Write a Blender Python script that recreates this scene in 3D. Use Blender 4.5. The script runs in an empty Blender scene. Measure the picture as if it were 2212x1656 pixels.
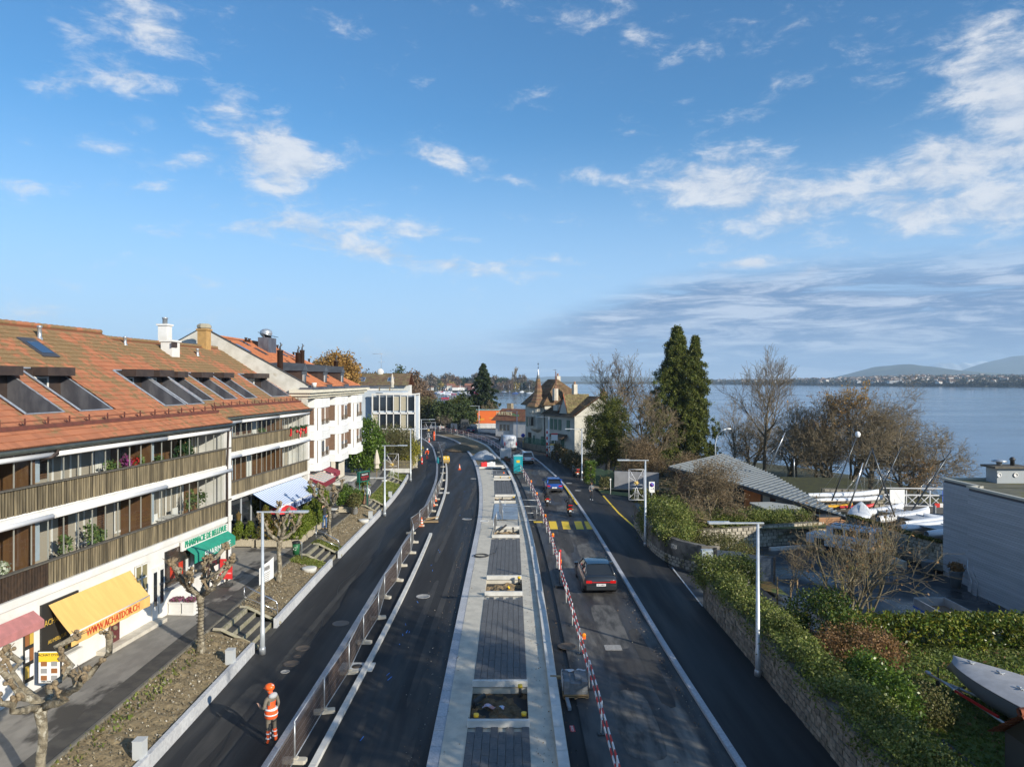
import bpy, math, random
import numpy as np
from mathutils import Vector, Matrix
R=math.radians
rnd=random.Random(7)
nr=np.random.RandomState(5)
SC=bpy.context.scene
COL=SC.collection
# ---------------------------------------------------------------- camera
F=1534.; CX=1106.; HZ=822.; CZ=11.5
cd=bpy.data.cameras.new('camera'); cam=bpy.data.objects.new('camera',cd); COL.objects.link(cam)
cam.location=(0,0,CZ); cam.rotation_euler=(R(90),0,0)
cd.sensor_width=36; cd.lens=36*F/2212.; cd.shift_y=-(828-HZ)/2212.; cd.clip_start=.3; cd.clip_end=80000
SC.camera=cam
# ---------------------------------------------------------------- light
SUN_EL=21.5; SUN_AZ=132.   # degrees; azimuth clockwise from +Y
SD=Vector((math.sin(R(SUN_AZ))*math.cos(R(SUN_EL)),math.cos(R(SUN_AZ))*math.cos(R(SUN_EL)),math.sin(R(SUN_EL))))
sl=bpy.data.lights.new('sun','SUN'); sl.energy=5.0; sl.angle=R(.55); sl.color=(1,.915,.77)
so=bpy.data.objects.new('sun',sl); COL.objects.link(so); so.rotation_euler=SD.to_track_quat('Z','Y').to_euler(); so.location=(30,-30,40)
W=bpy.data.worlds.new('World'); SC.world=W; W.use_nodes=True
SC.view_settings.view_transform='Standard'; SC.view_settings.look='None'; SC.view_settings.exposure=0.30; SC.view_settings.gamma=1
SC.view_settings.use_curve_mapping=False
SC.cycles.max_bounces=6; SC.cycles.transparent_max_bounces=12; SC.cycles.use_denoising=True
SC.cycles.diffuse_bounces=3; SC.cycles.glossy_bounces=3; SC.cycles.volume_bounces=1; SC.cycles.caustics_reflective=False; SC.cycles.caustics_refractive=False
class NB:
    def __init__(s,nt): s.nt=nt; s.N=nt.nodes; s.L=nt.links
    def n(s,t,**k):
        x=s.N.new(t)
        for a,b in k.items():
            if a[0]=='i': x.inputs[int(a[1:])].default_value=b
            else: setattr(x,a,b)
        return x
    def l(s,a,b): s.L.new(a,b)
    def m(s,op,a,b=None,c=None,clamp=False):
        x=s.N.new('ShaderNodeMath'); x.operation=op; x.use_clamp=clamp
        for i,v in enumerate((a,b,c)):
            if v is None: continue
            if isinstance(v,(int,float)): x.inputs[i].default_value=v
            else: s.L.new(v,x.inputs[i])
        return x.outputs[0]
    def mr(s,v,a,b,c=0.,d=1.,smooth=True):
        x=s.N.new('ShaderNodeMapRange'); x.interpolation_type='SMOOTHSTEP' if smooth else 'LINEAR'
        s.L.new(v,x.inputs[0])
        for i,q in enumerate((a,b,c,d)): x.inputs[i+1].default_value=q
        return x.outputs[0]
    def mix(s,f,a,b,blend='MIX'):
        x=s.N.new('ShaderNodeMix'); x.data_type='RGBA'; x.blend_type=blend
        for i,v in ((0,f),(6,a),(7,b)):
            if isinstance(v,(int,float)): x.inputs[i].default_value=v
            elif isinstance(v,(tuple,list)): x.inputs[i].default_value=(*v[:3],1)
            else: s.L.new(v,x.inputs[i])
        return x.outputs[2]
    def noise(s,vec,scale,detail=4,rough=.55,dist=0.):
        x=s.N.new('ShaderNodeTexNoise'); x.inputs['Scale'].default_value=scale; x.inputs['Detail'].default_value=detail
        x.inputs['Roughness'].default_value=rough; x.inputs['Distortion'].default_value=dist
        if vec is not None: s.L.new(vec,x.inputs['Vector'])
        return x.outputs['Fac']
    def mapv(s,vec,sc=(1,1,1),rot=(0,0,0),loc=(0,0,0)):
        x=s.N.new('ShaderNodeMapping'); x.inputs['Scale'].default_value=sc; x.inputs['Rotation'].default_value=rot; x.inputs['Location'].default_value=loc
        s.L.new(vec,x.inputs['Vector']); return x.outputs[0]
def build_world():
    nt=W.node_tree; nt.nodes.clear(); b=NB(nt)
    out=b.n('ShaderNodeOutputWorld'); bg=b.n('ShaderNodeBackground'); b.l(bg.outputs[0],out.inputs[0])
    sky=b.n('ShaderNodeTexSky'); sky.sky_type='NISHITA'; sky.sun_disc=False
    sky.sun_elevation=R(SUN_EL); sky.sun_rotation=R(SUN_AZ)
    sky.air_density=1.15; sky.dust_density=.35; sky.ozone_density=3.2; sky.altitude=380
    bg.inputs[1].default_value=.098
    tc=b.n('ShaderNodeTexCoord').outputs['Generated']
    sp=b.n('ShaderNodeSeparateXYZ'); b.l(tc,sp.inputs[0]); X,Y,Z=sp.outputs
    az=b.m('ARCTAN2',X,Y); el=b.m('ARCSINE',Z)
    # clouds: a puffy layer broken by fractal noise, placed by broad patches, and a low stratus bank
    warp=b.n('ShaderNodeCombineXYZ'); b.l(b.m('MULTIPLY',az,1.),warp.inputs[0]); b.l(b.m('MULTIPLY',el,2.3),warp.inputs[1])
    n1=b.noise(warp.outputs[0],5.5,9,.6,.25); n2=b.noise(b.mapv(warp.outputs[0],loc=(3.1,1.7,.4)),17.,8,.66,.3)
    nn=b.m('ADD',b.m('MULTIPLY',b.m('SUBTRACT',b.m('ADD',b.m('MULTIPLY',n1,.5),b.m('MULTIPLY',n2,.5)),.5),1.75),.5)
    def blob(x,y,wx,wy,amp,tilt=0.):
        a0=math.atan((x-1106)/F); e0=math.atan((HZ-y)/F*math.cos(a0))
        da=b.m('SUBTRACT',az,a0); de=b.m('SUBTRACT',el,e0)
        if tilt: de=b.m('SUBTRACT',de,b.m('MULTIPLY',da,tilt))
        q=b.m('ADD',b.m('POWER',b.m('DIVIDE',da,1.25*wx/F),2.),b.m('POWER',b.m('DIVIDE',de,1.2*wy/F),2.))
        return b.m('MULTIPLY',b.m('POWER',2.718,b.m('MULTIPLY',q,-1.)),amp)
    cov=None
    for p in [(1640,395,200,65,.34,-.15),(1700,480,110,50,.24,0),(1900,390,200,60,.30,.15),(2080,350,150,90,.34,.2),(2200,200,110,130,.30,0),(2060,445,150,40,.24,.1),(2180,440,120,50,.26,0),
              (590,330,105,60,.36,-.3),(620,385,60,45,.2,0),(560,490,70,26,.27,0),(690,505,130,26,.27,-.3),(900,560,240,17,.28,-.12),(860,495,110,20,.24,-.1),(1160,565,110,14,.22,0),
              (345,55,110,48,.28,.1),(270,168,60,32,.31,0),(140,185,70,22,.22,.2),(460,200,70,60,.15,-.8),(190,300,60,26,.18,0),(190,318,40,14,.2,0),(415,345,60,20,.2,.4),(340,405,60,14,.22,0),(20,405,60,16,.2,0),
              (960,345,60,20,.27,-.2),(1080,380,80,12,.15,-.3),(770,320,70,22,.16,0),(1310,390,90,18,.21,-.15),(1630,566,60,12,.26,0),(1250,598,110,10,.2,-.1),(1240,20,160,30,.14,0),(1560,100,160,50,.13,-.1),
              (90,690,190,22,.20,0),(465,448,20,8,.22,0),(395,505,60,10,.16,0)]:
        q=blob(*p); cov=q if cov is None else b.m('MAXIMUM',cov,b.m('ADD',q,b.m('MULTIPLY',cov,.35)))
    back=b.mr(Y,.45,-.2,0.,.16)
    cov=b.m('ADD',cov,back)
    dens=b.mr(b.m('ADD',nn,cov),.55,.93)
    dens=b.m('POWER',dens,1.25)
    # stratus bank towards the right horizon, in layers
    sv=b.n('ShaderNodeCombineXYZ'); b.l(az,sv.inputs[0]); b.l(b.m('MULTIPLY',el,7.),sv.inputs[1])
    s1=b.noise(sv.outputs[0],4.5,8,.6,.6); s2=b.noise(b.mapv(sv.outputs[0],loc=(5,2,0)),9.,7,.65,.5)
    e_top=b.m('ADD',b.mr(az,-.1,.30,.06,.150),b.m('MULTIPLY',b.m('SUBTRACT',s1,.5),.05))
    up=b.mr(b.m('SUBTRACT',el,e_top),-.035,.018,1.,0.)
    rightw=b.mr(b.m('ADD',az,b.m('MULTIPLY',s1,.16)),-.10,.22)
    lowl=b.m('MULTIPLY',b.mr(el,.0,.055,1.,0.),.75)
    bank=b.m('MULTIPLY',up,b.m('MAXIMUM',rightw,b.m('MULTIPLY',lowl,.45)))
    bank=b.m('MULTIPLY',bank,b.mr(b.m('ADD',s1,b.m('MULTIPLY',s2,.35)),.45,.60,.35,1.))
    # colours
    skc=b.mix(1.,sky.outputs[0],(.50,1.0,1.28),'MULTIPLY')
    pale=b.mix(b.mr(el,.0,.36,.86,0.),skc,(4.3,6.0,8.7))
    cl=b.mix(b.mr(n2,.35,.65),(4.4,5.1,6.2),(7.2,7.3,7.5))
    c1=b.mix(b.m('MULTIPLY',dens,.84),pale,cl)
    st=b.mix(b.mr(b.m('ADD',b.m('MULTIPLY',s2,.6),b.m('MULTIPLY',s1,.4)),.44,.60),(1.1,2.1,4.0),(4.9,5.6,6.8))
    st=b.mix(b.mr(el,.0,.03,.6,0.),st,(4.0,5.0,6.6))
    c2=b.mix(b.m('MULTIPLY',bank,.95),c1,st)
    b.l(c2,bg.inputs[0])
build_world()
# ---------------------------------------------------------------- geometry helpers
class G:
    def __init__(s): s.v=[]; s.f=[]; s.m=[]; s.sm=[]
    def add(s,vs,fs,mi=0,sm=False):
        o=len(s.v); s.v+= [tuple(p) for p in vs]; s.f+=[tuple(i+o for i in f) for f in fs]; s.m+=[mi]*len(fs); s.sm+=[sm]*len(fs); return s
    def box(s,c,d,rz=0,mi=0,rx=0,ry=0):
        hx,hy,hz=d[0]/2,d[1]/2,d[2]/2
        M=Matrix.Rotation(rz,3,'Z')@Matrix.Rotation(ry,3,'Y')@Matrix.Rotation(rx,3,'X')
        vs=[M@Vector((x,y,z))+Vector(c) for z in(-hz,hz) for x,y in((-hx,-hy),(hx,-hy),(hx,hy),(-hx,hy))]
        return s.add(vs,[(3,2,1,0),(4,5,6,7),(0,1,5,4),(1,2,6,5),(2,3,7,6),(3,0,4,7)],mi)
    def quad(s,*p,mi=0): return s.add(p,[tuple(range(len(p)))],mi)
    def slab(s,pts,th,mi=0):  # polygon (3d) given thickness along its normal
        P=[Vector(p) for p in pts]; n=(P[1]-P[0]).cross(P[2]-P[0]).normalized(); k=len(P)
        vs=P+[p-n*th for p in P]
        return s.add(vs,[tuple(range(k)),tuple(range(2*k-1,k-1,-1))]+[(i,k+i,k+(i+1)%k,(i+1)%k) for i in range(k)],mi)
    def prism(s,pts,z0,z1,mi=0):
        k=len(pts); vs=[(x,y,z0) for x,y in pts]+[(x,y,z1) for x,y in pts]
        return s.add(vs,[tuple(range(k-1,-1,-1)),tuple(range(k,2*k))]+[(i,(i+1)%k,k+(i+1)%k,k+i) for i in range(k)],mi)
    def tube(s,pts,r,n=6,mi=0,cap=True,sm=True):
        P=[Vector(p) for p in pts]; k=len(P); rs=r if isinstance(r,(list,tuple)) else [r]*k
        vs=[];
        for i,p in enumerate(P):
            d=(P[min(i+1,k-1)]-P[max(i-1,0)]); d=d.normalized() if d.length>1e-9 else Vector((0,0,1))
            a=Vector((0,0,1)) if abs(d.z)<.9 else Vector((1,0,0)); u=d.cross(a).normalized(); w=d.cross(u)
            for j in range(n):
                t=2*math.pi*j/n; vs.append(p+(u*math.cos(t)+w*math.sin(t))*rs[i])
        fs=[(i*n+j,(i+1)*n+j,(i+1)*n+(j+1)%n,i*n+(j+1)%n) for i in range(k-1) for j in range(n)]
        s.add(vs,fs,mi,sm)
        if cap and n>2:
            o=len(s.v)-len(vs); s.f+= [tuple(range(o,o+n)),tuple(range(o+(k-1)*n+n-1,o+(k-1)*n-1,-1))]; s.m+=[mi]*2; s.sm+=[False]*2
        return s
    def lathe(s,prof,c=(0,0,0),n=14,mi=0,sm=True):
        vs=[(c[0]+r*math.cos(2*math.pi*j/n),c[1]+r*math.sin(2*math.pi*j/n),c[2]+z) for r,z in prof for j in range(n)]
        k=len(prof)
        return s.add(vs,[(i*n+j,i*n+(j+1)%n,(i+1)*n+(j+1)%n,(i+1)*n+j) for i in range(k-1) for j in range(n)]+[tuple(range(n-1,-1,-1)),tuple(range((k-1)*n,k*n))],mi,sm)
    def ball(s,c,r,sc=(1,1,1),n=10,mi=0):
        pr=[(max(.001,math.sin(math.pi*i/(n//2+1))),-math.cos(math.pi*i/(n//2+1))) for i in range(n//2+2)]
        o=len(s.v); s.lathe([(a*r,b*r) for a,b in pr],(0,0,0),n,mi)
        for i in range(o,len(s.v)): x,y,z=s.v[i]; s.v[i]=(x*sc[0]+c[0],y*sc[1]+c[1],z*sc[2]+c[2])
        return s
    def wheel(s,c,r,w,axis='x',n=18,mi=0):
        o=len(s.v); s.lathe([(r*.6,-w/2),(r*.93,-w/2),(r,-w/2+.03),(r,w/2-.03),(r*.93,w/2),(r*.6,w/2)],(0,0,0),n,mi,False)
        for i in range(o,len(s.v)):
            x,y,z=s.v[i]; s.v[i]=(z+c[0],y+c[1],x+c[2]) if axis=='x' else (x+c[0],z+c[1],y+c[2])
        return s
    def grid(s,fn,nu,nv,mi=0,sm=True):
        vs=[fn(i/nu,j/nv) for j in range(nv+1) for i in range(nu+1)]
        return s.add(vs,[(j*(nu+1)+i,j*(nu+1)+i+1,(j+1)*(nu+1)+i+1,(j+1)*(nu+1)+i) for j in range(nv) for i in range(nu)],mi,sm)
    def mesh(s,name,mats):
        me=bpy.data.meshes.new(name); me.from_pydata(s.v,[],s.f)
        mats=mats if isinstance(mats,(list,tuple)) else [mats]
        for m in mats: me.materials.append(m)
        me.polygons.foreach_set('material_index',s.m); me.polygons.foreach_set('use_smooth',s.sm); me.update(); return me
def obj(name,g,mats=None,parent=None,loc=None,rz=0,kind=None,label=None,rot=None,scale=None):
    me=g.mesh(name,mats) if isinstance(g,G) else g
    o=bpy.data.objects.new(name,me); COL.objects.link(o)
    if parent: o.parent=parent
    if loc is not None: o.location=loc
    if rz: o.rotation_euler=(0,0,rz)
    if rot: o.rotation_euler=rot
    if scale: o.scale=scale if isinstance(scale,(tuple,list)) else (scale,)*3
    if kind: o['kind']=kind
    if label: o['label']=label
    return o
def tag(o,label,cat,group=None):
    o['label']=label; o['category']=cat
    if group: o['group']=group
    return o
def thing(name,label,cat,loc=(0,0,0),rz=0,group=None):
    o=bpy.data.objects.new(name,None); COL.objects.link(o); o.location=loc; o.rotation_euler=(0,0,rz); o.empty_display_size=.3
    return tag(o,label,cat,group)
KIDS={}
def dup(o,loc=None,rz=None,label=None,group=None,scale=None,parent=None,_top=True):
    c=o.copy(); COL.objects.link(c)
    if parent is not None: c.parent=parent
    if _top:
        if loc is not None: c.location=loc
        if rz is not None: c.rotation_euler=(c.rotation_euler[0],c.rotation_euler[1],rz)
        if label: c['label']=label
        if group: c['group']=group
        if scale is not None: c.scale=scale if isinstance(scale,(tuple,list)) else (scale,)*3
    for ch in list(kids(o)): dup(ch,parent=c,_top=False)
    return c
def kids(o): return [x for x in o.children]
def gp(x,y,z=0.):
    Y=(CZ-z)*F/(y-HZ); return ((x-CX)/F*Y,Y)
def at(x,y,Y): return ((x-CX)/F*Y,Y,CZ-(y-HZ)/F*Y)
def fastmesh(name,V,Fq,mats,mi=None,smooth=False):
    V=np.asarray(V,dtype=np.float32).reshape(-1,3); Fq=np.asarray(Fq,dtype=np.int32); k=Fq.shape[1]; n=Fq.shape[0]
    me=bpy.data.meshes.new(name); me.vertices.add(len(V)); me.vertices.foreach_set('co',V.ravel())
    me.loops.add(n*k); me.loops.foreach_set('vertex_index',Fq.ravel())
    me.polygons.add(n); me.polygons.foreach_set('loop_start',np.arange(0,n*k,k,dtype=np.int32)); 
    for m in (mats if isinstance(mats,(list,tuple)) else [mats]): me.materials.append(m)
    if mi is not None: me.polygons.foreach_set('material_index',np.asarray(mi,dtype=np.int32))
    if smooth: me.polygons.foreach_set('use_smooth',np.ones(n,dtype=bool))
    me.update(calc_edges=True); me.validate(); return me
def leafmesh(name,P,size,mats,asp=1.6,droop=0.,var=.4,mi=None,upb=0.):
    """leaf-sized quads at points P (n,3)"""
    P=np.asarray(P); n=len(P)
    a=nr.normal(size=(n,3)); a[:,2]-=droop; a/=np.linalg.norm(a,axis=1)[:,None]
    c=nr.normal(size=(n,3)); c[:,2]+=upb; b_=np.cross(a,c); b_/=np.linalg.norm(b_,axis=1)[:,None]+1e-9
    s=(size*(1+var*(nr.rand(n)*2-1)))[:,None]
    A=a*s*asp*.5; B=b_*s*.5
    V=np.stack([P-A,P+B,P+A,P-B],1).reshape(-1,3); Fq=np.arange(4*n).reshape(n,4)
    return fastmesh(name,V,Fq,mats,mi)
def text(body,size,mat,parent,loc,rot,name='lettering',ext=.004,ax='CENTER',sx=1.,top=None):
    cu=bpy.data.curves.new(name,'FONT'); cu.body=body; cu.size=size; cu.extrude=ext; cu.align_x=ax; cu.align_y='CENTER'; cu.resolution_u=2
    t=bpy.data.objects.new('t',cu); COL.objects.link(t)
    dg=bpy.context.evaluated_depsgraph_get(); me=bpy.data.meshes.new_from_object(t.evaluated_get(dg)); bpy.data.objects.remove(t)
    me.materials.clear(); me.materials.append(mat); me.name=name
    o=bpy.data.objects.new(name,me); COL.objects.link(o); o.parent=parent; o.location=loc; o.rotation_euler=rot; o.scale=(sx,1,1)
    return o
# ---------------------------------------------------------------- materials
MC={}
def mat(name,c,c2=None,rough=.8,sc=3.,det=5,bump=0.,bsc=None,metal=0.,lo=.35,hi=.65,rand=0.,island=0.,spec=None,stretch=(1,1,1),rough2=None,c3=None,sc3=.3,obj_coord=False,bdist=.02,coat=0.,fac3=(.5,.65)):
    if name in MC: return MC[name]
    m=bpy.data.materials.new(name); m.use_nodes=True; MC[name]=m; nt=m.node_tree; b=NB(nt); P=nt.nodes['Principled BSDF']
    P.inputs['Roughness'].default_value=rough; P.inputs['Metallic'].default_value=metal
    if spec is not None: P.inputs['Specular IOR Level'].default_value=spec
    if coat: P.inputs['Coat Weight'].default_value=coat; P.inputs['Coat Roughness'].default_value=.05
    vec=None
    if c2 or bump or rough2 or c3:
        vec=b.n('ShaderNodeTexCoord').outputs['Object'] if obj_coord else b.n('ShaderNodeNewGeometry').outputs['Position']
        if stretch!=(1,1,1): vec=b.mapv(vec,stretch)
    col=None
    if c2 is not None:
        f=b.mr(b.noise(vec,sc,det,.6),lo,hi); col=b.mix(f,c,c2)
        if rough2 is not None: b.l(b.mr(b.noise(vec,sc*.37,4),.4,.62,rough,rough2),P.inputs['Roughness'])
    if c3 is not None:
        f=b.mr(b.noise(vec,sc3,5,.6),fac3[0],fac3[1]); col=b.mix(f,col if col is not None else c,c3)
    if rand:
        oi=b.n('ShaderNodeObjectInfo').outputs['Random']; g=b.n('ShaderNodeHueSaturation'); b.l(b.m('ADD',b.m('MULTIPLY',b.m('SUBTRACT',oi,.5),2*rand),1.),g.inputs['Value'])
        if col is not None: b.l(col,g.inputs['Color'])
        else: g.inputs['Color'].default_value=(*c,1)
        col=g.outputs[0]
    if island:
        oi=b.n('ShaderNodeNewGeometry').outputs['Random Per Island']; g=b.n('ShaderNodeHueSaturation'); b.l(b.m('ADD',b.m('MULTIPLY',b.m('SUBTRACT',oi,.5),2*island),1.),g.inputs['Value'])
        b.l(b.m('ADD',b.m('MULTIPLY',b.m('SUBTRACT',b.m('FRACT',b.m('MULTIPLY',oi,17.)),.5),.04*min(1,island*3)),.5),g.inputs['Hue'])
        if col is not None: b.l(col,g.inputs['Color'])
        else: g.inputs['Color'].default_value=(*c,1)
        col=g.outputs[0]
    if col is not None: b.l(col,P.inputs['Base Color'])
    else: P.inputs['Base Color'].default_value=(*c,1)
    if bump:
        bp=b.n('ShaderNodeBump'); bp.inputs['Strength'].default_value=bump; bp.inputs['Distance'].default_value=bdist; b.l(b.noise(vec,bsc or sc*3,4,.6),bp.inputs['Height']); b.l(bp.outputs[0],P.inputs['Normal'])
    return m
def leafmat(name,cols,trans=.25,rough=.55):
    if name in MC: return MC[name]
    m=bpy.data.materials.new(name); m.use_nodes=True; MC[name]=m; nt=m.node_tree; b=NB(nt); P=nt.nodes['Principled BSDF']
    r=b.n('ShaderNodeValToRGB'); cr=r.color_ramp
    while len(cr.elements)<len(cols): cr.elements.new(.5)
    for i,c in enumerate(cols): cr.elements[i].position=i/(len(cols)-1); cr.elements[i].color=(*c,1)
    b.l(b.n('ShaderNodeNewGeometry').outputs['Random Per Island'],r.inputs[0])
    pos=b.n('ShaderNodeNewGeometry').outputs['Position']; ns=b.mr(b.noise(pos,.9,3),.3,.7,.72,1.3)
    g=b.n('ShaderNodeHueSaturation'); b.l(r.outputs[0],g.inputs['Color']); b.l(ns,g.inputs['Value'])
    b.l(g.outputs[0],P.inputs['Base Color']); P.inputs['Roughness'].default_value=rough; P.inputs['Specular IOR Level'].default_value=.3
    t=b.n('ShaderNodeBsdfTranslucent'); b.l(g.outputs[0],t.inputs[0]); mx=b.n('ShaderNodeMixShader'); mx.inputs[0].default_value=trans
    b.l(P.outputs[0],mx.inputs[1]); b.l(t.outputs[0],mx.inputs[2]); b.l(mx.outputs[0],nt.nodes['Material Output'].inputs[0]); return m
def glassmat(name,tint=(.93,.95,.95),refl=.04,rough=.02):
    if name in MC: return MC[name]
    m=bpy.data.materials.new(name); m.use_nodes=True; MC[name]=m; nt=m.node_tree; nt.nodes.clear(); b=NB(nt)
    o=b.n('ShaderNodeOutputMaterial'); t=b.n('ShaderNodeBsdfTransparent'); t.inputs[0].default_value=(*tint,1); g=b.n('ShaderNodeBsdfGlossy'); g.inputs['Roughness'].default_value=rough
    lw=b.n('ShaderNodeLayerWeight'); lw.inputs[0].default_value=.25; f=b.m('ADD',b.m('MULTIPLY',lw.outputs['Fresnel'],.22),refl,clamp=True)
    mx=b.n('ShaderNodeMixShader'); b.l(f,mx.inputs[0]); b.l(t.outputs[0],mx.inputs[1]); b.l(g.outputs[0],mx.inputs[2]); b.l(mx.outputs[0],o.inputs[0]); return m
GLASS=glassmat('window_glass'); 
DGLASS=mat('dark_glass',(.02,.025,.03),rough=.06,spec=.8)
BGLASS=mat('blue_glass',(.05,.09,.16),rough=.05,spec=.9)
WHITE=mat('white_paint',(.78,.77,.74),(.70,.68,.63),rough=.6,sc=1.2)
RENDER=mat('white_render',(.76,.74,.70),(.62,.60,.55),rough=.85,sc=.8,bump=.1,bsc=30,lo=.45,hi=.75)
CREAM=mat('cream_render',(.70,.66,.56),(.58,.54,.45),rough=.85,sc=.9,bump=.1,bsc=30)
GALV=mat('galvanised_steel',(.55,.58,.60),(.42,.45,.48),rough=.38,sc=6,metal=.6)
LAMPM=mat('lamp_metal',(.60,.64,.67),(.50,.54,.57),rough=.4,sc=4,metal=.35)
DKMET=mat('dark_metal',(.06,.06,.06),rough=.5,metal=.3)
COPPER=mat('brown_sheet_metal',(.085,.06,.048),(.055,.04,.035),rough=.55,sc=2,metal=.3)
ZINC=mat('weathered_zinc',(.20,.20,.22),(.11,.11,.13),rough=.45,sc=1.6,metal=.5,stretch=(1,1,.4))
BLACK=mat('black_plastic',(.015,.015,.016),rough=.5)
RED=mat('red_paint',(.62,.03,.03),rough=.45)
ORANGE=mat('orange_fluorescent',(.95,.16,.02),rough=.6)
YELLOW=mat('yellow_paint',(.85,.55,.03),rough=.5)
SIGNW=mat('sign_white',(.82,.82,.80),rough=.5)
CONC=mat('concrete',(.60,.555,.46),(.50,.465,.385),rough=.9,sc=2.2,bump=.25,bsc=25,c3=(.36,.35,.31),sc3=.35,fac3=(.55,.75))
CONCL=mat('pale_concrete',(.66,.65,.61),(.55,.54,.50),rough=.85,sc=2,bump=.15,bsc=30)
GRANITE=mat('granite',(.50,.51,.53),(.38,.39,.41),rough=.8,sc=14,bump=.15,rand=.09)
ASPH=mat('new_asphalt',(.017,.0172,.0182),(.029,.029,.030),rough=.62,spec=.38,sc=.9,bump=.35,bsc=60,c3=(.050,.048,.045),sc3=.5,rough2=.88,lo=.3,hi=.75,stretch=(1.6,.13,1),fac3=(.5,.72))
def asphalt_old():
    m=mat('worn_asphalt',(.036,.035,.036),(.065,.063,.061),rough=.5,spec=.4,sc=1.3,bump=.35,bsc=60,rough2=.9,c3=(.22,.21,.185),sc3=.25,fac3=(.53,.66),stretch=(1.6,.3,1)); return m
ASPO=asphalt_old()
FORE=mat('forecourt_asphalt',(.29,.27,.235),(.22,.205,.18),rough=.7,sc=1.6,bump=.25,bsc=50,rough2=.9,c3=(.06,.056,.05),sc3=.33,fac3=(.55,.62),stretch=(1.3,.6,1))
FORED=mat('dark_forecourt_band',(.05,.048,.045),(.085,.08,.07),rough=.7,sc=2,bump=.25,bsc=50)
ASPS=mat('parking_asphalt',(.03,.032,.036),(.055,.057,.06),rough=.25,sc=.8,bump=.2,bsc=40,rough2=.8,c3=(.10,.075,.05),sc3=.2,fac3=(.62,.75))
SOIL=mat('soil',(.27,.21,.12),(.19,.145,.08),rough=.95,sc=5,bump=.8,bsc=18,bdist=.06,c3=(.17,.17,.05),sc3=.5,fac3=(.66,.8))
SOILD=mat('dark_soil',(.10,.070,.040),(.055,.038,.022),rough=.95,sc=6,bump=.9,bsc=12,bdist=.08)
GRASS=mat('lawn_grass',(.13,.17,.03),(.075,.11,.02),rough=.9,sc=4,bump=.7,bsc=60,bdist=.05,c3=(.19,.15,.06),sc3=.9,fac3=(.6,.75))
WOOD=mat('grey_weathered_wood',(.23,.185,.11),(.135,.11,.068),rough=.85,sc=9,stretch=(1,1,.12),rand=.42,obj_coord=False)
WOODR=mat('wood_rail',(.13,.115,.09),(.085,.078,.065),rough=.85,sc=8)
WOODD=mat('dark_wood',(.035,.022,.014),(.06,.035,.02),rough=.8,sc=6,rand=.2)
WOODB=mat('brown_wood_panel',(.16,.085,.035),(.12,.06,.028),rough=.6,sc=4,stretch=(1,1,.2))
PALLET=mat('raw_timber',(.42,.29,.15),(.30,.20,.10),rough=.85,sc=5)
BARK=mat('bark',(.21,.18,.13),(.12,.10,.07),rough=.95,sc=6,bump=.5,bsc=14)
BARKG=mat('bark_with_lichen',(.20,.17,.11),(.13,.105,.06),rough=.95,sc=4,c3=(.28,.25,.07),sc3=1.3,fac3=(.55,.7))
PLANE=mat('plane_bark',(.30,.26,.185),(.15,.125,.085),rough=.95,sc=7,bump=1.,bsc=8,bdist=.09,c3=(.42,.39,.31),sc3=5,fac3=(.55,.62))
TWIG=mat('twigs',(.26,.205,.125),(.19,.15,.09),rough=.95,sc=3)
TWIGD=mat('dark_twigs',(.15,.12,.08),(.18,.145,.095),rough=.95,sc=3)
RUBBER=mat('tyre_rubber',(.02,.02,.02),rough=.8)
RIM=mat('wheel_rim',(.35,.35,.36),rough=.35,metal=.8)
SKIN=mat('skin',(.55,.33,.23),rough=.6)
HAIR=mat('hair',(.06,.04,.025),rough=.8)
LRED=mat('tail_light_red',(.55,.01,.01),rough=.15,coat=.6)
PLATE=mat('number_plate_white',(.8,.8,.8),rough=.4)
# ================================================================ GROUND, LAKE, HILLS
from mathutils import noise as mn
LZ=-3.
def curve(P,n=240):
    P=np.array(P,float); d=np.r_[0,np.cumsum(np.hypot(*np.diff(P,axis=0).T))]; t=np.linspace(0,d[-1],n)
    q=np.stack([np.interp(t,d,P[:,0]),np.interp(t,d,P[:,1])],1)
    for _ in range(3):
        w=q.copy(); 
        for k in range(4,n-4): w[k]=q[k-4:k+5].mean(0)
        q=w
    return q
B0=curve([(-10.6,-20),(-10.7,10),(-10.7,21),(-10.9,31),(-11.15,42.5),(-11.2,61.5),(-11.3,67),(-11.7,77),(-12.3,84),(-13,95),(-14,107),(-15.6,120),(-17.8,133),(-21,145),(-26,158),(-34,172),(-45,186)])
B1=curve([(-7.4,-20),(-7.4,10),(-7.45,21),(-7.4,29),(-7.6,42),(-7.75,54.4),(-7.95,65),(-8.8,81.7),(-10.2,96),(-11.6,107),(-14.1,125),(-16.8,137),(-21,152),(-28,167),(-38,182)])
B2=curve([(-5.8,-20),(-5.8,10),(-5.82,21),(-5.7,28),(-5.67,35),(-5.7,42),(-5.93,53.5),(-6.2,60),(-6.6,71.7),(-7.4,82),(-8.7,96),(-10.2,107),(-12.9,124),(-15.6,136),(-20,151),(-26.6,165),(-36,179)])
B3=curve([(-2.5,-20),(-2.5,10),(-2.52,21),(-2.6,27.6),(-2.64,32),(-2.7,42),(-2.8,58.8),(-3.2,70),(-3.76,80),(-4.8,94),(-6.14,107),(-8.67,124),(-10.9,136),(-14.6,147),(-20.5,159),(-27,168),(-35,177)])
B4=curve([(1.72,-20),(1.72,10),(1.7,21),(1.7,36),(1.58,49.6),(1.2,61.7),(.6,76.4),(.0,86),(-.82,97),(-2.1,106),(-4.1,123.6),(-6.5,134),(-10.7,147),(-17,160),(-24,169),(-33,179)])
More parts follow.
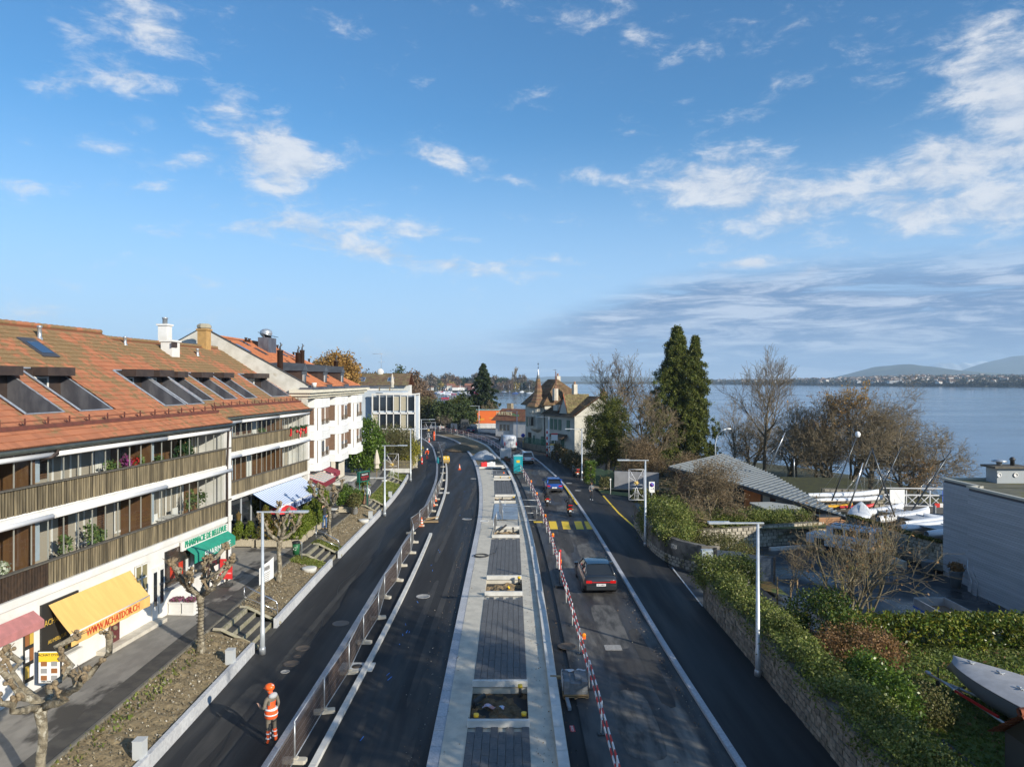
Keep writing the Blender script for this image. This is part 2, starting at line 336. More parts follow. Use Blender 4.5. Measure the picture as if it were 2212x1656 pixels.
B5=curve([(6.9,-20),(6.85,10),(6.75,21),(6.5,28),(6.4,40),(6.32,50),(6.2,60),(6.0,66),(5.7,78),(5.1,85.6),(4.4,94),(3.4,104),(1.8,116),(-.3,128),(-3.3,142),(-7,155),(-12.5,168),(-21,182)])
B6=curve([(9.8,-20),(9.75,10),(9.75,21),(9.72,36),(9.55,45),(9.7,55),(9.2,66),(8.6,76),(7.9,83),(6.9,98),(5.0,108),(2.35,124),(.6,134),(-1.8,146),(-5.2,158),(-10.5,171),(-19,186)])
def off(c,d):
    t=np.gradient(c,axis=0); t/=np.hypot(t[:,0],t[:,1])[:,None]; return c+np.stack([t[:,1],-t[:,0]],1)*d   # +d = to the right
def arc(c): return np.r_[0,np.cumsum(np.hypot(*np.diff(c,axis=0).T))]
def ptat(c,y):  # point of curve where Y = y
    i=int(np.argmax(c[:,1]>=y)); i=max(1,i); a=(y-c[i-1,1])/(c[i,1]-c[i-1,1]+1e-9); p=c[i-1]*(1-a)+c[i]*a; t=c[min(i+1,len(c)-1)]-c[i-1]; return float(p[0]),float(y),math.atan2(t[1],t[0])
def strip(name,a,b,z,m,ya=-20,yb=400,kind='structure',th=None,z2=None):
    k=(a[:,1]>=ya)&(a[:,1]<=yb); a=a[k];b=b[k]; n=len(a); z2=z if z2 is None else z2
    g=G(); vs=[(p[0],p[1],z) for p in a]+[(p[0],p[1],z2) for p in b]
    g.add(vs,[(i,n+i,n+i+1,i+1) for i in range(n-1)])
    if th:
        g.add([(p[0],p[1],z) for p in a]+[(p[0],p[1],z-th) for p in a],[(i,i+1,n+i+1,n+i) for i in range(n-1)])
        g.add([(p[0],p[1],z2) for p in b]+[(p[0],p[1],z2-th) for p in b],[(i+1,i,n+i,n+i+1) for i in range(n-1)])
        g.quad((a[0][0],a[0][1],z),(a[0][0],a[0][1],z-th),(b[0][0],b[0][1],z2-th),(b[0][0],b[0][1],z2))
        g.quad((a[-1][0],a[-1][1],z),(b[-1][0],b[-1][1],z2),(b[-1][0],b[-1][1],z2-th),(a[-1][0],a[-1][1],z-th))
    return obj(name,g,m,kind=kind)
LAND=mat('far_land',(.055,.06,.028),(.10,.085,.045),rough=.95,sc=.02)
g=G(); shore=[(46,-60),(46,40),(45,62),(35,67),(36,72),(46,75),(47,88),(41,102),(33,114),(26,130),(24,150),(18,185),(5,225),(-20,270),(-45,330),(-70,420),(-105,600),(-130,800),(-125,915),(-60,925),(0,915),(33,905),(45,940),(20,1100),(-200,2500),(-300,9000),(-9000,9000),(-9000,-60)]
g.prism(shore,-9,-.9); obj('ground',g,LAND,kind='structure')
def water():
    m=bpy.data.materials.new('lake_water'); m.use_nodes=True; b=NB(m.node_tree); P=m.node_tree.nodes['Principled BSDF']
    P.inputs['Base Color'].default_value=(.03,.09,.16,1); P.inputs['Roughness'].default_value=.13; P.inputs['IOR'].default_value=1.33
    pos=b.n('ShaderNodeNewGeometry').outputs['Position']
    a=b.noise(b.mapv(pos,(.5,1.6,1),(0,0,.5)),1.,5,.6); c=b.noise(b.mapv(pos,(.01,.03,1),(0,0,.2)),1.,3)
    h=b.m('MULTIPLY',a,b.mr(c,.35,.65,.45,1.))
    bp=b.n('ShaderNodeBump'); bp.inputs['Strength'].default_value=.13; bp.inputs['Distance'].default_value=.35; b.l(h,bp.inputs['Height']); b.l(bp.outputs[0],P.inputs['Normal'])
    b.l(b.mr(c,.3,.7,.06,.16),P.inputs['Roughness'])
    return m
g=G().quad((-9000,-60,LZ),(30000,-60,LZ),(30000,40000,LZ),(-9000,40000,LZ)); obj('lake',g,water(),kind='structure')
HILL=mat('wooded_hill',(.030,.040,.022),(.055,.06,.03),rough=.95,sc=.004,c3=(.11,.12,.05),sc3=.0016,fac3=(.55,.66))
SNOW=mat('snowy_mountain',(.35,.38,.42),(.75,.78,.82),rough=.9,sc=.0009,lo=.42,hi=.6)
def hill(name,prof,Y,dep,m,nu=90,nv=12,rough=.12,seed=0,shorez=LZ-3):
    # prof: [(pixel x, pixel y of skyline)], built at distance Y, depth dep
    xs=[p[0] for p in prof]; hs=[max(1.,CZ+(HZ-p[1])/F*Y) for p in prof]
    def fn(u,v):
        px=xs[0]+(xs[-1]-xs[0])*u; h=float(np.interp(px,xs,hs)); w=math.sin(math.pi*min(1,v*1.0))**.8 if v<1 else 0
        X=(px-CX)/F*Y; yy=Y+(v-.5)*dep; nz=1+rough*mn.fractal((X/Y*25+seed,yy/Y*9,seed),1.,2.,4)
        return (X*(1+(v-.5)*dep/Y*.6),yy,shorez+(h-shorez)*w*nz)
    return obj(name,G().grid(fn,nu,nv),m,kind='structure')
hill('hills',[(820,821),(870,816),(960,813.5),(1040,815),(1120,817),(1180,813.5),(1290,812),(1400,814),(1500,818),(1560,820),(1700,821)],10000,3000,HILL,seed=3)
hill('wooded_hill_across_the_lake',[(1770,822),(1820,812),(1860,801),(1895,791.5),(1935,788),(1960,786.5),(2000,791),(2050,798),(2110,804),(2170,807),(2300,811),(2500,816)],6500,2200,HILL,seed=8,rough=.05)
hill('mountain',[(2030,815),(2075,804),(2110,789),(2150,778),(2185,770),(2212,767),(2300,762),(2400,770),(2600,800)],9500,2500,HILL,seed=5,rough=.05)
hill('snowy_mountains',[(1960,815),(2000,797),(2014,788),(2028,784),(2040,786),(2052,783),(2066,788),(2080,782),(2094,785),(2110,780),(2125,779),(2150,786),(2300,792)],13500,1500,SNOW,seed=9,rough=.03)
# the shore across the lake: gentle wooded land
SH=[(1120,829.2,7),(1300,829,7),(1520,829.6,9),(1700,831.5,11),(1800,832.7,16),(1900,833.6,22),(2000,834.6,27),(2100,835.4,28),(2212,836.2,28),(2400,838,30),(2700,842,32)]
g=G()
def shf(u,v):
    px=1120+(2700-1120)*u; sy=float(np.interp(px,[s[0] for s in SH],[s[1] for s in SH])); hh=float(np.interp(px,[s[0] for s in SH],[s[2] for s in SH]))
    Y=(CZ-LZ)*F/(sy-HZ)*(1+.0*v); X=(px-CX)/F*Y; Yd=Y+ (v**1.5)*2600
    z=-3.8+ (0 if v==0 else 1.3+hh*min(1,v*1.6)*(1+.3*mn.noise((px*.02,v*3,0))))
    return (X*(Yd/Y),Yd,z)
obj('far_shore',g.grid(shf,120,12),LAND,kind='structure')
# ---- haze

def haze():
    m=bpy.data.materials.new('haze'); m.use_nodes=True; nt=m.node_tree; nt.nodes.clear(); b=NB(nt); o=b.n('ShaderNodeOutputMaterial'); v=b.n('ShaderNodeVolumePrincipled')
    v.inputs['Color'].default_value=(.60,.80,1,1); v.inputs['Density'].default_value=1.0e-4; v.inputs['Anisotropy'].default_value=-.05
    b.l(v.outputs[0],o.inputs['Volume']); m.cycles.homogeneous_volume=True if hasattr(m.cycles,'homogeneous_volume') else False
    g=G().box((4000,7400,247),(19000,16000,514)); h=obj('haze',g,m,kind='stuff'); h.display_type='WIRE'
HAZE_ON=True
if HAZE_ON: haze()
# ================================================================ STREET
obj('street_bed',G().quad((-60,-20,-.10),(14,-20,-.10),(14,190,-.10),(-60,190,-.10)),ASPH,kind='structure')
strip('pavement',B0,B1,0.,ASPH); strip('fenced_lane',off(B1,.22),B2,-.004+.0,ASPH)
strip('road',off(B2,.0),B3,-.008,ASPH)
strip('open_carriageway',off(B4,.62),B5,-.02,ASPO)
tr=strip('trench',off(B4,-.02),off(B4,.62),-.22,SOILD)
strip('right_pavement',off(B5,.22),B6,.06,ASPH,z2=.06)
def stones(name,c,w,h,z,seglen,m,ya,yb,label=None,jit=.0,skip=None,maxn=300,zt=0.,parent=None):
    """row of kerb stones along curve c, each an object"""
    cc=c[(c[:,1]>=ya-1)&(c[:,1]<=yb+1)]; d=arc(cc); root=parent or obj(name+'_bed',G().box((0,0,-.3),(.1,.1,.1)),m,kind='structure')
    n=int(d[-1]/seglen); me=G().box((0,0,h/2),(seglen-.018,w,h)).mesh(name,[m]); out=G(); k=0
    for i in range(n):
        t=(i+.5)*seglen; x=np.interp(t,d,cc[:,0]); y=np.interp(t,d,cc[:,1]); x2=np.interp(t+.3,d,cc[:,0]); y2=np.interp(t+.3,d,cc[:,1])
        if y<ya or y>yb or (skip and skip(y)): continue
        a=math.atan2(y2-y,x2-x)
        if k<maxn:
            o=bpy.data.objects.new(name,me); COL.objects.link(o); o.parent=root; o.location=(x,y,z+rnd.uniform(-jit,jit)); o.rotation_euler=(0,0,a+rnd.uniform(-jit,jit)*.3); k+=1
        else: out.box((x,y,z+h/2),(seglen-.018,w,h),a)
    if out.v: q=obj(name,out,m,root); q['kind']='stuff'
    return root
def bed(name,a,b,z,m,ya,yb,z2=None,th=None): return strip(name,a,b,z,m,ya,yb,th=th,z2=z2)
k1=bed('left_kerb',B1,off(B1,.24),-.01,CONC,14,170); stones('kerb_stone',off(B1,.12),.24,.10,-.02,1.0,GRANITE,16,150,parent=k1)
k2=bed('lane_kerb',off(B2,-.25),B2,-.012,CONC,14,100); stones('kerb_stone',off(B2,-.12),.20,.15,-.02,1.0,CONCL,16,98,parent=k2,skip=lambda y:53.4<y<58.8)
k3=bed('right_kerb',B5,off(B5,.24),.0,CONC,14,170); stones('kerb_stone',off(B5,.12),.22,.12,-.03,1.0,GRANITE,18,150,parent=k3)
# ---- raised median: concrete island with a granite edge on the left, an upstand on the right, dark pavers and planting pits
PITS=[(23.5,26.35),(37.75,40.6),(51.6,54.4),(66.2,69.6),(81.3,83.4)]
HOLEX=(-1.02,.98)
def med(y): 
    a=ptat(B3,y); b=ptat(B4,y); return a,b
g=G(); ys=sorted(set([-20.]+[float(v) for v in range(0,92,3)]+[v for p in PITS for v in p]+[91.0]))
def lx(y,f): a,b=med(y); c=(a[0]+.36)*(1-f)+(b[0]-.36)*f; return c
def pave(y): # paver strip limits
    s=np.interp(y,[0,58,70,80,90],[0,0,-.25,-.55,-1.0]); return (-1.45+s,.56+s)
ZM=.13
for y0,y1 in zip(ys[:-1],ys[1:]):
    pit=any(p[0]<=y0+.01 and y1<=p[1]+.01 for p in PITS)
    a0,a1=pave(y0),pave(y1)
    for (l0,l1,r0,r1) in ((ptat(B3,y0)[0]+.36,ptat(B3,y1)[0]+.36,a0[0],a1[0]),(a0[1],a1[1],ptat(B4,y0)[0]-.34,ptat(B4,y1)[0]-.34)):
        g.quad((l0,y0,ZM),(r0,y0,ZM),(r1,y1,ZM),(l1,y1,ZM))
    if not pit: g.quad((a0[0],y0,ZM-.05),(a0[1],y0,ZM-.05),(a1[1],y1,ZM-.05),(a1[0],y1,ZM-.05))
    else:
        g.quad((a0[0],y0,ZM),(a0[0],y0,-.55),(a1[0],y1,-.55),(a1[0],y1,ZM)); g.quad((a0[1],y0,-.55),(a0[1],y0,ZM),(a1[1],y1,ZM),(a1[1],y1,-.55))
for p in PITS:
    for y,s in ((p[0],1),(p[1],-1)):
        a=pave(y); g.quad((a[0],y,-.55),(a[1],y,-.55),(a[1],y,ZM-.03),(a[0],y,ZM-.03))
median=obj('median',g,CONC,kind='structure')
strip('concrete_joint_edge',B3,off(B3,.36),.115,GRANITE,14,150,th=.3)['kind']='structure'
me3=[o for o in COL.objects if o.name.startswith('concrete_joint_edge')][0]; me3.name='median_edge'
stones('edge_stone',off(B3,.17),.32,.10,.03,1.0,GRANITE,16,140,parent=me3)
up=strip('median_upstand',off(B4,-.36),B4,.24,CONC,14,150,th=.5)
stones('edge_stone',off(B4,-.18),.33,.22,.06,1.5,CONCL,16,140,parent=up)
PAV=mat('dark_paver',(.135,.138,.142),(.10,.103,.107),rough=.85,sc=12,bump=.2,rand=.10); PAV2=mat('dark_paver_far',(.13,.133,.136),(.10,.103,.106),rough=.85,sc=12,island=.10)
pm=G().box((0,0,-.02),(.235,.72,.06)).mesh('paver',[PAV]); far=G(); k=0
y=16.
while y<90:
    if not any(p[0]-.45<y<p[1]+.45 for p in PITS) and not (54.8<y<66):
        x0=pave(y)[0]
        for i in range(8):
            x=x0+.126+.2515*i; yo=y+(i%2)*.36
            if any(p[0]-.36<yo<p[1]+.36 for p in PITS): yo=y
            if k<300:
                o=bpy.data.objects.new('paver',pm); COL.objects.link(o); o.parent=median; o.location=(x,yo,ZM+.012+rnd.uniform(-.002,.002)); k+=1
            else: far.box((x,yo,ZM-.008),(.235,.72,.06))
    y+=.735
o=obj('paver',far,PAV2,median); o['kind']='stuff'
# earth, kerb beams and pipes in the pits
for i,(a,b) in enumerate(PITS):
    p=pave((a+b)/2); n=26
    def soilf(u,v,a=a,b=b,p=p,i=i):
        x=p[0]+.03+(p[1]-p[0]-.06)*u; y_=a+.05+(b-a-.1)*v
        return (x,y_,-.10+.17*mn.fractal((x*1.6+i*5,y_*1.6,0),.9,2,5)+.10*math.sin(math.pi*u)*math.sin(math.pi*v))
    obj('pit_soil',G().grid(soilf,n,n,sm=False),mat('dark_clod_soil',(.17,.115,.06),(.09,.06,.03),rough=.95,sc=5,bump=.9,bsc=12,bdist=.08) if i in(0,3) else mat('clod_soil',(.33,.23,.12),(.20,.14,.075),rough=.95,sc=5,bump=.9,bsc=12,bdist=.08),median)
    for yy in (a-.12,b+.12):
        tag(obj('kerb_beam',G().box((0,0,.11),(2.0 if i else 2.05,.16,.22)),CONCL,loc=((p[0]+p[1])/2,yy,ZM-.0)),
            'pale concrete kerb beam along the %s edge of the %s planting pit of the median'%('near' if yy<a else 'far',['nearest','second','third','fourth','farthest'][i]),'kerb beam','kerb beams of the planting pits')
PIPEM=mat('black_pipe',(.03,.03,.03),rough=.5)
def pipe(x,y,z,d,L,lab,cap=True,r=.06):
    g=G(); v=Vector(d).normalized(); g.tube([(0,0,-.2),(0,0,0),tuple(v*L)],r,10); t=thing('drain_pipe',lab,'pipe',(x,y,z)); obj('pipe',g,PIPEM,t)
    if cap: obj('pipe_cap',G().tube([tuple(v*L),tuple(v*(L+.1))],r*1.5,10),YELLOW,t)
pipe(.30,26.1,.02,(0,0,1),.22,'short upright pipe with yellow cap at the far right corner of the nearest pit')
pipe(.40,23.9,.0,(0,0,1),.25,'short upright pipe with yellow cap at the near right corner of the nearest pit')
pipe(-1.2,23.8,.0,(0,0,1),.25,'short upright pipe with yellow cap at the near left corner of the nearest pit')
pipe(-1.35,25.1,.16,(.45,.4,.1),.5,'black corrugated pipe lying over the left edge of the nearest pit',False,.09)
pipe(-.45,38.7,.02,(.6,.4,.4),.3,'black pipe with yellow cap lying on the clods of the second pit')
pipe(.40,40.3,.05,(0,0,1),.25,'upright pipe with yellow cap at the far right corner of the second pit')
pipe(-1.0,53.9,.1,(.7,.3,.5),.75,'long black pipe leaning out of the left of the third pit',False,.07)
pipe(.1,53.8,.1,(-.1,.3,1),.3,'short black pipe upright at the far side of the third pit',False,.07)
pipe(-.95,67.9,.1,(.1,0,1),.3,'black pipe stub at the far left corner of the fourth pit',False)
pipe(.15,68.0,.1,(0,0,1),.22,'yellow capped pipe at the far right corner of the fourth pit'); pipe(.3,66.2,.05,(-.5,0,1),.2,'yellow capped pipe at the near right of the fourth pit')
pipe(-1.35,82.8,.1,(0,0,1),.15,'yellow capped pipe at the left of the farthest pit'); pipe(-.3,82.2,.1,(0,0,1),.15,'yellow capped pipe in the middle of the farthest pit')
tag(obj('plastic_sack',G().grid(lambda u,v:(u*.75,v*.22+.12*u,.05*math.sin(u*9)+.04*math.sin(v*7+u*4)+.03),10,5),mat('blue_white_plastic',(.35,.55,.8),(.75,.3,.2),rough=.4,sc=5),loc=(-1.05,24.9,.0),rz=-.3),'torn blue and red plastic sack on the soil of the nearest pit','plastic sack')
tag(obj('plastic_sack',G().ball((0,0,.1),.16,(1,1,.7),8),mat('white_plastic_film',(.8,.8,.8),rough=.4),loc=(.35,38.1,-.1)),'crumpled white plastic in the right corner of the second pit','plastic sack')
# covers, markings
def cover(x,y,z,r,m,lab,sq=False,sy=1):
    if sq: tag(obj('drain_cover',G().box((0,0,.006),(r*2,r*2*sy,.014)),m,loc=(x,y,z)),lab,'drain cover')
    else: tag(obj('manhole_cover',G().lathe([(r,0),(r,.014),(r*.88,.014),(r*.86,.008),(.02,.008)],n=20),m,loc=(x,y,z)),lab,'manhole cover')
IRON=mat('rusty_iron',(.10,.075,.055),(.07,.06,.05),rough=.7,sc=9,bump=.4); PALEC=mat('dusty_iron',(.38,.37,.34),(.26,.25,.24),rough=.8,sc=9,bump=.3)
for sx,sy,z,r,m,l in [(1211,2591,0,.33,IRON,'brown round manhole cover on the left pavement beyond the helmeted worker'),(1188,2624,0,.16,IRON,'tiny round cover between two brown covers on the left pavement'),(1165,2652,0,.33,IRON,'brown round manhole cover nearest the helmeted worker'),(1140,2685,0,.18,PALEC,'small pale cap on the left pavement nearest the worker'),(1363,2492,0,.40,mat('grey_iron',(.13,.12,.11),rough=.7),'grey manhole cover on the left pavement beside the granite kerb'),(1692,2384,-.008,.38,PALEC,'pale manhole cover in the left carriageway with white paint'),
    (1867,2075,-.008,.42,PALEC,'pale oval manhole cover far up the left carriageway beside the third pit'),(1894,1914,-.008,.38,PALEC,'pale manhole cover in the left carriageway beside the farthest pit'),(2268,2583,-.02,.42,IRON,'rusty patterned manhole cover beside the red and white barrier'),
    (2276,1932,.06,.34,PALEC,'pale cover on the right pavement behind the blue hatchback'),(2312,1961,.06,.34,PALEC,'pale round cover on the right pavement nearer the walking woman'),(1936,2083,.135,.4,CONCL,'round pale cover set in the median concrete')]:
    x,y=gp(sx/1.8517,sy/1.8517,z); cover(x,y,z,r,m,l)
x,y=gp(2452/1.8517,2587/1.8517); cover(x,y,-.02,.36,PALEC,'square light grey drain grate in the open lane behind the dark sedan',True,.8)
x,y=gp(1423/1.8517,2668/1.8517); g=G().box((0,0,0),(1.35,.8,.05)); c_=thing('drain_slab','concrete slab with round drain opening between the fence and the lane kerb','drain slab',(x+.05,y,.02)); obj('slab',g,CONCL,c_); obj('drain_opening',G().lathe([(.22,0),(.22,.032)],n=18),IRON,c_)
x,y=gp(1768/1.8517,1971/1.8517); tag(obj('drain_slab',G().box((0,0,0),(1.5,.7,.05)),CONCL,loc=(x,y,.02)),'pale concrete slab across the lane far up beside the traffic cones','drain slab')
YP=mat('yellow_road_paint',(.85,.58,.04),(.62,.44,.06),rough=.7,sc=3,lo=.55,hi=.85); WP=mat('white_road_paint',(.62,.64,.66),(.4,.42,.44),rough=.7,sc=3)
for i,(xa,xb) in enumerate([(2195,2224),(2245,2273),(2296,2325),(2336,2364)]):
    pts=[gp((1600+(a-1600))/1.8517,b/1.8517) for a,b in ((xa-(2200-xa)*0,2083),(xb,2083),(xb+8+i*1.5,2114.5),(xa+6+i*2,2114.5))]
    tag(obj('crossing_stripe',G().quad(*[(p[0],p[1],-.014) for p in (pts[3],pts[2],pts[1],pts[0])]),YP),['worn yellow crossing stripe touching the barrier','second yellow crossing stripe from the barrier','third yellow crossing stripe from the barrier','yellow crossing stripe nearest the right kerb'][i],'road marking','yellow pedestrian crossing stripes')
p=[gp(a/1.8517,b/1.8517) for a,b in ((2133,2083),(2168,2083),(2172,2089),(2137,2089))]; tag(obj('crossing_stripe',G().quad(*[(q[0],q[1],-.014) for q in p[::-1]]),YP),'short yellow crossing stripe left of the barrier','road marking')
def line(name,px,w,z,m,lab,D=True):
    P=[gp(a,b,z) for a,b in px]; g=G()
    for (x0,y0),(x1,y1) in zip(P[:-1],P[1:]): g.quad((x0-w/2,y0,z),(x0+w/2,y0,z),(x1+w/2,y1,z),(x1-w/2,y1,z))
    return tag(obj(name,g,m),lab,'road marking')
line('painted_line',[(1336,1107),(1381,1147)],.16,.066,YP,'yellow line along the driveway mouth beside the ivy wall'); line('painted_line',[(1303,1070),(1336,1107)],.16,.066,YP,'yellow line starting beside the walking woman')
line('painted_line',[(1219,1048),(1247,1089)],.16,.10,YP,'yellow line on the right kerb behind the blue hatchback')
line('painted_line',[(1452,1225),(1518,1309)],.07,.066,WP,'thin white line across the gate opening by the curved wall')
# spray marks of the surveyors
BL=mat('blue_spray_paint',(.06,.22,.65),rough=.8)
g=G()
for i in range(20):
    y_=rnd.choice([22,24,27,31,33,36,43,45,48,60,64,70,75,80,84,90,95])+rnd.uniform(-1.4,1.4); x=ptat(B2,y_)[0]+.75+rnd.uniform(-.22,.3)+(0 if y_<58 else .9)
    g.box((x,y_,-.002),(rnd.uniform(.015,.04),rnd.uniform(.1,.4),.004),rnd.uniform(-.5,.5))
tag(obj('spray_marks',g,BL,kind='stuff'),'faint blue surveyor spray marks on the new asphalt','road marking')
g=G(); cc=off(B0,1.75); k_=[i for i in range(len(cc)) if 16<cc[i][1]<110]
for i,j in zip(k_[:-1],k_[1:]): a_,b_=cc[i],cc[j]; w=.018; q=.25*math.sin(i*.35)+.12*math.sin(i*1.1); q2=.25*math.sin(j*.35)+.12*math.sin(j*1.1); g.quad((a_[0]+q-w,a_[1],.004),(a_[0]+q+w,a_[1],.004),(b_[0]+q2+w,b_[1],.004),(b_[0]+q2-w,b_[1],.004))
obj('asphalt_seam',g,mat('bitumen',(.006,.006,.006),rough=.5),kind='structure')
def patch(x,y,w,l,z,m,rz=0,sd=0):
    n=16; P=[(w/2*math.copysign(abs(math.cos(t))**.5,math.cos(t))*(1+.12*mn.noise((math.cos(t)*2,math.sin(t)*2,sd))),l/2*math.copysign(abs(math.sin(t))**.5,math.sin(t))*(1+.12*mn.noise((math.cos(t)*2,math.sin(t)*3,sd+5)))) for t in [2*math.pi*i/n for i in range(n)]]
    obj('asphalt_patch',G().add([(a,b,0) for a,b in P],[tuple(range(n))]),m,loc=(x,y,z),rz=rz,kind='structure')
PALE=mat('dry_worn_asphalt',(.14,.134,.122),(.045,.044,.042),rough=.8,sc=1.6,lo=.36,hi=.68,stretch=(1.8,.45,1),bump=.3,bsc=40); DARKP=mat('dark_patch',(.014,.014,.015),rough=.6); DUST=mat('dusty_asphalt',(.05,.048,.045),(.027,.027,.027),rough=.85,sc=1.5,lo=.35,hi=.7,stretch=(2,.3,1))
for i,(x,y,w,l,m_) in enumerate(((5.0,46.5,1.1,7.5,PALE),(4.9,62.5,1.8,6,PALE),(4.6,33.5,1.3,6.0,PALE),(3.9,52,.8,9,DUST),(5.6,29,.6,8,DUST),(4.2,24,1.4,5,PALE),(3.3,79,1.0,8,DUST),(3.9,90,1.2,8,PALE),(5.2,40.5,.7,4,DARKP),(4.4,70,.8,5,DUST))): patch(x,y,w,l,-.017+.0002*i,m_,0,i)
for i,(x,y,w,l) in enumerate(((-4.4,30,.35,22),(-3.6,38,.3,26),(-4.8,55,.35,20),(-4.0,72,.4,18),(-3.3,24,.5,9),(-5.0,24,.25,12),(-9.3,35,.3,14),(-8.6,50,.4,12),(-9.6,24,.7,6))): patch(x,y,w,l,(-.0045 if x>-6 else .0045)+.0002*i,DUST,R(-.5),i+20)
P=np.array([(rnd.choice([ptat(B3,yy)[0]+rnd.uniform(-.9,.5),ptat(B4,yy)[0]-rnd.uniform(.3,1.0),ptat(B5,yy)[0]-rnd.uniform(.1,.5),rnd.uniform(-5.4,6.2)]),yy,0.) for yy in np.random.RandomState(3).uniform(17,80,2600)]); P[:,2]=[.15 if ptat(B3,q[1])[0]+.36<q[0]<ptat(B4,q[1])[0]-.4 else .01 for q in P]
obj('grit_and_leaves',leafmesh('grit_and_leaves',P,.035,leafmat('grit',[(.30,.27,.22),(.14,.10,.06),(.22,.13,.05),(.40,.38,.34)],0,.9),asp=1.3,upb=2),kind='stuff')
for x,y,r_,l in ((-2.0,46,.5,'black hose coil lying on the left concrete of the median'),(1.0,31.5,.0,'')):
    if r_: g=G(); g.tube([(r_*(1-.05*k/12)*math.cos(k*.5),r_*(1-.05*k/12)*math.sin(k*.5)*.9,.03+.002*k) for k in range(38)]+[(.9,.9,.03),(1.0,2.4,.03)],.018,5); tag(obj('hose',g,PIPEM,loc=(x,y,ZM)),l,'hose')
# rubble in the trench, gravel
Pn=np.array([[ptat(B4,y_)[0]+rnd.uniform(.05,.55),y_,rnd.uniform(-.24,-.12)] for y_ in np.linspace(15,100,2600)])
obj('trench_rubble',leafmesh('trench_rubble',Pn,.10,mat('rubble',(.20,.15,.09),(.10,.075,.05),rough=.95,sc=9,island=.35),asp=1.2),kind='stuff')
strip('trench_edge_board',off(B4,.02),off(B4,.07),.02,PALLET,57,95,th=.3)
# ---- far soil area in the median
strip('median_earth',off(B3,.36),off(B4,-.36),.10,mat('median_earth',(.20,.15,.08),(.12,.09,.045),rough=.95,sc=1.5,bump=.6,bsc=8,bdist=.1),96,150)
strip('median_gravel_bed',off(B3,.36),off(B4,-.36),.125,CONC,90.5,96.6)
GRAV=mat('gravel',(.48,.50,.52),(.34,.36,.38),rough=.9,sc=6,bump=.8,bsc=14,bdist=.06)
def heap(x,y,rx,ry,h,m,lab,sd=0):
    def f(u,v): a=2*math.pi*u; r=1-v; return (math.cos(a)*r*rx*(1+.15*mn.noise((math.cos(a)*2,math.sin(a)*2,sd))),math.sin(a)*r*ry*(1+.12*mn.noise((math.cos(a)*3,math.sin(a)*2,sd+3))),-.02+h*(1-(1-v)**1.6)*(1+.12*mn.noise((math.cos(a)*3*r,math.sin(a)*3*r,sd))))
    tag(obj('heap',G().grid(f,36,9),m,loc=(x,y,.1)),lab,'heap')
heap(-4.1,104.6,1.95,2.6,1.2,GRAV,'heap of pale gravel on the median earth'); heap(-8.6,118,2.6,4,.9,mat('heap_soil',(.10,.07,.04),(.14,.10,.055),rough=.95,sc=3,bump=.6),'dark heap of soil on the median beyond the gravel',4)
for i,(yy,dz) in enumerate(((92.3,0),(94.1,0),(95.8,.05))):
    a,b=med(yy); tag(obj('kerb_row',G().box((0,0,.08),(b[0]-a[0]-.9,.28,.2)),[CONCL,CONCL,mat('dark_kerb',(.10,.10,.10),rough=.8)][i],loc=((a[0]+b[0])/2,yy,ZM)),['nearest row of kerb stones laid across the median before the earth','middle row of kerb stones laid across the median','far dark row of kerb stones laid against the median earth'][i],'kerb row')
tag(obj('steel_plate',G().box((0,0,0),(2.1,7.3,.03)),mat('steel_plate',(.36,.42,.47),(.28,.33,.38),rough=.4,sc=1.5,metal=.3),loc=(-.55,61.8,ZM+.03)),'grey blue steel plate laid on the median between two pits','steel plate')
# ================================================================ LEFT SIDE: FORECOURT, BEDS, GRANITE WALL
ZF=.85
EDG=curve([(-12.8,-20),(-12.8,19),(-12.95,28.6),(-13.0,33),(-13.2,43),(-13.0,52),(-12.9,62),(-13.3,72),(-14.0,80),(-14.6,86)])
def yl(c,a,b,n=14): return [ptat(c,a+(b-a)*i/n)[:2] for i in range(n+1)]
g=G(); L=yl(EDG,-19,85,50)
g.add([(x,y,ZF) for x,y in L]+[(-36,y,ZF) for x,y in L],[(i,51+i,52+i,i+1) for i in range(50)][::1])
g.f=[f[::-1] for f in g.f]; obj('forecourt',g,FORE,kind='structure')
g=G(); g.add([(x-.12,y,ZF+.004) for x,y in L]+[(x-.85,y,ZF+.004) for x,y in L],[(i+1,i,51+i,52+i)[::-1] for i in range(50)]); g.f=[f[::-1] for f in g.f]
obj('forecourt_edge_band',g,FORED,kind='structure')
e=obj('forecourt_edging',G().box((0,0,-5),(.1,.1,.1)),CONC,kind='structure')
c=curve([tuple(p) for p in L]); stones('edging_stone',c,.09,.12,ZF-.08,1.0,mat('edging',(.22,.20,.16),(.15,.14,.11),rough=.9,sc=5,rand=.1),17,60,parent=e,maxn=60)
bpy.data.objects.remove(e) if False else None
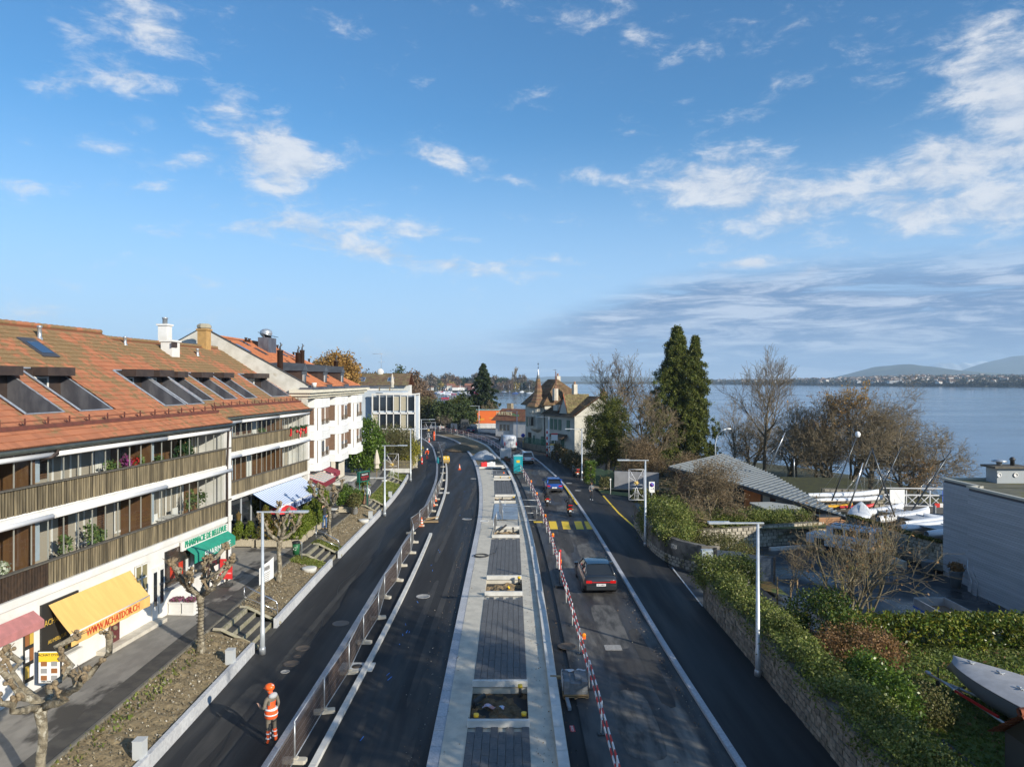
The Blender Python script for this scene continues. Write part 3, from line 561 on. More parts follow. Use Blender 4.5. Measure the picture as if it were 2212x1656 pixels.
# granite boundary wall: one object per block, with gaps at the steps
STEPS=[(30.4,33.4),(43.5,46.3),(60.6,63.8),(76.2,79.0)]
wl=thing('granite_wall','low wall of pale granite blocks between the planting beds and the left pavement','wall',(-11,20,0))
def wtop(y): return .46+.02*math.sin(y*.4)
gm=mat('granite_block',(.58,.59,.60),(.46,.47,.49),rough=.8,sc=9,bump=.15,rand=.07)
y=16.
while y<84:
    if any(a-.5<y<b-.55 for a,b in STEPS[:2]) or any(a-.2<y<b-1.2 for a,b in STEPS[2:3]): y+=.5; continue
    x,_,a=ptat(B0,y+.5); x2=ptat(B0,y)[0]; h=.46
    obj('block',G().box((0,0,h/2-.05),(.98,.16,h+.1)),gm,wl,loc=(x+11-.06,y-20+.5,0),rz=a); y+=1.
for (yy,lab) in ((20.9,'grey electrical bollard box at the near end of the granite wall'),(27.9,'grey electrical bollard box on the wall beside the second pollarded plane'),(57.3,'grey bollard box on the wall beside the round lid in the bed'),(67.5,'grey bollard box on the wall beside the lawn')):
    x=ptat(B0,yy)[0]; t=thing('bollard_box',lab,'bollard',(x-.22,yy,.1),group='bollard boxes along the granite wall'); obj('box_body',G().box((0,0,.42),(.30,.30,.84)),mat('box_grey',(.50,.52,.52),rough=.5),t); obj('box_lid',G().box((0,0,.855),(.32,.32,.03)),mat('box_grey',()),t)
def bedsurf(name,ya,yb,m,nu=10,noise_=.05,kind='structure',up=0.):
    n=max(8,int((yb-ya)*5))
    def f(u,v):
        y=ya+(yb-ya)*v; xr=ptat(B0,y)[0]-.14; xl=ptat(EDG,y)[0]; x=xl+(xr-xl)*u
        z=(ZF-.03)*(1-u)+.36*u+up*math.sin(math.pi*u)+noise_*mn.fractal((x*2.3,y*2.3,1),1,2,5)*math.sin(math.pi*min(1,max(0,u*.96+.02)))**.3
        return (x,y,z)
    g=G().grid(f,nu*2,n,sm=False); g.f=[q for q in g.f]; return obj(name,g,m,kind=kind)
bedsurf('planting_bed',14,30.3,SOIL,noise_=.09); bedsurf('planting_bed',33.5,43.4,SOIL,noise_=.09); bedsurf('planting_bed',46.4,60.4,SOIL,noise_=.09)
bedsurf('lawn',64,76,GRASS,noise_=.04); bedsurf('lawn',79.2,83.5,GRASS,noise_=.04)
P=[];
for a,b,k in ((14,30,2600),(33.6,43.2,1500),(46.6,60,1600)):
    for _ in range(k):
        y=rnd.uniform(a,b); u=rnd.random(); xr=ptat(B0,y)[0]-.2; xl=ptat(EDG,y)[0]; P.append((xl+(xr-xl)*u,y,(ZF-.02)*(1-u)+.37*u+.045))
P=np.array(P)
obj('bed_stones_and_clods',leafmesh('bed_stones',P,.055,leafmat('clods',[(.10,.08,.05),(.20,.16,.10),(.30,.26,.18),(.14,.11,.06),(.5,.47,.4)],0.,.9),asp=1.2),kind='stuff')
def tufts(name,pts,h,cols,n=1,label=None):
    obj(name,leafmesh(name,pts,h,leafmat(name,cols,.2),asp=2.2,droop=-1.2),kind='stuff')
P=[]
for _ in range(9000):
    y=rnd.choice([rnd.uniform(64,76),rnd.uniform(79.3,83.4),rnd.uniform(42,43.3),rnd.uniform(46.4,47.6)]) ; u=rnd.random() if y>60 or rnd.random()<.3 else rnd.random()*.9; xr=ptat(B0,y)[0]-.2; xl=ptat(EDG,y)[0]; P.append((xl+(xr-xl)*u,y,(ZF-.03)*(1-u)+.37*u+.06))
for _ in range(260):
    y=rnd.gauss(24.3,2.2); u=rnd.uniform(.0,.35); xr=ptat(B0,y)[0]; xl=ptat(EDG,y)[0]; P.append((xl+(xr-xl)*u,y,(ZF)*(1-u)+.4*u+.02))
tufts('bed_grass',np.array(P),.07,[(.10,.15,.02),(.16,.19,.04),(.20,.19,.06)])
for i,(a,b) in enumerate(STEPS):
    n=[4,4,4,4][i]; x0=ptat(EDG,(a+b)/2)[0]+ (.55 if i<2 else .4); x1=ptat(B0,(a+b)/2)[0]+.05; rise=ZF/(n); t=thing('steps',['concrete steps nearest the camera from the pavement up to the forecourt','concrete steps beside the green waste bin','concrete steps in front of the electronic sign board','farthest concrete steps across the lawn'][i],'steps',((x0+x1)/2,(a+b)/2,0)); w=b-a; cx=(x0+x1)/2
    xl=ptat(EDG,(a+b)/2)[0]; obj('landing',G().box((xl-.1-cx+(x0-xl+.1)/2,0,ZF-.12),(x0-xl+.1,w,.24)),FORED,t)
    for k in range(n):
        za=ZF-rise*(k+1); xa=x0+(x1-x0)*k/n; xb=x0+(x1-x0)*(k+1)/n
        obj('tread',G().box(((xa+xb)/2-cx,0,za/2-.05),(xb-xa,w-.2,za+.12)),FORED,t); obj('nosing',G().box((xa-cx-.04,0,(za+rise)/2),(.13,w-.16,za+rise+.01)),mat('mossy_concrete',(.33,.30,.23),(.22,.21,.13),rough=.9,sc=5),t)
    for sgn in (-1,1): obj('side_kerb',G().slab([(x0-.3-cx,sgn*w/2-.09,ZF+.04),(x0-.3-cx,sgn*w/2+.09,ZF+.04),(x1-.35-cx,sgn*w/2+.09,.16),(x1-.35-cx,sgn*w/2-.09,.16)][::-1 if sgn==2 else 1],.0001) if False else G().tube([(x0-.35-cx,sgn*w/2,ZF+.0),(x0-cx,sgn*w/2,ZF-.02),(x1-cx,sgn*w/2,.10)],.09,4,sm=False),mat('mossy_concrete',()),t)
    if i<2:
        h=thing('handrail',['tubular steel handrail on the far side of the nearest steps','tubular steel handrail on the far side of the steps by the waste bin'][i],'handrail',(x0,b+.25,0))
        S=mat('stainless',(.62,.63,.65),rough=.22,metal=.9); Lx=x1-x0-.1
        obj('rail',G().tube([(-.25,0,ZF+.0),(-.25,0,ZF+.86),(-.18,0,ZF+.92),(Lx-.2,0,.25+.80),(Lx-.15,0,.2+.7),(Lx-.15,0,.15)],.028,8),S,h); obj('middle_rail',G().tube([(-.25,0,ZF+.42),(Lx-.15,0,.62)],.02,6),S,h)
for (x,y,z,r,lab) in ((*gp(1237/1.8517,2273/1.8517,.62),.62,.42,'round pale lid in the bed beside the pollarded tree and waste bin'),(*gp(1455/1.8517,2080/1.8517,.6),.6,.40,'round pale lid in the bed beside a bollard box')):
    tag(obj('round_lid',G().lathe([(r*.9,-.2),(r,0),(r,.06),(r*.9,.08),(.02,.08)],n=22),CONCL,loc=(x,y,z)),lab,'manhole cover')
x,y=gp(1052/1.8517,2393/1.8517,.7); tag(obj('round_lid',G().lathe([(.42,-.1),(.45,.02),(.45,.07),(.38,.08),(.02,.07)],n=20),IRON,loc=(x,y,.66)),'rusty brown round lid in the bed beside the nearest handrail','manhole cover')
# ================================================================ APARTMENT BLOCKS A AND B
TH=math.atan2(4.91,7.55); CT,ST=math.cos(TH),math.sin(TH)
TILE=mat('clay_tile',(.50,.165,.060),(.38,.12,.045),rough=.85,sc=1.8,rand=.12,c3=(.24,.19,.075),sc3=.55,fac3=(.47,.60)); 
def tile_moss(name,rand,island,mossy,base=((.42,.165,.083),(.32,.125,.065))):
    if name in MC: return MC[name]
    m=bpy.data.materials.new(name); m.use_nodes=True; MC[name]=m; nt=m.node_tree; b=NB(nt); P=nt.nodes['Principled BSDF']; P.inputs['Roughness'].default_value=.9
    pos=b.n('ShaderNodeNewGeometry').outputs['Position']
    r=b.n('ShaderNodeObjectInfo').outputs['Random'] if rand else b.n('ShaderNodeNewGeometry').outputs['Random Per Island']
    col=b.mix(r,base[0],base[1])
    if mossy:
        # lichen: streaks running down the slope, thicker towards the upper courses, speckled
        big=b.noise(b.mapv(pos,(.55,.55,.45)),1.,4,.6); fine=b.noise(pos,9.,4,.75); mid=b.noise(b.mapv(pos,(1.,1.3,1.)),2.2,3,.6)
        sp=b.n('ShaderNodeSeparateXYZ'); b.l(pos,sp.inputs[0]); hgt=b.mr(sp.outputs[2],9.3,13.8,-.12,.07,False)
        near=b.mr(sp.outputs[1],26,46,-.05,.06,False)
        cov=b.m('ADD',b.m('ADD',b.m('ADD',big,hgt),b.m('MULTIPLY',b.m('SUBTRACT',mid,.5),.7)),near)
        cov=b.m('ADD',cov,b.m('MULTIPLY',b.m('SUBTRACT',r,.5),.13))
        k=b.mr(cov,.40,.58); sk=b.mr(b.m('ADD',fine,b.m('MULTIPLY',k,.28)),.52,.62)
        f=b.m('MULTIPLY',k,b.m('ADD',b.m('MULTIPLY',sk,.85),.08))
        mc=b.mix(b.noise(pos,23.,2),(.07,.045,.025),(.36,.25,.115)); col=b.mix(f,col,mc)
        soot=b.mr(b.n('ShaderNodeVectorMath',operation='DISTANCE').outputs['Value'],0,1)  if False else None
    b.l(col,P.inputs['Base Color']); return m
TM=tile_moss('roof_tile_near',True,0,True); TM2=tile_moss('roof_tile_field',False,0,True)
def tile_geo(g,x,y,z,w=.26,l=.40,c=CT,s=ST,t=.035,amp=.022,lift=.036):
    us=[0,.25,.5,.75,1]; hh=[amp,0,amp,0,amp]
    # lower edge lifted over the course below
    lo=[];up=[];bt=[]
    for u,h in zip(us,hh):
        yy=y+(u-.5)*w
        lo.append((x+s*(h+lift),yy,z+c*(h+lift))); up.append((x-l*c+s*h,yy,z+l*s+c*h)); bt.append((x+s*(h+lift-t),yy,z+c*(h+lift-t)))
    k=5; g.add(lo+up+bt,[(i,i+1,k+i+1,k+i) for i in range(4)]+[(2*k+i,2*k+i+1,i+1,i) for i in range(4)])
def tiled(root,s0,s1,upmax,holes,x0,z0,near,c=CT,s=ST,m=TM,m2=TM2,w=.26,pitch=.36,shape=None):
    pm=G(); tile_geo(pm,0,0,0,w,.40,c,s); pm=pm.mesh('tile',[m]); rest=G(); lst=[]
    n=int((s1-s0)/w); r=int(upmax/pitch)
    for j in range(r):
        for i in range(n):
            yy=s0+(i+.5)*w; up=(j)*pitch
            if any(a-.1<yy<b+.1 and ua-.05<up+.18<ub+.05 for a,b,ua,ub in holes): continue
            if shape and not shape(yy,up): continue
            lst.append((abs(yy-near)*.5+up*1.2,yy,up))
    lst.sort(); 
    for k,(d,yy,up) in enumerate(lst):
        j=rnd.uniform(-.006,.006); x=x0-up*c; z=z0+up*s+j
        if k<298:
            o=bpy.data.objects.new('tile',pm); COL.objects.link(o); o.parent=root; o.location=(x,yy,z)
        else: tile_geo(rest,x,yy,z,w,.40,c,s)
    o=obj('tile',rest,m2,root); o['kind']='stuff'
LOUV=mat('brown_louvre',(.16,.09,.05),(.11,.06,.035),rough=.7,sc=4); BLUEP=mat('grey_blue_panel',(.40,.46,.50),(.34,.40,.44),rough=.6,sc=2)
CASS=mat('awning_cassette_white',(.80,.80,.80),rough=.45); GUT=mat('dark_green_gutter',(.07,.085,.075),(.11,.12,.10),rough=.5,sc=3,metal=.3)
CURT=mat('curtain',(.60,.60,.56),rough=.9)
IGL=mat('inner_glass',(.03,.028,.025),rough=.35,spec=.15)
def block(root,s0,s1,fl,pattern,awn_breaks,seed,endwall=True,vis0=None):
    rr=random.Random(seed); vis0=s0 if vis0 is None else vis0; Lm=s1-vis0; cy=(s1+vis0)/2
    zs=[(7.02,7.93,9.02),(4.29,5.18,6.74)]
    # body of the building
    g=G(); g.box((-8.2,(s0+s1)/2,4.6),(13.2,s1-s0,9.2)); obj('body',g,RENDER,root)
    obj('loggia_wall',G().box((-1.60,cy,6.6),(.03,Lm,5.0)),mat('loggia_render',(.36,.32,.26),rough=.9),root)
    for k,(rb,rt,top) in enumerate(zs):
        # slab & back wall
        obj('balcony_slab',G().box((-.8,cy,rb-.13),(1.58,Lm,.26)),RENDER,root); 
        obj('slab_edge',G().box((.045,cy,rb-.15),(.10,Lm,.2)),WHITE,root)
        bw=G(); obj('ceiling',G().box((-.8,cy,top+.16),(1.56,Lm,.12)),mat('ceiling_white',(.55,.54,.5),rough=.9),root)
        x=-1.585; yy=vis0
        while yy<s1-.4:
            ty=rr.choice('SDSPWDSPCDPSW'); w={'D':1.0,'S':.62,'W':1.15,'C':.7,'P':1.7,'B':.9}[ty]*rr.uniform(.85,1.15); w=min(w,s1-.3-yy); c=yy+w/2; h0,h1=rb+.02,top+.1
            if ty=='S':
                q=G()
                q.box((x,c,(h0+.75+h1-.15)/2),(.05,w-.06,h1-.15-h0-.75)); 
                for z in np.arange(h0+.8,h1-.2,.09): q.box((x+.035,c,z),(.03,w-.12,.05),0,0,0,.5)
                obj('louvred_shutter',q,LOUV,root)
            elif ty=='W':
                f=obj('window_frame',G().box((x,c,h0+.55),(.06,w,.08)).box((x,c,h1-.25),(.06,w,.08)).box((x,c-w/2+.04,(h0+h1)/2+.15),(.06,.08,h1-h0-.8)).box((x,c+w/2-.04,(h0+h1)/2+.15),(.06,.08,h1-h0-.8)).box((x,c,(h0+h1)/2+.15),(.06,.06,h1-h0-.8)),WHITE,root)
                obj('pane',G().box((x-.03,c,(h0+h1)/2+.15),(.02,w-.1,h1-h0-.85)),IGL,f)
            elif ty=='D':
                f=obj('balcony_door',G().box((x,c-w/2+.04,(h0+h1)/2),(.07,.08,h1-h0)).box((x,c+w/2-.04,(h0+h1)/2),(.07,.08,h1-h0)).box((x,c,h1-.05),(.07,w,.1)).box((x,c,h0+.1),(.07,w,.2)),WHITE,root); obj('pane',G().box((x-.02,c,(h0+h1)/2),(.02,w-.12,h1-h0-.2)),IGL,f)
            elif ty=='C': obj('curtain',G().grid(lambda u,v:(x+.05+.025*math.sin(u*26),c-w/2+w*u,h0+.1+(h1-h0-.2)*v),20,2),CURT,root)
            elif ty=='P': obj('wood_panel',G().box((x+.03,c,(h0+h1)/2),(.05,w-.04,h1-h0)),WOODB,root)
            elif ty=='B': obj('inner_blind',G().box((x,c,(h0+h1)/2),(.04,w-.1,h1-h0-.1)),BLUEP,root)
            yy+=w+rr.uniform(.02,.5)
        # glazing
        n=int(Lm/.74); wd=Lm/n
        pm=G().quad((0,-wd/2+.01,rt/2-top/2+.01),(0,wd/2-.01,rt/2-top/2+.01),(0,wd/2-.01,top/2-rt/2-.01),(0,-wd/2+.01,top/2-rt/2-.01)).mesh('glass_pane',[GLASS])
        pf=G().box((0,0,0),(.035,.028,top-rt)).mesh('glazing_bar',[mat('glazing_edge',(.50,.50,.44),rough=.3,metal=.4)])
        for i in range(n):
            o=bpy.data.objects.new('glass_pane',pm); COL.objects.link(o); o.parent=root; o.location=(-.12,vis0+wd*(i+.5),(rt+top)/2); 
            o=bpy.data.objects.new('glazing_bar',pf); COL.objects.link(o); o.parent=root; o.location=(-.11,vis0+wd*i,(rt+top)/2)
        for s_ in pattern: 
            if vis0<s_<s1: obj('divider_panel',G().box((-.32,s_,(rt+top)/2),(.05,.46,top-rt-.02)),BLUEP,root); obj('divider_wood',G().box((-.85,s_-.2,(rb+top)/2),(1.4,.08,top-rb)),WOODB,root)
        # railing with slats
        obj('slat_gap_shade',G().box((-.045,cy,(rb+rt)/2),(.012,Lm,rt-rb-.06)),BLACK,root)  # black sheet added behind the slats, painting the gaps dark as shade
        rail=obj('balcony_railing',G().box((.02,cy,rt-.02),(.17,Lm,.05)),[WOODR],root)
        n=int(Lm/.128); wd=Lm/n; key=(round(wd,3),k)
        sm_=G().box((0,0,0),(.024,wd-.046,rt-rb-.06)).mesh('slat',[WOOD]); sd=G().box((0,0,0),(.024,wd-.03,rt-rb-.06)).mesh('slat',[WOODD])
        for i in range(n):
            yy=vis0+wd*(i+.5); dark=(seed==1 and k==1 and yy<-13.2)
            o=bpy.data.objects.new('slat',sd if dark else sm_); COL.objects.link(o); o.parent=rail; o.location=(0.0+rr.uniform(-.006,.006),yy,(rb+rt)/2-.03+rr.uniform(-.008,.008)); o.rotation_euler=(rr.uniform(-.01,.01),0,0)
        # awning cassettes under the slab above
        br=[vis0]+[b for b in awn_breaks if vis0<b<s1]+[s1]
        for a,b in zip(br[:-1],br[1:]):
            zc=(top-.12) if k==0 else top-.02
            obj('awning_cassette',G().tube([(.10,a+.06,zc),(.10,b-.06,zc)],.095,8,sm=True),CASS,root)
    # eave, gutter, roof
    obj('eave_board',G().box((.03,(s0+s1)/2,9.12),(.22,s1-s0,.14)),mat('eave_dark',(.09,.09,.08),rough=.8),root)
    obj('gutter',G().tube([(.24,s0,9.14),(.24,s1+.02,9.14)],.085,8),GUT,root)
RIDGE=9.0
def roofbase(root,s0,s1,holes,overh):
    # sloping deck cut around the recesses, back slope, gable ends, ridge
    us=sorted(set([0.,RIDGE]+[h[2] for h in holes]+[h[3] for h in holes])); ss=sorted(set([s0,s1]+[h[0] for h in holes]+[h[1] for h in holes])); g=G()
    pt=lambda s,u:(.15-u*CT-.02*ST,s,9.25+u*ST-.02*CT)
    for a,b in zip(ss[:-1],ss[1:]):
        for c,d in zip(us[:-1],us[1:]):
            if any(h[0]<=a and b<=h[1] and h[2]<=c and d<=h[3] for h in holes): continue
            g.quad(pt(a,c),pt(b,c),pt(b,d),pt(a,d))
    xr,zr=pt(0,RIDGE)[0],pt(0,RIDGE)[2]
    g.quad((xr,s0,zr),(xr,s1,zr),(xr-7.6,s1,9.2),(xr-7.6,s0,9.2))
    r=obj('roof',g,mat('roof_deck',(.20,.07,.03),rough=.9),root)
    for s_ in (s0+.01,s1-.01): obj('gable',G().quad((.1,s_,9.2),(xr,s_,zr-.06),(xr-7.5,s_,9.2)) ,RENDER,root)
    rg=G()
    n=int((s1-s0)/.4)
    for i in range(n): rg.tube([(xr,s0+i*.4,zr+.02),(xr,s0+i*.4+.42,zr+.04)],[.11,.125],7,cap=False)
    rt=obj('ridge_tile',rg,TM2,r); rt['kind']='stuff'
    return r
def recess(root,h,hood=True):
    a,b,u0,u1=h; P=lambda s,u,dz=0:(.15-u*CT,s,9.25+u*ST+dz); t=obj('roof_recess',G().quad(P(a,u0,-.03),P(b,u0,-.03),(P(b,u1)[0],b,P(b,u0)[2]-.03),(P(a,u1)[0],a,P(a,u0)[2]-.03)),ZINC,root)
    for s_,f in ((a,1),(b,-1)):
        obj('cheek',G().slab([P(s_,u0,.03),(P(s_,u1)[0],s_,P(s_,u0)[2]-.05),P(s_,u1,.03)],.02*f),ZINC,t)
    xb=P(a,u1)[0]; zb=P(a,u0)[2]; zt=P(a,u1)[2]
    obj('recess_back',G().box((xb+.25,(a+b)/2,(zb+zt)/2),(.06,b-a,zt-zb)),COPPER,t)
    w=(b-a); obj('recess_window',G().box((xb+.30,(a+b)/2-w*.1,zt-.75),(.04,w*.42,.95)),WHITE,t); obj('recess_pane',G().box((xb+.33,(a+b)/2-w*.1,zt-.75),(.02,w*.28,.8)),DGLASS,t)
    if hood: obj('hood',G().box((xb+.55,(a+b)/2+w*.1,zt-.06),(.75,w*.85,.36)),COPPER,t)
    obj('flashing',G().tube([P(a-.06,u0,.06),P(a-.06,u1,.06),P(b+.06,u1,.06)],.05,4,sm=False).tube([P(b+.04,u1,.05),P(b+.04,u0,.05),P(a-.04,u0,.05)],.035,4,sm=False),GALV,t)
AX,AY=-15.15,38.2; RZ=-math.atan(.09)
A=thing('apartment_building','long apartment block with brown slatted balconies and mossy tiled roof, shops below, nearest the camera','apartment building',(AX,AY,0),RZ)
HA=[(-12.55,-10.7,1.8,4.95),(-9.7,-7.8,1.8,4.95),(-3.8,-2.05,1.8,4.95),(-1.75,-.2,1.8,4.95)]
HA_SK=(-7.35,-6.35,6.0,7.55)
block(A,-34,-.02,2,[-13.5,-6.7],[-13.1,-6.1],1,vis0=-18.5)
rA=roofbase(A,-34,0,HA,0)
tiled(rA,-18.5,0.08,8.9,HA+[HA_SK],.15,9.25,-11)
for h in HA: recess(A,h)
obj('end_pillar',G().box((-3.9,-.25,4.55),(7.9,.5,9.1)),WHITE,A)
P_=lambda s,u,d=0:(.15-u*CT+d*ST,s,9.25+u*ST+d*CT)
sk=obj('skylight',G().slab([P_(-7.35,6.0,.09),P_(-6.35,6.0,.09),P_(-6.35,7.55,.09),P_(-7.35,7.55,.09)],.1),mat('skylight_frame',(.10,.10,.11),rough=.5,metal=.4),A); obj('pane',G().slab([P_(-7.2,6.25,.11),P_(-6.5,6.25,.11),P_(-6.5,7.2,.11),P_(-7.2,7.2,.11)],.01),BGLASS,sk)
def vent(root,s,u,h=.5,r=.09):
    p=P_(s,u); obj('vent_pipe',G().lathe([(r*1.8,-.1),(r*1.5,.02),(r,.08),(r,h),(r*1.3,h+.02),(r*1.3,h+.1),(.02,h+.12)],n=10),GALV,root,loc=p)
vent(A,-5.8,7.7)
def snowguard(root,s0,s1):
    g=G(); IR=mat('rust_red_iron',(.16,.05,.035),(.11,.04,.03),rough=.8,sc=4)
    a=P_(s0,.95,.10); b=P_(s1,.95,.10); c=P_(s0,1.0,.34); d=P_(s1,1.0,.34)
    o=obj('snow_guard',G().box(((a[0]+b[0])/2,(s0+s1)/2,a[2]),(.03,s1-s0,.15)).tube([c,d],.012,4),IR,root)
    for i in range(int((s1-s0)/1.1)+1): s_=s0+.1+i*1.1; p=P_(s_,.97,0); obj('bracket',G().box((p[0],s_,p[2]+.2),(.05,.035,.40)).box((p[0]-.12,s_,p[2]+.16),(.25,.03,.03),0,0,0,0.58),IR,o)
snowguard(A,-18,-.1)
dp=G().tube([(.24,-13.1,9.1),(.24,-13.1,8.93),(.16,-13.3,8.82),(-.05,-13.55,8.78)],.07,8); obj('downpipe',dp,COPPER,A); obj('downpipe',G().tube([(.24,-.35,9.1),(.24,-.35,8.95),(.12,-.45,8.8),(.08,-.5,7.0),(.08,-.5,.9)],.055,8),COPPER,A)
B=thing('apartment_building','second apartment block set back behind the white pillar, with slatted balconies above the restaurant','apartment building',(-18.16,AY,0),RZ)
HB=[(5.4,6.75,1.8,4.95),(8.1,9.85,1.8,4.95),(11.1,12.85,1.8,4.95),(15.4,18.7,1.8,4.95)]
block(B,-2,19.25,2,[6.9,14.6],[7.5,13.3],2,vis0=1.)
rB=roofbase(B,-2,19.35,HB,0)
tiled(rB,1.0,19.3,8.9,HB,.15,9.25,8)
for h in HB: recess(B,h)
snowguard(B,1,19.2); vent(B,6.0,8.3,.4); vent(B,13.4,7.5,.4)
obj('end_pillar',G().box((-.75,19.15,4.5),(1.6,.35,9.0)),WHITE,B)
obj('downpipe',G().tube([(.24,19.1,9.1),(.2,19.1,8.9),(.0,19.0,8.75)],.06,8),COPPER,B)
def chimney(root,s,u,w,d,h,m,name='chimney',cap=None):
    p=P_(s,u); c=obj(name,G().box((p[0],s,p[2]+h/2-.3),(d,w,h+.6)),m,root); obj('chimney_cap',G().box((p[0],s,p[2]+h+.06),(d+.16,w+.16,.12)),cap or m,c); return c,p
c_,p=chimney(B,9.9,7.5,.95,.8,.8,WHITE); obj('vent_grille',G().box((p[0]+.46,9.6,p[2]+.6),(.02,.7,.35)),COPPER,c_)
c_,p=chimney(B,11.2,8.9,.65,.65,1.25,WHITE); obj('flue',G().lathe([(.16,0),(.16,.4),(.2,.4),(.2,.5)],(p[0],11.2,p[2]+1.35),10),GALV,c_)
OCH=mat('ochre_render',(.50,.30,.11),(.40,.24,.09),rough=.9,sc=3)
c_,p=chimney(B,16.5,8.9,.75,.7,1.3,OCH); obj('chimney_pot',G().lathe([(.33,0),(.55,.2),(.55,.38),(.38,.52)],(p[0],16.5,p[2]+1.3),8,0,False),mat('pot_concrete',(.36,.33,.25),rough=.9),c_)
# smoke-free ground floors ------------------------------------------------ shops of block A
GF=mat('shop_dark',(.03,.028,.025),rough=.5); GOLD=mat('gold_lettering',(.62,.42,.08),rough=.5); REDL=mat('red_lettering',(.65,.05,.02),rough=.6)
def facadebox(root,name,s0,s1,z0,z1,m,x=.0,th=.06): return obj(name,G().box((x,(s0+s1)/2,(z0+z1)/2),(th,s1-s0,z1-z0)),m,root)
obj('shop_wall',G().box((-.2,-9.,2.45),(.34,17.9,3.3)),RENDER,A)
w=facadebox(A,'shop_window',-13.6,-11.75,1.65,3.7,GF,.0,.08)
for i,(tx,z,sz,s_) in enumerate((('ACHAT D\'OR',3.0,.30,-12.75),('PRIX',2.62,.34,-12.2),('AU MEILLEUR',2.3,.19,-12.85))): text(tx,sz,GOLD,w,(.045,s_,z),(R(90),0,R(90)),sx=.8)
for i in range(5): obj('gold_bar_picture',G().box((.045,-12.4+.14*i,1.85+.07*(i%2)),(.01,.12,.16)),[GOLD,mat('copper_print',(.3,.12,.04),rough=.6)][i%2],w)
w2=facadebox(A,'poster_panel',-14.35,-13.95,1.3,3.2,GF,.0,.07)
for i in range(3):
    for j in range(2): obj('poster_picture',G().box((.04,-14.25+.2*j,1.65+.55*i),(.01,.17,.42)),[GOLD,SIGNW,mat('copper_print',())][(i+j)%3],w2)
YAW=mat('yellow_canvas',(.80,.50,.16),(.74,.45,.14),rough=.85,sc=.8,stretch=(1,6,1))
aw=thing('shop_awning','yellow canvas awning with red web address above the gold buyer shop','awning',(AX,AY,0),RZ)
obj('canvas',G().grid(lambda u,v:(.06+.84*v,-13.3+4.6*u,3.62-1.02*v-.03*math.sin(math.pi*v)),12,6),YAW,aw)
vl=obj('valance',G().grid(lambda u,v:(.91+.02*math.sin(u*40),-13.3+4.6*u,2.6-.42*v),40,1),YAW,aw); text('WWW.ACHATDOR.CH',.38,REDL,aw,(.945,-11.0,2.40),(R(90),0,R(90)),sx=.78)
obj('front_bar',G().tube([(.90,-13.3,2.6),(.90,-8.7,2.6)],.03,6),WHITE,aw)
aw=thing('shop_awning','faded pink awning at the near end of the shops','awning',(AX,AY,0),RZ); PK=mat('pink_canvas',(.40,.17,.16),(.5,.2,.19),rough=.85)
obj('canvas',G().grid(lambda u,v:(.06+.4*v,-17.5+3.5*u,3.66-.3*v),4,3),PK,aw); obj('valance',G().grid(lambda u,v:(.46,-17.5+3.5*u,3.36-.25*v),4,1),PK,aw)
obj('shop_sill',G().box((.1,-12.7,1.58),(.22,1.9,.06)),CONCL,A); obj('shop_step',G().box((.22,-8.7,.92),(.5,4.0,.16)),mat('travertine',(.62,.57,.48),(.5,.46,.38),rough=.6,sc=3),A)
obj('shop_door',G().box((.0,-9.65,2.0),(.06,.6,2.1)),mat('maroon_door',(.12,.03,.03),rough=.5),A)
f=facadebox(A,'grid_window',-8.3,-7.45,1.9,3.65,mat('yellowish_glass',(.25,.22,.12),rough=.2),.0,.05)
for i in range(3): obj('glazing_bar',G().box((.035,-8.3+.42*i,2.78),(.03,.05,1.75)),WHITE,f)
for i in range(4): obj('glazing_bar',G().box((.036,-7.88,1.95+.56*i),(.028,.85,.05)),WHITE,f)
for i in range(2): obj('shop_door',G().box((.0,-6.9+.5*i,2.1),(.07,.42,2.3)),[WHITE,WHITE][i],A); obj('door_pane',G().box((.04,-6.9+.5*i,2.3),(.01,.25,1.5)),DGLASS,A)
f=facadebox(A,'shop_window',-6.1,-4.0,2.1,3.75,GLASS,.02,.03); facadebox(A,'shop_interior',-6.1,-4.0,2.1,3.75,mat('shop_inside',(.12,.07,.05),(.03,.03,.03),rough=.8,sc=1.5),-.015,.03)
for s_,m_ in ((-5.7,REDL),(-5.0,REDL),(-4.4,SIGNW)): facadebox(A,'window_poster',s_,s_+.35,2.4,3.0,m_,.0+.008,.01)
f=facadebox(A,'shop_window',-3.6,-1.1,2.0,3.4,DGLASS,.0,.05); facadebox(A,'window_post',-2.4,-2.3,1.0,3.6,COPPER,.03,.08)
obj('window_ledge',G().box((.12,-4.7,2.04),(.26,2.9,.07)),mat('grey_ledge',(.3,.3,.3),rough=.6),A)
fa=facadebox(A,'fascia',-18.5,0,4.02,4.30,WHITE,.06,.12)
sg=facadebox(A,'sign_band',-4.95,-.55,3.50,3.95,WHITE,.1,.08)
text('PHARMACIE DE BELLEVUE',.44,mat('green_lettering',(.03,.30,.18),rough=.5),sg,(.17,-2.75,3.76),(R(90),0,R(90)),ext=.02,sx=.78)
GA=mat('green_canvas',(.02,.30,.20),(.02,.25,.17),rough=.8)
aw=thing('shop_awning','small green awning lettered in white over the pharmacy','awning',(AX,AY,0),RZ)
obj('canvas',G().grid(lambda u,v:(.14+.42*v,-4.6+4.05*u,3.55-.28*v),4,2),GA,aw); obj('valance',G().grid(lambda u,v:(.56,-4.6+4.05*u,3.27-.42*v),4,1),GA,aw); text('PHARMACIE',.42,SIGNW,aw,(.58,-2.4,3.06),(R(90),0,R(90)),sx=1.15)
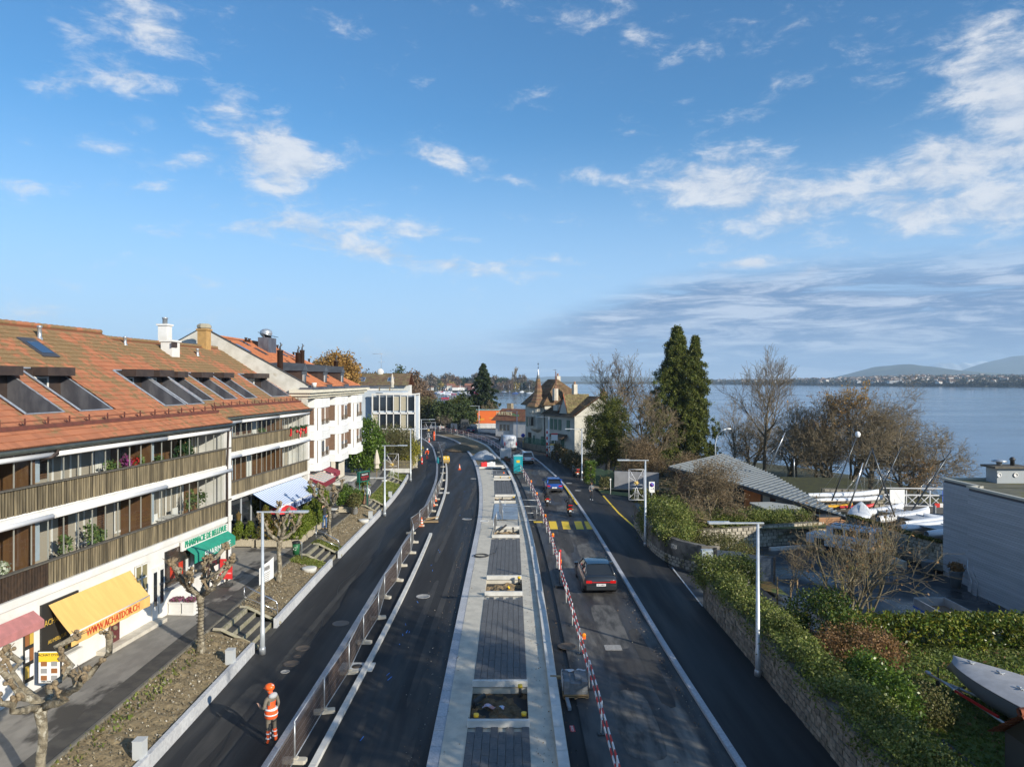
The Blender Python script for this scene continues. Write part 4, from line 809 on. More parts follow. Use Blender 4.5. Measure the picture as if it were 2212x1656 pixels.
def sandwich(name,lab,x,y,z,w,h,m,rz,build=None):
    t=thing(name,lab,'sign',(x,y,z),rz); obj('board',G().box((0,0,.35+h/2),(w,.05,h)),BLACK if m is None else m,t); obj('base',G().box((0,0,.05),(w*.9,.5,.08)).box((0,0,.25),(.06,.06,.3)),DKMET,t)
    if build: build(t,w,h)
    return t
def b1(t,w,h):
    obj('face',G().box((0,-.03,.35+h/2),(w-.08,.02,h-.06)),SIGNW,t); obj('header',G().box((0,-.043,.35+h-.22),(w-.1,.01,.32)),YELLOW,t); text("ACHAT D'OR",.12,BLACK,t,(0,-.052,.35+h-.14),(R(90),0,0))
    for i in range(6): obj('picture',G().box((-.17+.34*(i%2),-.045,.55+.24*(i//2)),(.2,.01,.16)),[mat('copper_print',()),mat('grey_print',(.3,.3,.3),rough=.6)][(i+i//2)%2],t)
    text('MEILLEUR PRIX',.075,BLACK,t,(0,-.05,.43),(R(90),0,0))
sandwich('pavement_sign',"yellow and white gold buyer sign board standing by the shop window",-15.75,24.2,ZF,.78,1.12,None,.05,b1)
def b2(t,w,h):
    for i,s_ in enumerate(('LA','GRIPPE','D\'HIVER','SANS','RENDEZ-VOUS')): text(s_,.10 if i!=1 else .12,SIGNW,t,(0,-.03,.35+h-.18-.14*i),(R(90),0,0),sx=.8)
sandwich('pavement_sign','red sign board with white lettering beside the pharmacy pillar',-14.85,36.9,ZF,.62,1.05,RED,.05,b2)
HEA=leafmat('heather',[(.25,.06,.16),(.35,.10,.22),(.10,.14,.05),(.20,.05,.12)])
for i,(x,y) in enumerate(((-15.35,32.6),(-14.72,32.55))):
    t=thing('square_planter',['white square planter of heather against the shop wall','white square planter of heather on the pavement side of its twin'][i],'planter',(x,y,ZF),RZ); obj('box',G().box((0,0,.28),(.55,.55,.52)).box((0,0,.54),(.6,.6,.05)).box((0,0,.03),(.6,.6,.06)),WHITE,t)
    obj('heather',leafmesh('heather',np.array([(rnd.uniform(-.24,.24),rnd.uniform(-.24,.24),.58+rnd.random()*.12) for _ in range(700)]),.05,HEA,upb=1),None,t)
# ================================================================ BLOCK C
C=thing('apartment_building','white apartment block with three stacks of bay windows, dark metal dormers and orange tiled roof','apartment building',(-16.4,57.6,0))
obj('body',G().box((-9.3,11.2,5.4),(13.4,22.2,10.6)),RENDER,C)
PANW=mat('white_panel',(.82,.82,.81),(.76,.76,.75),rough=.5,sc=1); IRB=mat('brown_iron',(.17,.12,.07),rough=.6)
BAY0=[2.5,9.6,16.3]
def bay(root,s0,lab):
    t=obj('bay_window',G().prism([(-2.65,s0),(-.3,s0+.2),(0,s0+.6),(0,s0+3.4),(-.3,s0+3.8),(-2.65,s0+4.0)],4.45,9.2),PANW,root)
    def ring(z0,z1,o): return G().prism([(-2.65,s0-o),(-.3-o*.2,s0+.2-o),(o,s0+.6-o*.6),(o,s0+3.4+o*.6),(-.3-o*.2,s0+3.8+o),(-2.65,s0+4.0+o)],z0,z1)
    for z0,z1,o in ((3.85,4.45,.13),(6.45,7.15,.13),(9.2,9.95,.10),(7.15,7.2,.16),(4.45,4.5,.16)): obj('cornice_band',ring(z0,z1,o),PANW,t)
    for k,(z0,z1) in enumerate(((4.95,6.4),(7.75,9.15))):
        # near side face, facing the camera
        a=math.atan2(.2,2.35); cx=-.88; cy=s0+.2*((cx+2.65)/2.35)-.03
        b=obj('roller_shutter',G().box((cx,cy,(z0+z1)/2),(.95,.04,z1-z0),a),LOUV,t); g=G()
        for z in np.arange(z0+.06,z1,.1): g.box((cx,cy-.03,z),(.93,.025,.045),a)
        obj('shutter_slats',g,mat('pale_brown_slats',(.24,.15,.10),rough=.6),b)
        g=G(); g.tube([(cx-.5,cy-.1,z0+.02),(cx+.5,cy+.08,z0+.02)],.018,4).tube([(cx-.5,cy-.1,z0+.45),(cx+.5,cy+.08,z0+.45)],.02,4)
        for q in range(3):
            xa=cx-.48+.32*q; g.tube([(xa,cy-.1+.06*q,z0),(xa+.3,cy-.04+.06*q,z0+.44)],.012,3).tube([(xa,cy-.1+.06*q,z0+.44),(xa+.3,cy-.04+.06*q,z0)],.012,3)
        obj('window_rail',g,IRB,b)
        for ys in (s0+.8,s0+2.15):
            w=obj('window_frame',G().box((.02,ys+.5,(z0+z1)/2),(.05,1.0,z1-z0)),WHITE,t)
            for q in (0,1): obj('pane',G().box((.05,ys+.26+.48*q,(z0+z1)/2),(.015,.36,z1-z0-.16)),DGLASS,w)
            if (k+int(ys))%3!=0: obj('roller_shutter',G().box((.06,ys+.5,z1-.35*(1+k*.6)),(.02,.98,.7*(1+k*.6))),mat('pale_brown_slats',()),w)
            g=G().tube([(.14,ys,z0+.42),(.14,ys+1,z0+.42)],.02,4).tube([(.14,ys,z0+.05),(.14,ys+1,z0+.05)],.02,4)
            for q in range(9): g.tube([(.14,ys+.12*q,z0+.05),(.14,ys+.12*q+.08,z0+.42)],.011,3)
            obj('window_rail',g,IRB,w)
        obj('corner_pipe',G().tube([(-.14,s0+.36,z0-.5),(-.14,s0+.36,z1)],.035,6),IRB,t)
    for z0,z1 in ((4.5,4.93),(7.2,7.72)): obj('apron_panel',G().box((.03,s0+2.0,(z0+z1)/2),(.03,2.3,z1-z0)),PANW,t)
for i,s0 in enumerate(BAY0): bay(C,s0,'')
obj('facade_wall',G().box((-2.55,11.2,2.2),(.2,22.2,3.6)),CREAM,C)
CRN=mat('cream_cornice',(.72,.68,.55),(.62,.58,.47),rough=.8,sc=1)
obj('cornice',G().box((-1.3,10.8,10.15),(2.4,22,.22)).box((-1.1,10.8,10.38),(2.5,22.4,.24)).box((-.55,10.8,10.65),(1.9,22.8,.28)),CRN,C)
obj('roof_gutter',G().box((-.1,10.8,10.86),(1.1,22.8,.16)),ZINC,C)
CX0,CZ0=-.75,10.95; TC=math.atan2(4.3,7.9); cc_,cs_=math.cos(TC),math.sin(TC); UPC=math.hypot(4.3,7.9); CLN=22.3
cp=lambda s,u,d=0:(CX0-u*cc_+d*cs_,s,CZ0+u*cs_+d*cc_)
g=G(); g.quad(cp(.2,0),cp(CLN,0),cp(CLN-7.5,UPC),cp(.2,UPC)); g.quad(cp(CLN,0),(CX0-15.8,CLN,CZ0),cp(CLN-7.5,UPC)); g.quad(cp(.2,UPC),cp(CLN-7.5,UPC),(CX0-15.8,CLN,CZ0),(CX0-15.8,.2,CZ0))
rc=obj('roof',g,mat('roof_deck',()),C)
TC1=tile_moss('orange_tile',True,0,False,((.56,.21,.09),(.47,.165,.07))); TC2=tile_moss('orange_tile_field',False,0,False,((.56,.21,.09),(.46,.16,.07)))
DORM=[3.7,10.6,17.4]; hc=[(d-.85,d+.85,.5,3.6) for d in DORM]
tiled(rc,.4,CLN,UPC-.1,hc,CX0,CZ0,0,cc_,cs_,TC1,TC2,shape=lambda s,u:s<CLN-7.5*u/UPC-.1)
g=G()
for i in range(34): u=i*.27; p=cp(CLN-7.5*u/UPC,u); q=cp(CLN-7.5*(u+.3)/UPC,u+.3); g.tube([p,q],[.11,.10],6,cap=False)
for i in range(36): g.tube([cp(.3+.4*i,UPC,.02),cp(.72+.4*i,UPC,.04)],[.1,.115],6,cap=False)
o=obj('ridge_tile',g,TC2,rc); o['kind']='stuff'
# parapet gable towards the lower roof
g=G(); pa=[(-.2,10.25),(-.2,10.95),(CX0-7.9,CZ0+4.75),(CX0-7.9-7.9,CZ0+.3),(CX0-15.8,3)]; 
P3=[(-.2,9.4),(-.2,11.05),(CX0+.3,11.25),(CX0-7.9,CZ0+4.3+.5),(CX0-16.2,CZ0+.2),(CX0-16.2,5.),(CX0-7,5.)]
g.add([(x,-.18,z) for x,z in P3]+[(x,.2,z) for x,z in P3],[tuple(range(7)),tuple(range(13,6,-1))]+[(i,7+i,7+(i+1)%7,(i+1)%7) for i in range(7)])
obj('parapet_gable',g,mat('stained_white_render',(.62,.60,.54),(.50,.48,.42),rough=.9,sc=1.2,c3=(.33,.27,.17),sc3=.8,fac3=(.62,.8)),C)
obj('parapet_coping',G().tube([(-.15,.0,11.12),(CX0+.3,.0,11.30),(CX0-7.9,.0,CZ0+4.86),(CX0-16.2,0,CZ0+.26)],.10,4,sm=False),DKMET,C)
DORC=mat('dormer_metal',(.12,.125,.13),(.085,.09,.095),rough=.45,sc=1,metal=.4)
for d in DORM:
    x=-1.55; z0=11.15; z1=12.35; t=obj('dormer',G().box(((x-4.4)/2,d,(z0+z1)/2),(4.4+x,1.35,z1-z0)),COPPER,C)
    g=G(); w=.85
    g.add([(x+.15,d-w,z1),(x+.15,d+w,z1),(x+.1,d,z1+.62),(-4.9,d-w-.3,z1+.02),(-4.9,d+w+.3,z1+.02),(-3.4,d,z1+.75),(-5.6,d,z1+.62)],[(0,1,2),(0,2,5,3),(1,4,5,2),(3,5,6),(5,4,6),(0,3,4,1)])
    obj('dormer_roof',g,DORC,t)
    obj('dormer_front',G().box((x+.02,d,z1-.16),(.06,1.42,.34)).add([(x+.12,d-.45,z1+.02),(x+.12,d+.45,z1+.02),(x+.12,d,z1+.8)],[(0,1,2)]),DORC,t)
    wf=obj('window_frame',G().box((x+.02,d,z0+.52),(.05,.8,.82)),WHITE,t); 
    for q in(-.2,.2): obj('pane',G().box((x+.05,d+q,z0+.52),(.02,.28,.68)),DGLASS,wf)
    obj('apron',G().box((-.9,d-1.6,11.02),(.5,1.6,.25)),DORC,t)
for i,(s_,u,h) in enumerate(((1.9,2.6,1.8),(9.2,3.4,1.5),(12.9,4.2,1.5),(19.4,2.2,1.6))):
    p=cp(s_,u); ch=obj('flue_chimney',G().lathe([(.24,-.3),(.24,h),(.28,h),(.28,h+.06),(.1,h+.1)],n=12),COPPER,C,loc=p); obj('wind_cowl',G().tube([(0,0,h),(0,0,h+.35),(.12,0,h+.5),(0,0,h+.7)],[.09,.07,.09,.03],6),DORC,ch)
p=cp(10.5,7.2); cb=obj('sheet_metal_chimney',G().box((p[0],p[1],p[2]+.45),(1.0,2.2,1.5)),ZINC,C)
for i in range(7): obj('chimney_fitting',G().lathe([(.09,0),(.09,.25),(.16,.28),(.02,.36)],(p[0],p[1]-.9+.3*i,p[2]+1.2),8),GALV,cb)
obj('solar_panel',G().slab([(p[0]+.7,p[1]-1.1,p[2]+1.35),(p[0]+.7,p[1]+1.1,p[2]+1.35),(p[0]-.5,p[1]+1.1,p[2]+1.7),(p[0]-.5,p[1]-1.1,p[2]+1.7)],.05),DGLASS,cb)
p=cp(14.5,8.9); obj('ventilator',G().lathe([(.35,-.2),(.35,.7),(.6,1.0),(.6,1.3),(.35,1.5),(.02,1.55)],n=14),GALV,C,loc=p)
for s_,u,w,h,m_ in ((3.3,6.2,.75,1.5,BLUEP),(7.0,6.0,.75,1.3,DGLASS),(6.8,7.7,.7,1.0,DGLASS),(13.2,6.1,.6,1.1,DGLASS),(15.4,6.0,.7,1.3,BGLASS),(7.6,1.8,.6,1.2,DGLASS),(14.2,1.7,.6,1.2,DGLASS)):
    f=obj('skylight',G().slab([cp(s_,u,.08),cp(s_+w,u,.08),cp(s_+w,u+h,.08),cp(s_,u+h,.08)],.1),mat('skylight_frame',()),C); obj('pane',G().slab([cp(s_+.1,u+.12,.1),cp(s_+w-.1,u+.12,.1),cp(s_+w-.1,u+h-.12,.1),cp(s_+.1,u+h-.12,.1)],.01),BGLASS if m_!=DGLASS else DGLASS,f)
for s_,u in ((1.3,7.4),(1.6,7.3),(8.6,8.7),(9.2,8.6),(15.6,8.0),(17.0,6.6),(18.4,5.2)): p=cp(s_,u); obj('vent_pipe',G().lathe([(.1,-.1),(.1,.3),(.15,.32),(.15,.4),(.02,.42)],n=8),COPPER,C,loc=p)
obj('flower_pot',G().lathe([(.16,0),(.22,.38),(.2,.38)],(-.2,2.0,10.95),10),WHITE,C)
# ground floor of C
SHM=mat('stripe_canvas',(.8,.8,.8))
def stripes(name,cols,n,axis='U'):
    m=bpy.data.materials.new(name); m.use_nodes=True; b=NB(m.node_tree); P=m.node_tree.nodes['Principled BSDF']; P.inputs['Roughness'].default_value=.85
    uv=b.n('ShaderNodeTexCoord').outputs['Object']; sp=b.n('ShaderNodeSeparateXYZ'); b.l(uv,sp.inputs[0]); f=b.m('FRACT',b.m('MULTIPLY',sp.outputs[1],n))
    r=b.n('ShaderNodeValToRGB'); r.color_ramp.interpolation='CONSTANT'
    while len(r.color_ramp.elements)<len(cols): r.color_ramp.elements.new(.5)
    for i,c in enumerate(cols): r.color_ramp.elements[i].position=i/len(cols); r.color_ramp.elements[i].color=(*c,1)
    b.l(f,r.inputs[0]); b.l(r.outputs[0],P.inputs['Base Color']); return m
WC=(.72,.74,.76)
aw=thing('shop_awning','green, white and red striped awning with maroon valance under the first bay window','awning',(-16.4,57.6,0)); SM=stripes('green_red_stripes',[(.03,.25,.13),WC,(.55,.10,.05),WC],1.15)
obj('canvas',G().grid(lambda u,v:(-1.8+2.4*v,2.+4.0*u,3.8-.85*v),16,4),SM,aw); obj('valance',G().grid(lambda u,v:(.6,2.+4.0*u,2.95-.45*v),4,1),mat('maroon_canvas',(.20,.02,.035),rough=.8),aw); obj('side_cheek',G().quad((-1.8,2.0,3.8),(.6,2.0,2.95),(.6,2.0,2.5),(.55,2.0,2.55)),mat('maroon_canvas',()),aw)
aw=thing('shop_awning','small crimson awning farther along under the bay windows','awning',(-16.4,57.6,0)); obj('canvas',G().grid(lambda u,v:(-1.8+1.9*v,7.2+2.6*u,3.7-.7*v),6,3),mat('crimson_canvas',(.26,.03,.05),rough=.8),aw); obj('valance',G().grid(lambda u,v:(.1,7.2+2.6*u,3.0-.4*v),4,1),mat('crimson_canvas',()),aw)
for i,(a,b_,z0,z1) in enumerate(((2.4,5.6,1.2,3.3),(7.4,9.6,.95,3.3),(11.4,12.9,.95,3.4),(14.2,16.2,1.1,3.4),(18.2,19.4,.95,3.4))):
    f=obj('shop_window',G().box((-2.44,(a+b_)/2,(z0+z1)/2),(.08,b_-a,z1-z0)),COPPER,C); obj('pane',G().box((-2.39,(a+b_)/2,(z0+z1)/2),(.03,b_-a-.2,z1-z0-.2)),DGLASS,f)
obj('banner_strip',G().box((-1.2,10.4,2.4),(.05,.4,1.8)),mat('pink_banner',(.6,.2,.35),rough=.7),C)
obj('entrance_step',G().box((-1.2,17.5,.97),(1.3,5.5,.2)),CONCL,C)
# ---- restaurant front under block B
obj('restaurant_wall',G().box((-.35,2.5,2.5),(.3,6.0,3.3)),RENDER,B)
rw=obj('restaurant_front',G().box((-.5,12.2,2.5),(.1,13.5,3.3)),mat('dark_joinery',(.05,.055,.06),rough=.4),B)
for i in range(9): obj('pane',G().box((-.44,6.3+1.45*i,2.35),(.02,1.2,2.3)),DGLASS,rw); obj('mullion',G().box((-.42,5.6+1.45*i,2.4),(.06,.1,2.9)),mat('mullion_blue_grey',(.40,.43,.46),rough=.5),rw)
obj('fascia',G().box((.06,10.2,4.15),(.1,18.2,.26)),WHITE,B)
SB=stripes('blue_white_stripes',[(.26,.38,.62),(.74,.77,.82)],3.2)
aw=thing('shop_awning','large blue and white striped awning of the restaurant with dark lettering on its valance','awning',(-18.16,AY,0),RZ)
obj('canvas',G().grid(lambda u,v:(.08+1.75*v,9.1+(8.4)*u,3.98-.95*v-.06*math.sin(math.pi*v)),40,6),SB,aw)
obj('valance',G().grid(lambda u,v:(1.84+.02*math.sin(u*60),9.1+8.4*u,3.02-.42*v),50,1),mat('pale_blue_canvas',(.42,.52,.74),rough=.8),aw)
obj('front_bar',G().tube([(1.83,9.1,3.03),(1.83,17.5,3.03)],.05,6),WHITE,aw)
text('Brasserie Port Saladin',.52,mat('navy_lettering',(.01,.02,.12),rough=.6),aw,(1.88,13.4,2.84),(R(90),0,R(90)),sx=.95)
ln=thing('wall_lantern','brass wall lantern on the white wall beside the restaurant awning','lantern',(-18.16,AY,0),RZ); obj('bracket',G().tube([(-.2,6.9,2.4),(.15,6.9,2.3),(.2,6.9,2.65)],.02,5),DKMET,ln); obj('lantern_body',G().lathe([(.05,0),(.13,.08),(.17,.38),(.2,.4),(.06,.52),(.01,.6)],(.2,6.9,2.62),8,0,False),mat('brass',(.30,.20,.07),rough=.4,metal=.7),ln)
tag(obj('menu_board',G().box((-.17,5.9,2.0),(.05,.9,.7)).box((-.14,5.68,2.0),(.02,.36,.55)).box((-.14,6.12,2.0),(.02,.36,.55)),SIGNW,loc=(-18.16,AY,0),rz=RZ),'white framed menu boards on the wall below the lantern','menu board')
um=thing('parasol','red parasol open under the restaurant awning','parasol',(-15.55,48.3,ZF)); obj('canopy',G().lathe([(1.05,0),(1.02,.05),(.6,.32),(.02,.5)],(0,0,1.75),8,0,False),RED,um); obj('pole',G().tube([(0,0,0),(0,0,2.25)],.025,6),GALV,um); text('Coca-Cola',.28,SIGNW,um,(-.45,-.82,1.93),(R(55),0,R(-25)))
# ================================================================ TREES
def brseg(V,Fc,pts,rads,n):
    o=len(V); k=len(pts)
    for i,p in enumerate(pts):
        d=(pts[min(i+1,k-1)]-pts[max(i-1,0)]).normalized(); a=Vector((0,0,1)) if abs(d.z)<.9 else Vector((1,0,0)); u=d.cross(a).normalized(); w=d.cross(u)
        for j in range(n):
            t=2*math.pi*j/n; V.append(p+(u*math.cos(t)+w*math.sin(t))*rads[i])
    for i in range(k-1):
        for j in range(n): Fc.append((o+i*n+j,o+(i+1)*n+j,o+(i+1)*n+(j+1)%n,o+i*n+(j+1)%n))
def bare(seed,h=10,r=.2,spread=.55,levels=4,kids_=(7,7,6,5),up=.35,lens=(.45,.5,.5,.5),stem=1,first=.25,wob=.12,twigr=.008,droop=0.):
    rr=random.Random(seed); V=[];Fc=[];Vt=[];Ft=[];tips=[]
    def grow(p,d,L,r0,lev):
        n=5 if lev<2 else 4 if lev<3 else 3; pts=[p]; q=p.copy(); dd=d.copy(); rads=[r0]
        for i in range(n):
            dd=(dd+Vector((rr.gauss(0,wob),rr.gauss(0,wob),rr.gauss(0,wob)+ (up*.16 if lev>0 else 0) - (droop if lev>=levels-1 else 0)))).normalized(); q=q+dd*(L/n); pts.append(q.copy()); rads.append(max(twigr,r0*(1-.72*(i+1)/n)))
        if lev<2: brseg(V,Fc,pts,rads,6 if lev==0 else 5)
        elif lev==2: brseg(Vt,Ft,pts,rads,3)
        else: brseg(Vt,Ft,pts,rads,3)
        if lev>=levels: tips.append(pts[-1]); tips.append(pts[-2]); return
        m=kids_[min(lev,len(kids_)-1)]
        for c in range(m):
            f=(first if lev==0 else .25)+(1-(first if lev==0 else .25))*(c+.6)/m; f=min(.98,f); i=min(n-1,int(f*n)); pp=pts[i].lerp(pts[i+1],f*n-i); base=(pts[i+1]-pts[i]).normalized()
            az=c*2.4+rr.uniform(-.5,.5); a=Vector((0,0,1)) if abs(base.z)<.9 else Vector((1,0,0)); u=base.cross(a).normalized(); w=base.cross(u); ang=spread*rr.uniform(.75,1.3)
            nd=(base*math.cos(ang)+(u*math.cos(az)+w*math.sin(az))*math.sin(ang)).normalized(); nd.z+=up*.25; nd.normalize()
            LL=L*lens[min(lev,len(lens)-1)]*rr.uniform(.7,1.2)*(1.15-.5*f if lev==0 else 1)
            grow(pp,nd,LL,max(twigr,rads[i]*.62),lev+1)
    for s in range(stem):
        a=rr.uniform(0,6.28); ln=0 if stem==1 else .35
        grow(Vector((math.cos(a)*.15*(stem>1),math.sin(a)*.15*(stem>1),0)),Vector((math.cos(a)*ln,math.sin(a)*ln,1)).normalized(),h*.78*rr.uniform(.85,1.05),r,0)
    A_=(np.array([tuple(v) for v in V]),np.array(Fc)); T_=(np.array([tuple(v) for v in Vt]),np.array(Ft)); return A_,T_,np.array([tuple(t) for t in tips])
def baretree(name,lab,loc,seed,cat='tree',bark=None,twig=None,leaves=None,leafn=0,leafs=.07,group=None,scale=1,rz=0,**k):
    a,t,tips=bare(seed,**k); o=thing(name,lab,cat,loc,rz,group); o.scale=(scale,)*3
    obj('trunk',fastmesh('trunk',a[0],a[1],bark or BARK,smooth=True),None,o); obj('branches',fastmesh('branches',t[0],t[1],twig or TWIG),None,o)
    if leafn:
        P=tips[nr.randint(0,len(tips),leafn)]+nr.normal(size=(leafn,3))*.12; obj('leaves',leafmesh('leaves',P,leafs,leaves),None,o)
    return o
KNOB=mat('pollard_knob',(.30,.23,.14),(.17,.125,.075),rough=.95,sc=12,bump=.8,bsc=14,bdist=.05)
def pollard(seed,loc,lab,wire,h=2.35,arms=6,reach=1.35,rz=0):
    rr=random.Random(seed); t=thing('pollarded_plane_tree',lab,'tree',loc,rz,'pollarded plane trees in the beds')
    g=G(); n=9; P=[(.02*math.sin(i*1.3)*1.5,.02*math.cos(i),h*i/n) for i in range(n+1)]; rd=[.22,.145,.13,.125,.12,.115,.115,.12,.14,.19]; g.tube(P,rd,12); obj('trunk',g,PLANE,t)
    lims=[]
    for a in range(arms):
        an=2*math.pi*a/arms+rr.uniform(-.3,.3); p=Vector((0,0,h-.1)); pts=[p.copy()]; rs=[.11]; steps=7; R_=reach*rr.uniform(.65,1.05)
        for i in range(steps):
            f=(i+1)/steps; p=Vector((math.cos(an+rr.uniform(-.22,.22))*R_*f**.8,math.sin(an+rr.uniform(-.22,.22))*R_*f**.8,h+.25*f+1.0*f*f*rr.uniform(.8,1.15)+(.35 if a%3==0 else 0)*f)); pts.append(p); rs.append(.095-.045*f+.025*(i%2)+ (.04 if i==steps-1 else 0))
        l=obj('limb',G().tube(pts,rs,8),PLANE,t); lims.append(pts)
        kb=G()
        for j in range(15): kb.ball(pts[-1]+Vector((rr.gauss(0,.07),rr.gauss(0,.07),rr.gauss(.03,.07))),rr.uniform(.03,.085),(1,1,1),6)
        for j in range(5): d=Vector((rr.gauss(0,.12),rr.gauss(0,.12),rr.uniform(.08,.22))); kb.tube([pts[-1],pts[-1]+d],[.018,.010],4)
        for q in (3,4,5):
            if rr.random()<.8:
                b=pts[q]; d=Vector((rr.gauss(0,.1),rr.gauss(0,.1),.16+rr.random()*.22)); kb.tube([b,b+d*.6,b+d],[.06,.045,.055],6)
                for j in range(5): kb.ball(b+d+Vector((rr.gauss(0,.04),rr.gauss(0,.04),rr.gauss(0,.04))),rr.uniform(.04,.065),(1,1,1),6)
        obj('knobs',kb,KNOB,l)['kind']='stuff'
    if wire:
        g=G(); pts=[(.175*math.cos(i*.9),.175*math.sin(i*.9),.4+i*.02) for i in range(95)]; g.tube(pts,.012,3)
        for L_ in lims:
            for i in range(1,len(L_)): c=L_[i]; g.tube([c+Vector((.13*math.cos(j*1.05),.13*math.sin(j*1.05),.03*math.sin(j*1.7))) for j in range(7)],.009,3)
        obj('light_cable',g,BLACK,t,kind='stuff')
    return t
pollard(1,(-12.15,18.35,.6),'pollarded plane tree nearest the camera at the lower left corner',False,h=2.55,reach=1.75,rz=.4)
pollard(2,(-12.4,28.3,.66),'pollarded plane tree wound with cable between the awning and the first handrail',True,arms=7,rz=1.2)
pollard(3,(-12.55,38.3,.62),'pollarded plane tree behind the white banner',False,rz=2.2,reach=1.2)
pollard(4,(-12.5,48.6,.62),'pollarded plane tree wound with cable beside the man in the dark jacket',True,rz=.1,reach=1.3)
tag(obj('banner',G().grid(lambda u,v:(u*.25,1.45*u,.55+(.85+.25*u)*v+.02*math.sin(u*7)),8,3),mat('banner_white',(.75,.75,.73),rough=.7)),'white printed banner beside the trunk of the third pollarded tree','banner').location=(-12.85,36.1,.55)
bo=[o for o in COL.objects if o.name=='banner'][0]; text('HIVER',.3,BLACK,bo,(.16,.55,1.25),(R(90),0,R(80))); 
for i in range(5): text('fermeture annuelle du restaurant'[:26-i*2],.075,mat('grey_print',()),bo,(.13,.65,1.0-.1*i),(R(90),0,R(80)))
# generic foliage shapes
def cloud(n,shape,seed=0,clump=.35,cn=60):
    """points of clumpy foliage: shape(rng)->point on or near the crown surface"""
    rr=random.Random(seed); cs=[shape(rr) for _ in range(cn)]; idx=nr.randint(0,cn,n); c=np.array(cs)[idx]; return c+nr.normal(size=(n,3))*clump
def boxshape(x0,x1,y0,y1,z0,z1):
    def f(r):
        k=r.random(); p=[r.uniform(x0,x1),r.uniform(y0,y1),r.uniform(z0,z1)]
        if k<.45: p[2]=z1
        elif k<.7: p[0]=r.choice((x0,x1))
        else: p[1]=y0 if r.random()<.7 else y1
        return p
    return f
def ellip(rx,ry,rz,cz,inner=.75,low=-.6):
    def f(r):
        while True:
            v=Vector((r.gauss(0,1),r.gauss(0,1),r.gauss(0,1))).normalized()
            if v.z>low: break
        k=r.uniform(inner,1.); return (v.x*rx*k,v.y*ry*k,cz+v.z*rz*k)
    return f
def cone(r0,h,z0=.1,p=1.):
    def f(r):
        t=r.random()**.75; a=r.uniform(0,6.28); k=r0*(1-t)**p*r.uniform(.6,1.05); return (math.cos(a)*k,math.sin(a)*k,z0+h*t)
    return f
THU=leafmat('thuja_leaf',[(.07,.11,.012),(.13,.18,.02),(.18,.21,.03),(.10,.13,.015)],.2); THUB=leafmat('thuja_brown',[(.16,.12,.03),(.20,.11,.03),(.12,.14,.02),(.09,.12,.02)],.2)
IVY=leafmat('ivy_leaf',[(.055,.085,.014),(.11,.15,.025),(.19,.22,.045),(.27,.27,.09),(.07,.11,.02)],.2,.5); HEDGE=leafmat('hedge_leaf',[(.022,.05,.012),(.05,.09,.016),(.075,.12,.02),(.16,.15,.03)],.15,.4)
LAUREL=leafmat('laurel_leaf',[(.05,.10,.015),(.09,.15,.02),(.13,.19,.03)],.2,.35); YEL=leafmat('yellow_leaf',[(.45,.36,.03),(.30,.30,.04),(.14,.17,.03),(.50,.40,.05)],.3)
YEW=leafmat('yew_leaf',[(.045,.065,.012),(.09,.11,.018),(.15,.155,.025),(.06,.08,.015)],.15); CONI=leafmat('conifer_leaf',[(.035,.055,.012),(.09,.115,.020),(.16,.165,.030),(.06,.085,.015)],.2)
DRY=leafmat('dry_leaf',[(.22,.12,.05),(.30,.17,.07),(.16,.10,.05),(.34,.20,.09)],.25); OAKB=leafmat('golden_oak_leaf',[(.42,.25,.07),(.34,.19,.05),(.26,.15,.04),(.5,.32,.1)],.25); OLIVE=leafmat('olive_bush_leaf',[(.13,.13,.04),(.09,.10,.03),(.18,.15,.06)],.2)
PLN=mat('exposed_aggregate',(.50,.44,.33),(.38,.33,.24),rough=.9,sc=22,bump=.3)
def planter(loc,L,rz,lab,plants,group='concrete planters around the restaurant terrace'):
    t=thing('planter',lab,'planter',loc,rz,group); obj('trough',G().prism([(-L/2,-.25),(L/2,-.25),(L/2,.25),(-L/2,.25)],.08,.55).box((-L/2+.12,0,.04),(.15,.45,.08)).box((L/2-.12,0,.04),(.15,.45,.08)),PLN,t); obj('planter_soil',G().box((0,0,.53),(L-.12,.40,.05)),SOILD,t)
    for (x,h,r,m_,l) in plants:
        q=np.array(t.location)+np.array([math.cos(rz)*x,math.sin(rz)*x,.55]); p=obj('potted_conifer',leafmesh('potted_conifer',cloud(3200,cone(r*1.3,h-.05,.02,.7),int(x*10+h*100),.05,220),.05,m_,asp=2.4,droop=-.5),loc=q); tag(p,l,'shrub','shrubs in the concrete planters')
planter((-17.2,45.6,ZF),1.5,0,'speckled concrete trough beside the white pillar',[(-.35,1.15,.36,THU,'green cone of thuja in the trough, leftmost of all'),(.4,1.05,.33,THU,'green cone of thuja second from the white pillar')])
planter((-15.55,45.45,ZF),1.5,0,'speckled concrete trough second from the white pillar',[(-.2,2.1,.5,THUB,'tall browning thuja, tallest of the planted cones'),(.45,1.15,.32,THUB,'small browning thuja right of the tallest one')])
planter((-14.15,45.4,ZF),1.0,0,'concrete trough at the corner of the terrace near the waste bin',[(-.3,1.25,.34,THU,'thuja cone in the corner trough, on its left'),(.28,1.5,.36,THU,'thuja cone in the corner trough, on its right')])
for i in range(5):
    planter((-13.95,46.9+1.25*i,ZF),1.15,math.pi/2,'concrete trough along the pavement side of the terrace, number %s from the corner'%['one','two','three','four','five'][i],[(-.3,1.55+.08*i,.38,THU,'bushy thuja over the %s pavement side trough, near end'%['first','second','third','fourth','fifth'][i]),(.3,1.45+.1*(i%3),.36,THU,'bushy thuja over the %s pavement side trough, far end'%['first','second','third','fourth','fifth'][i])])
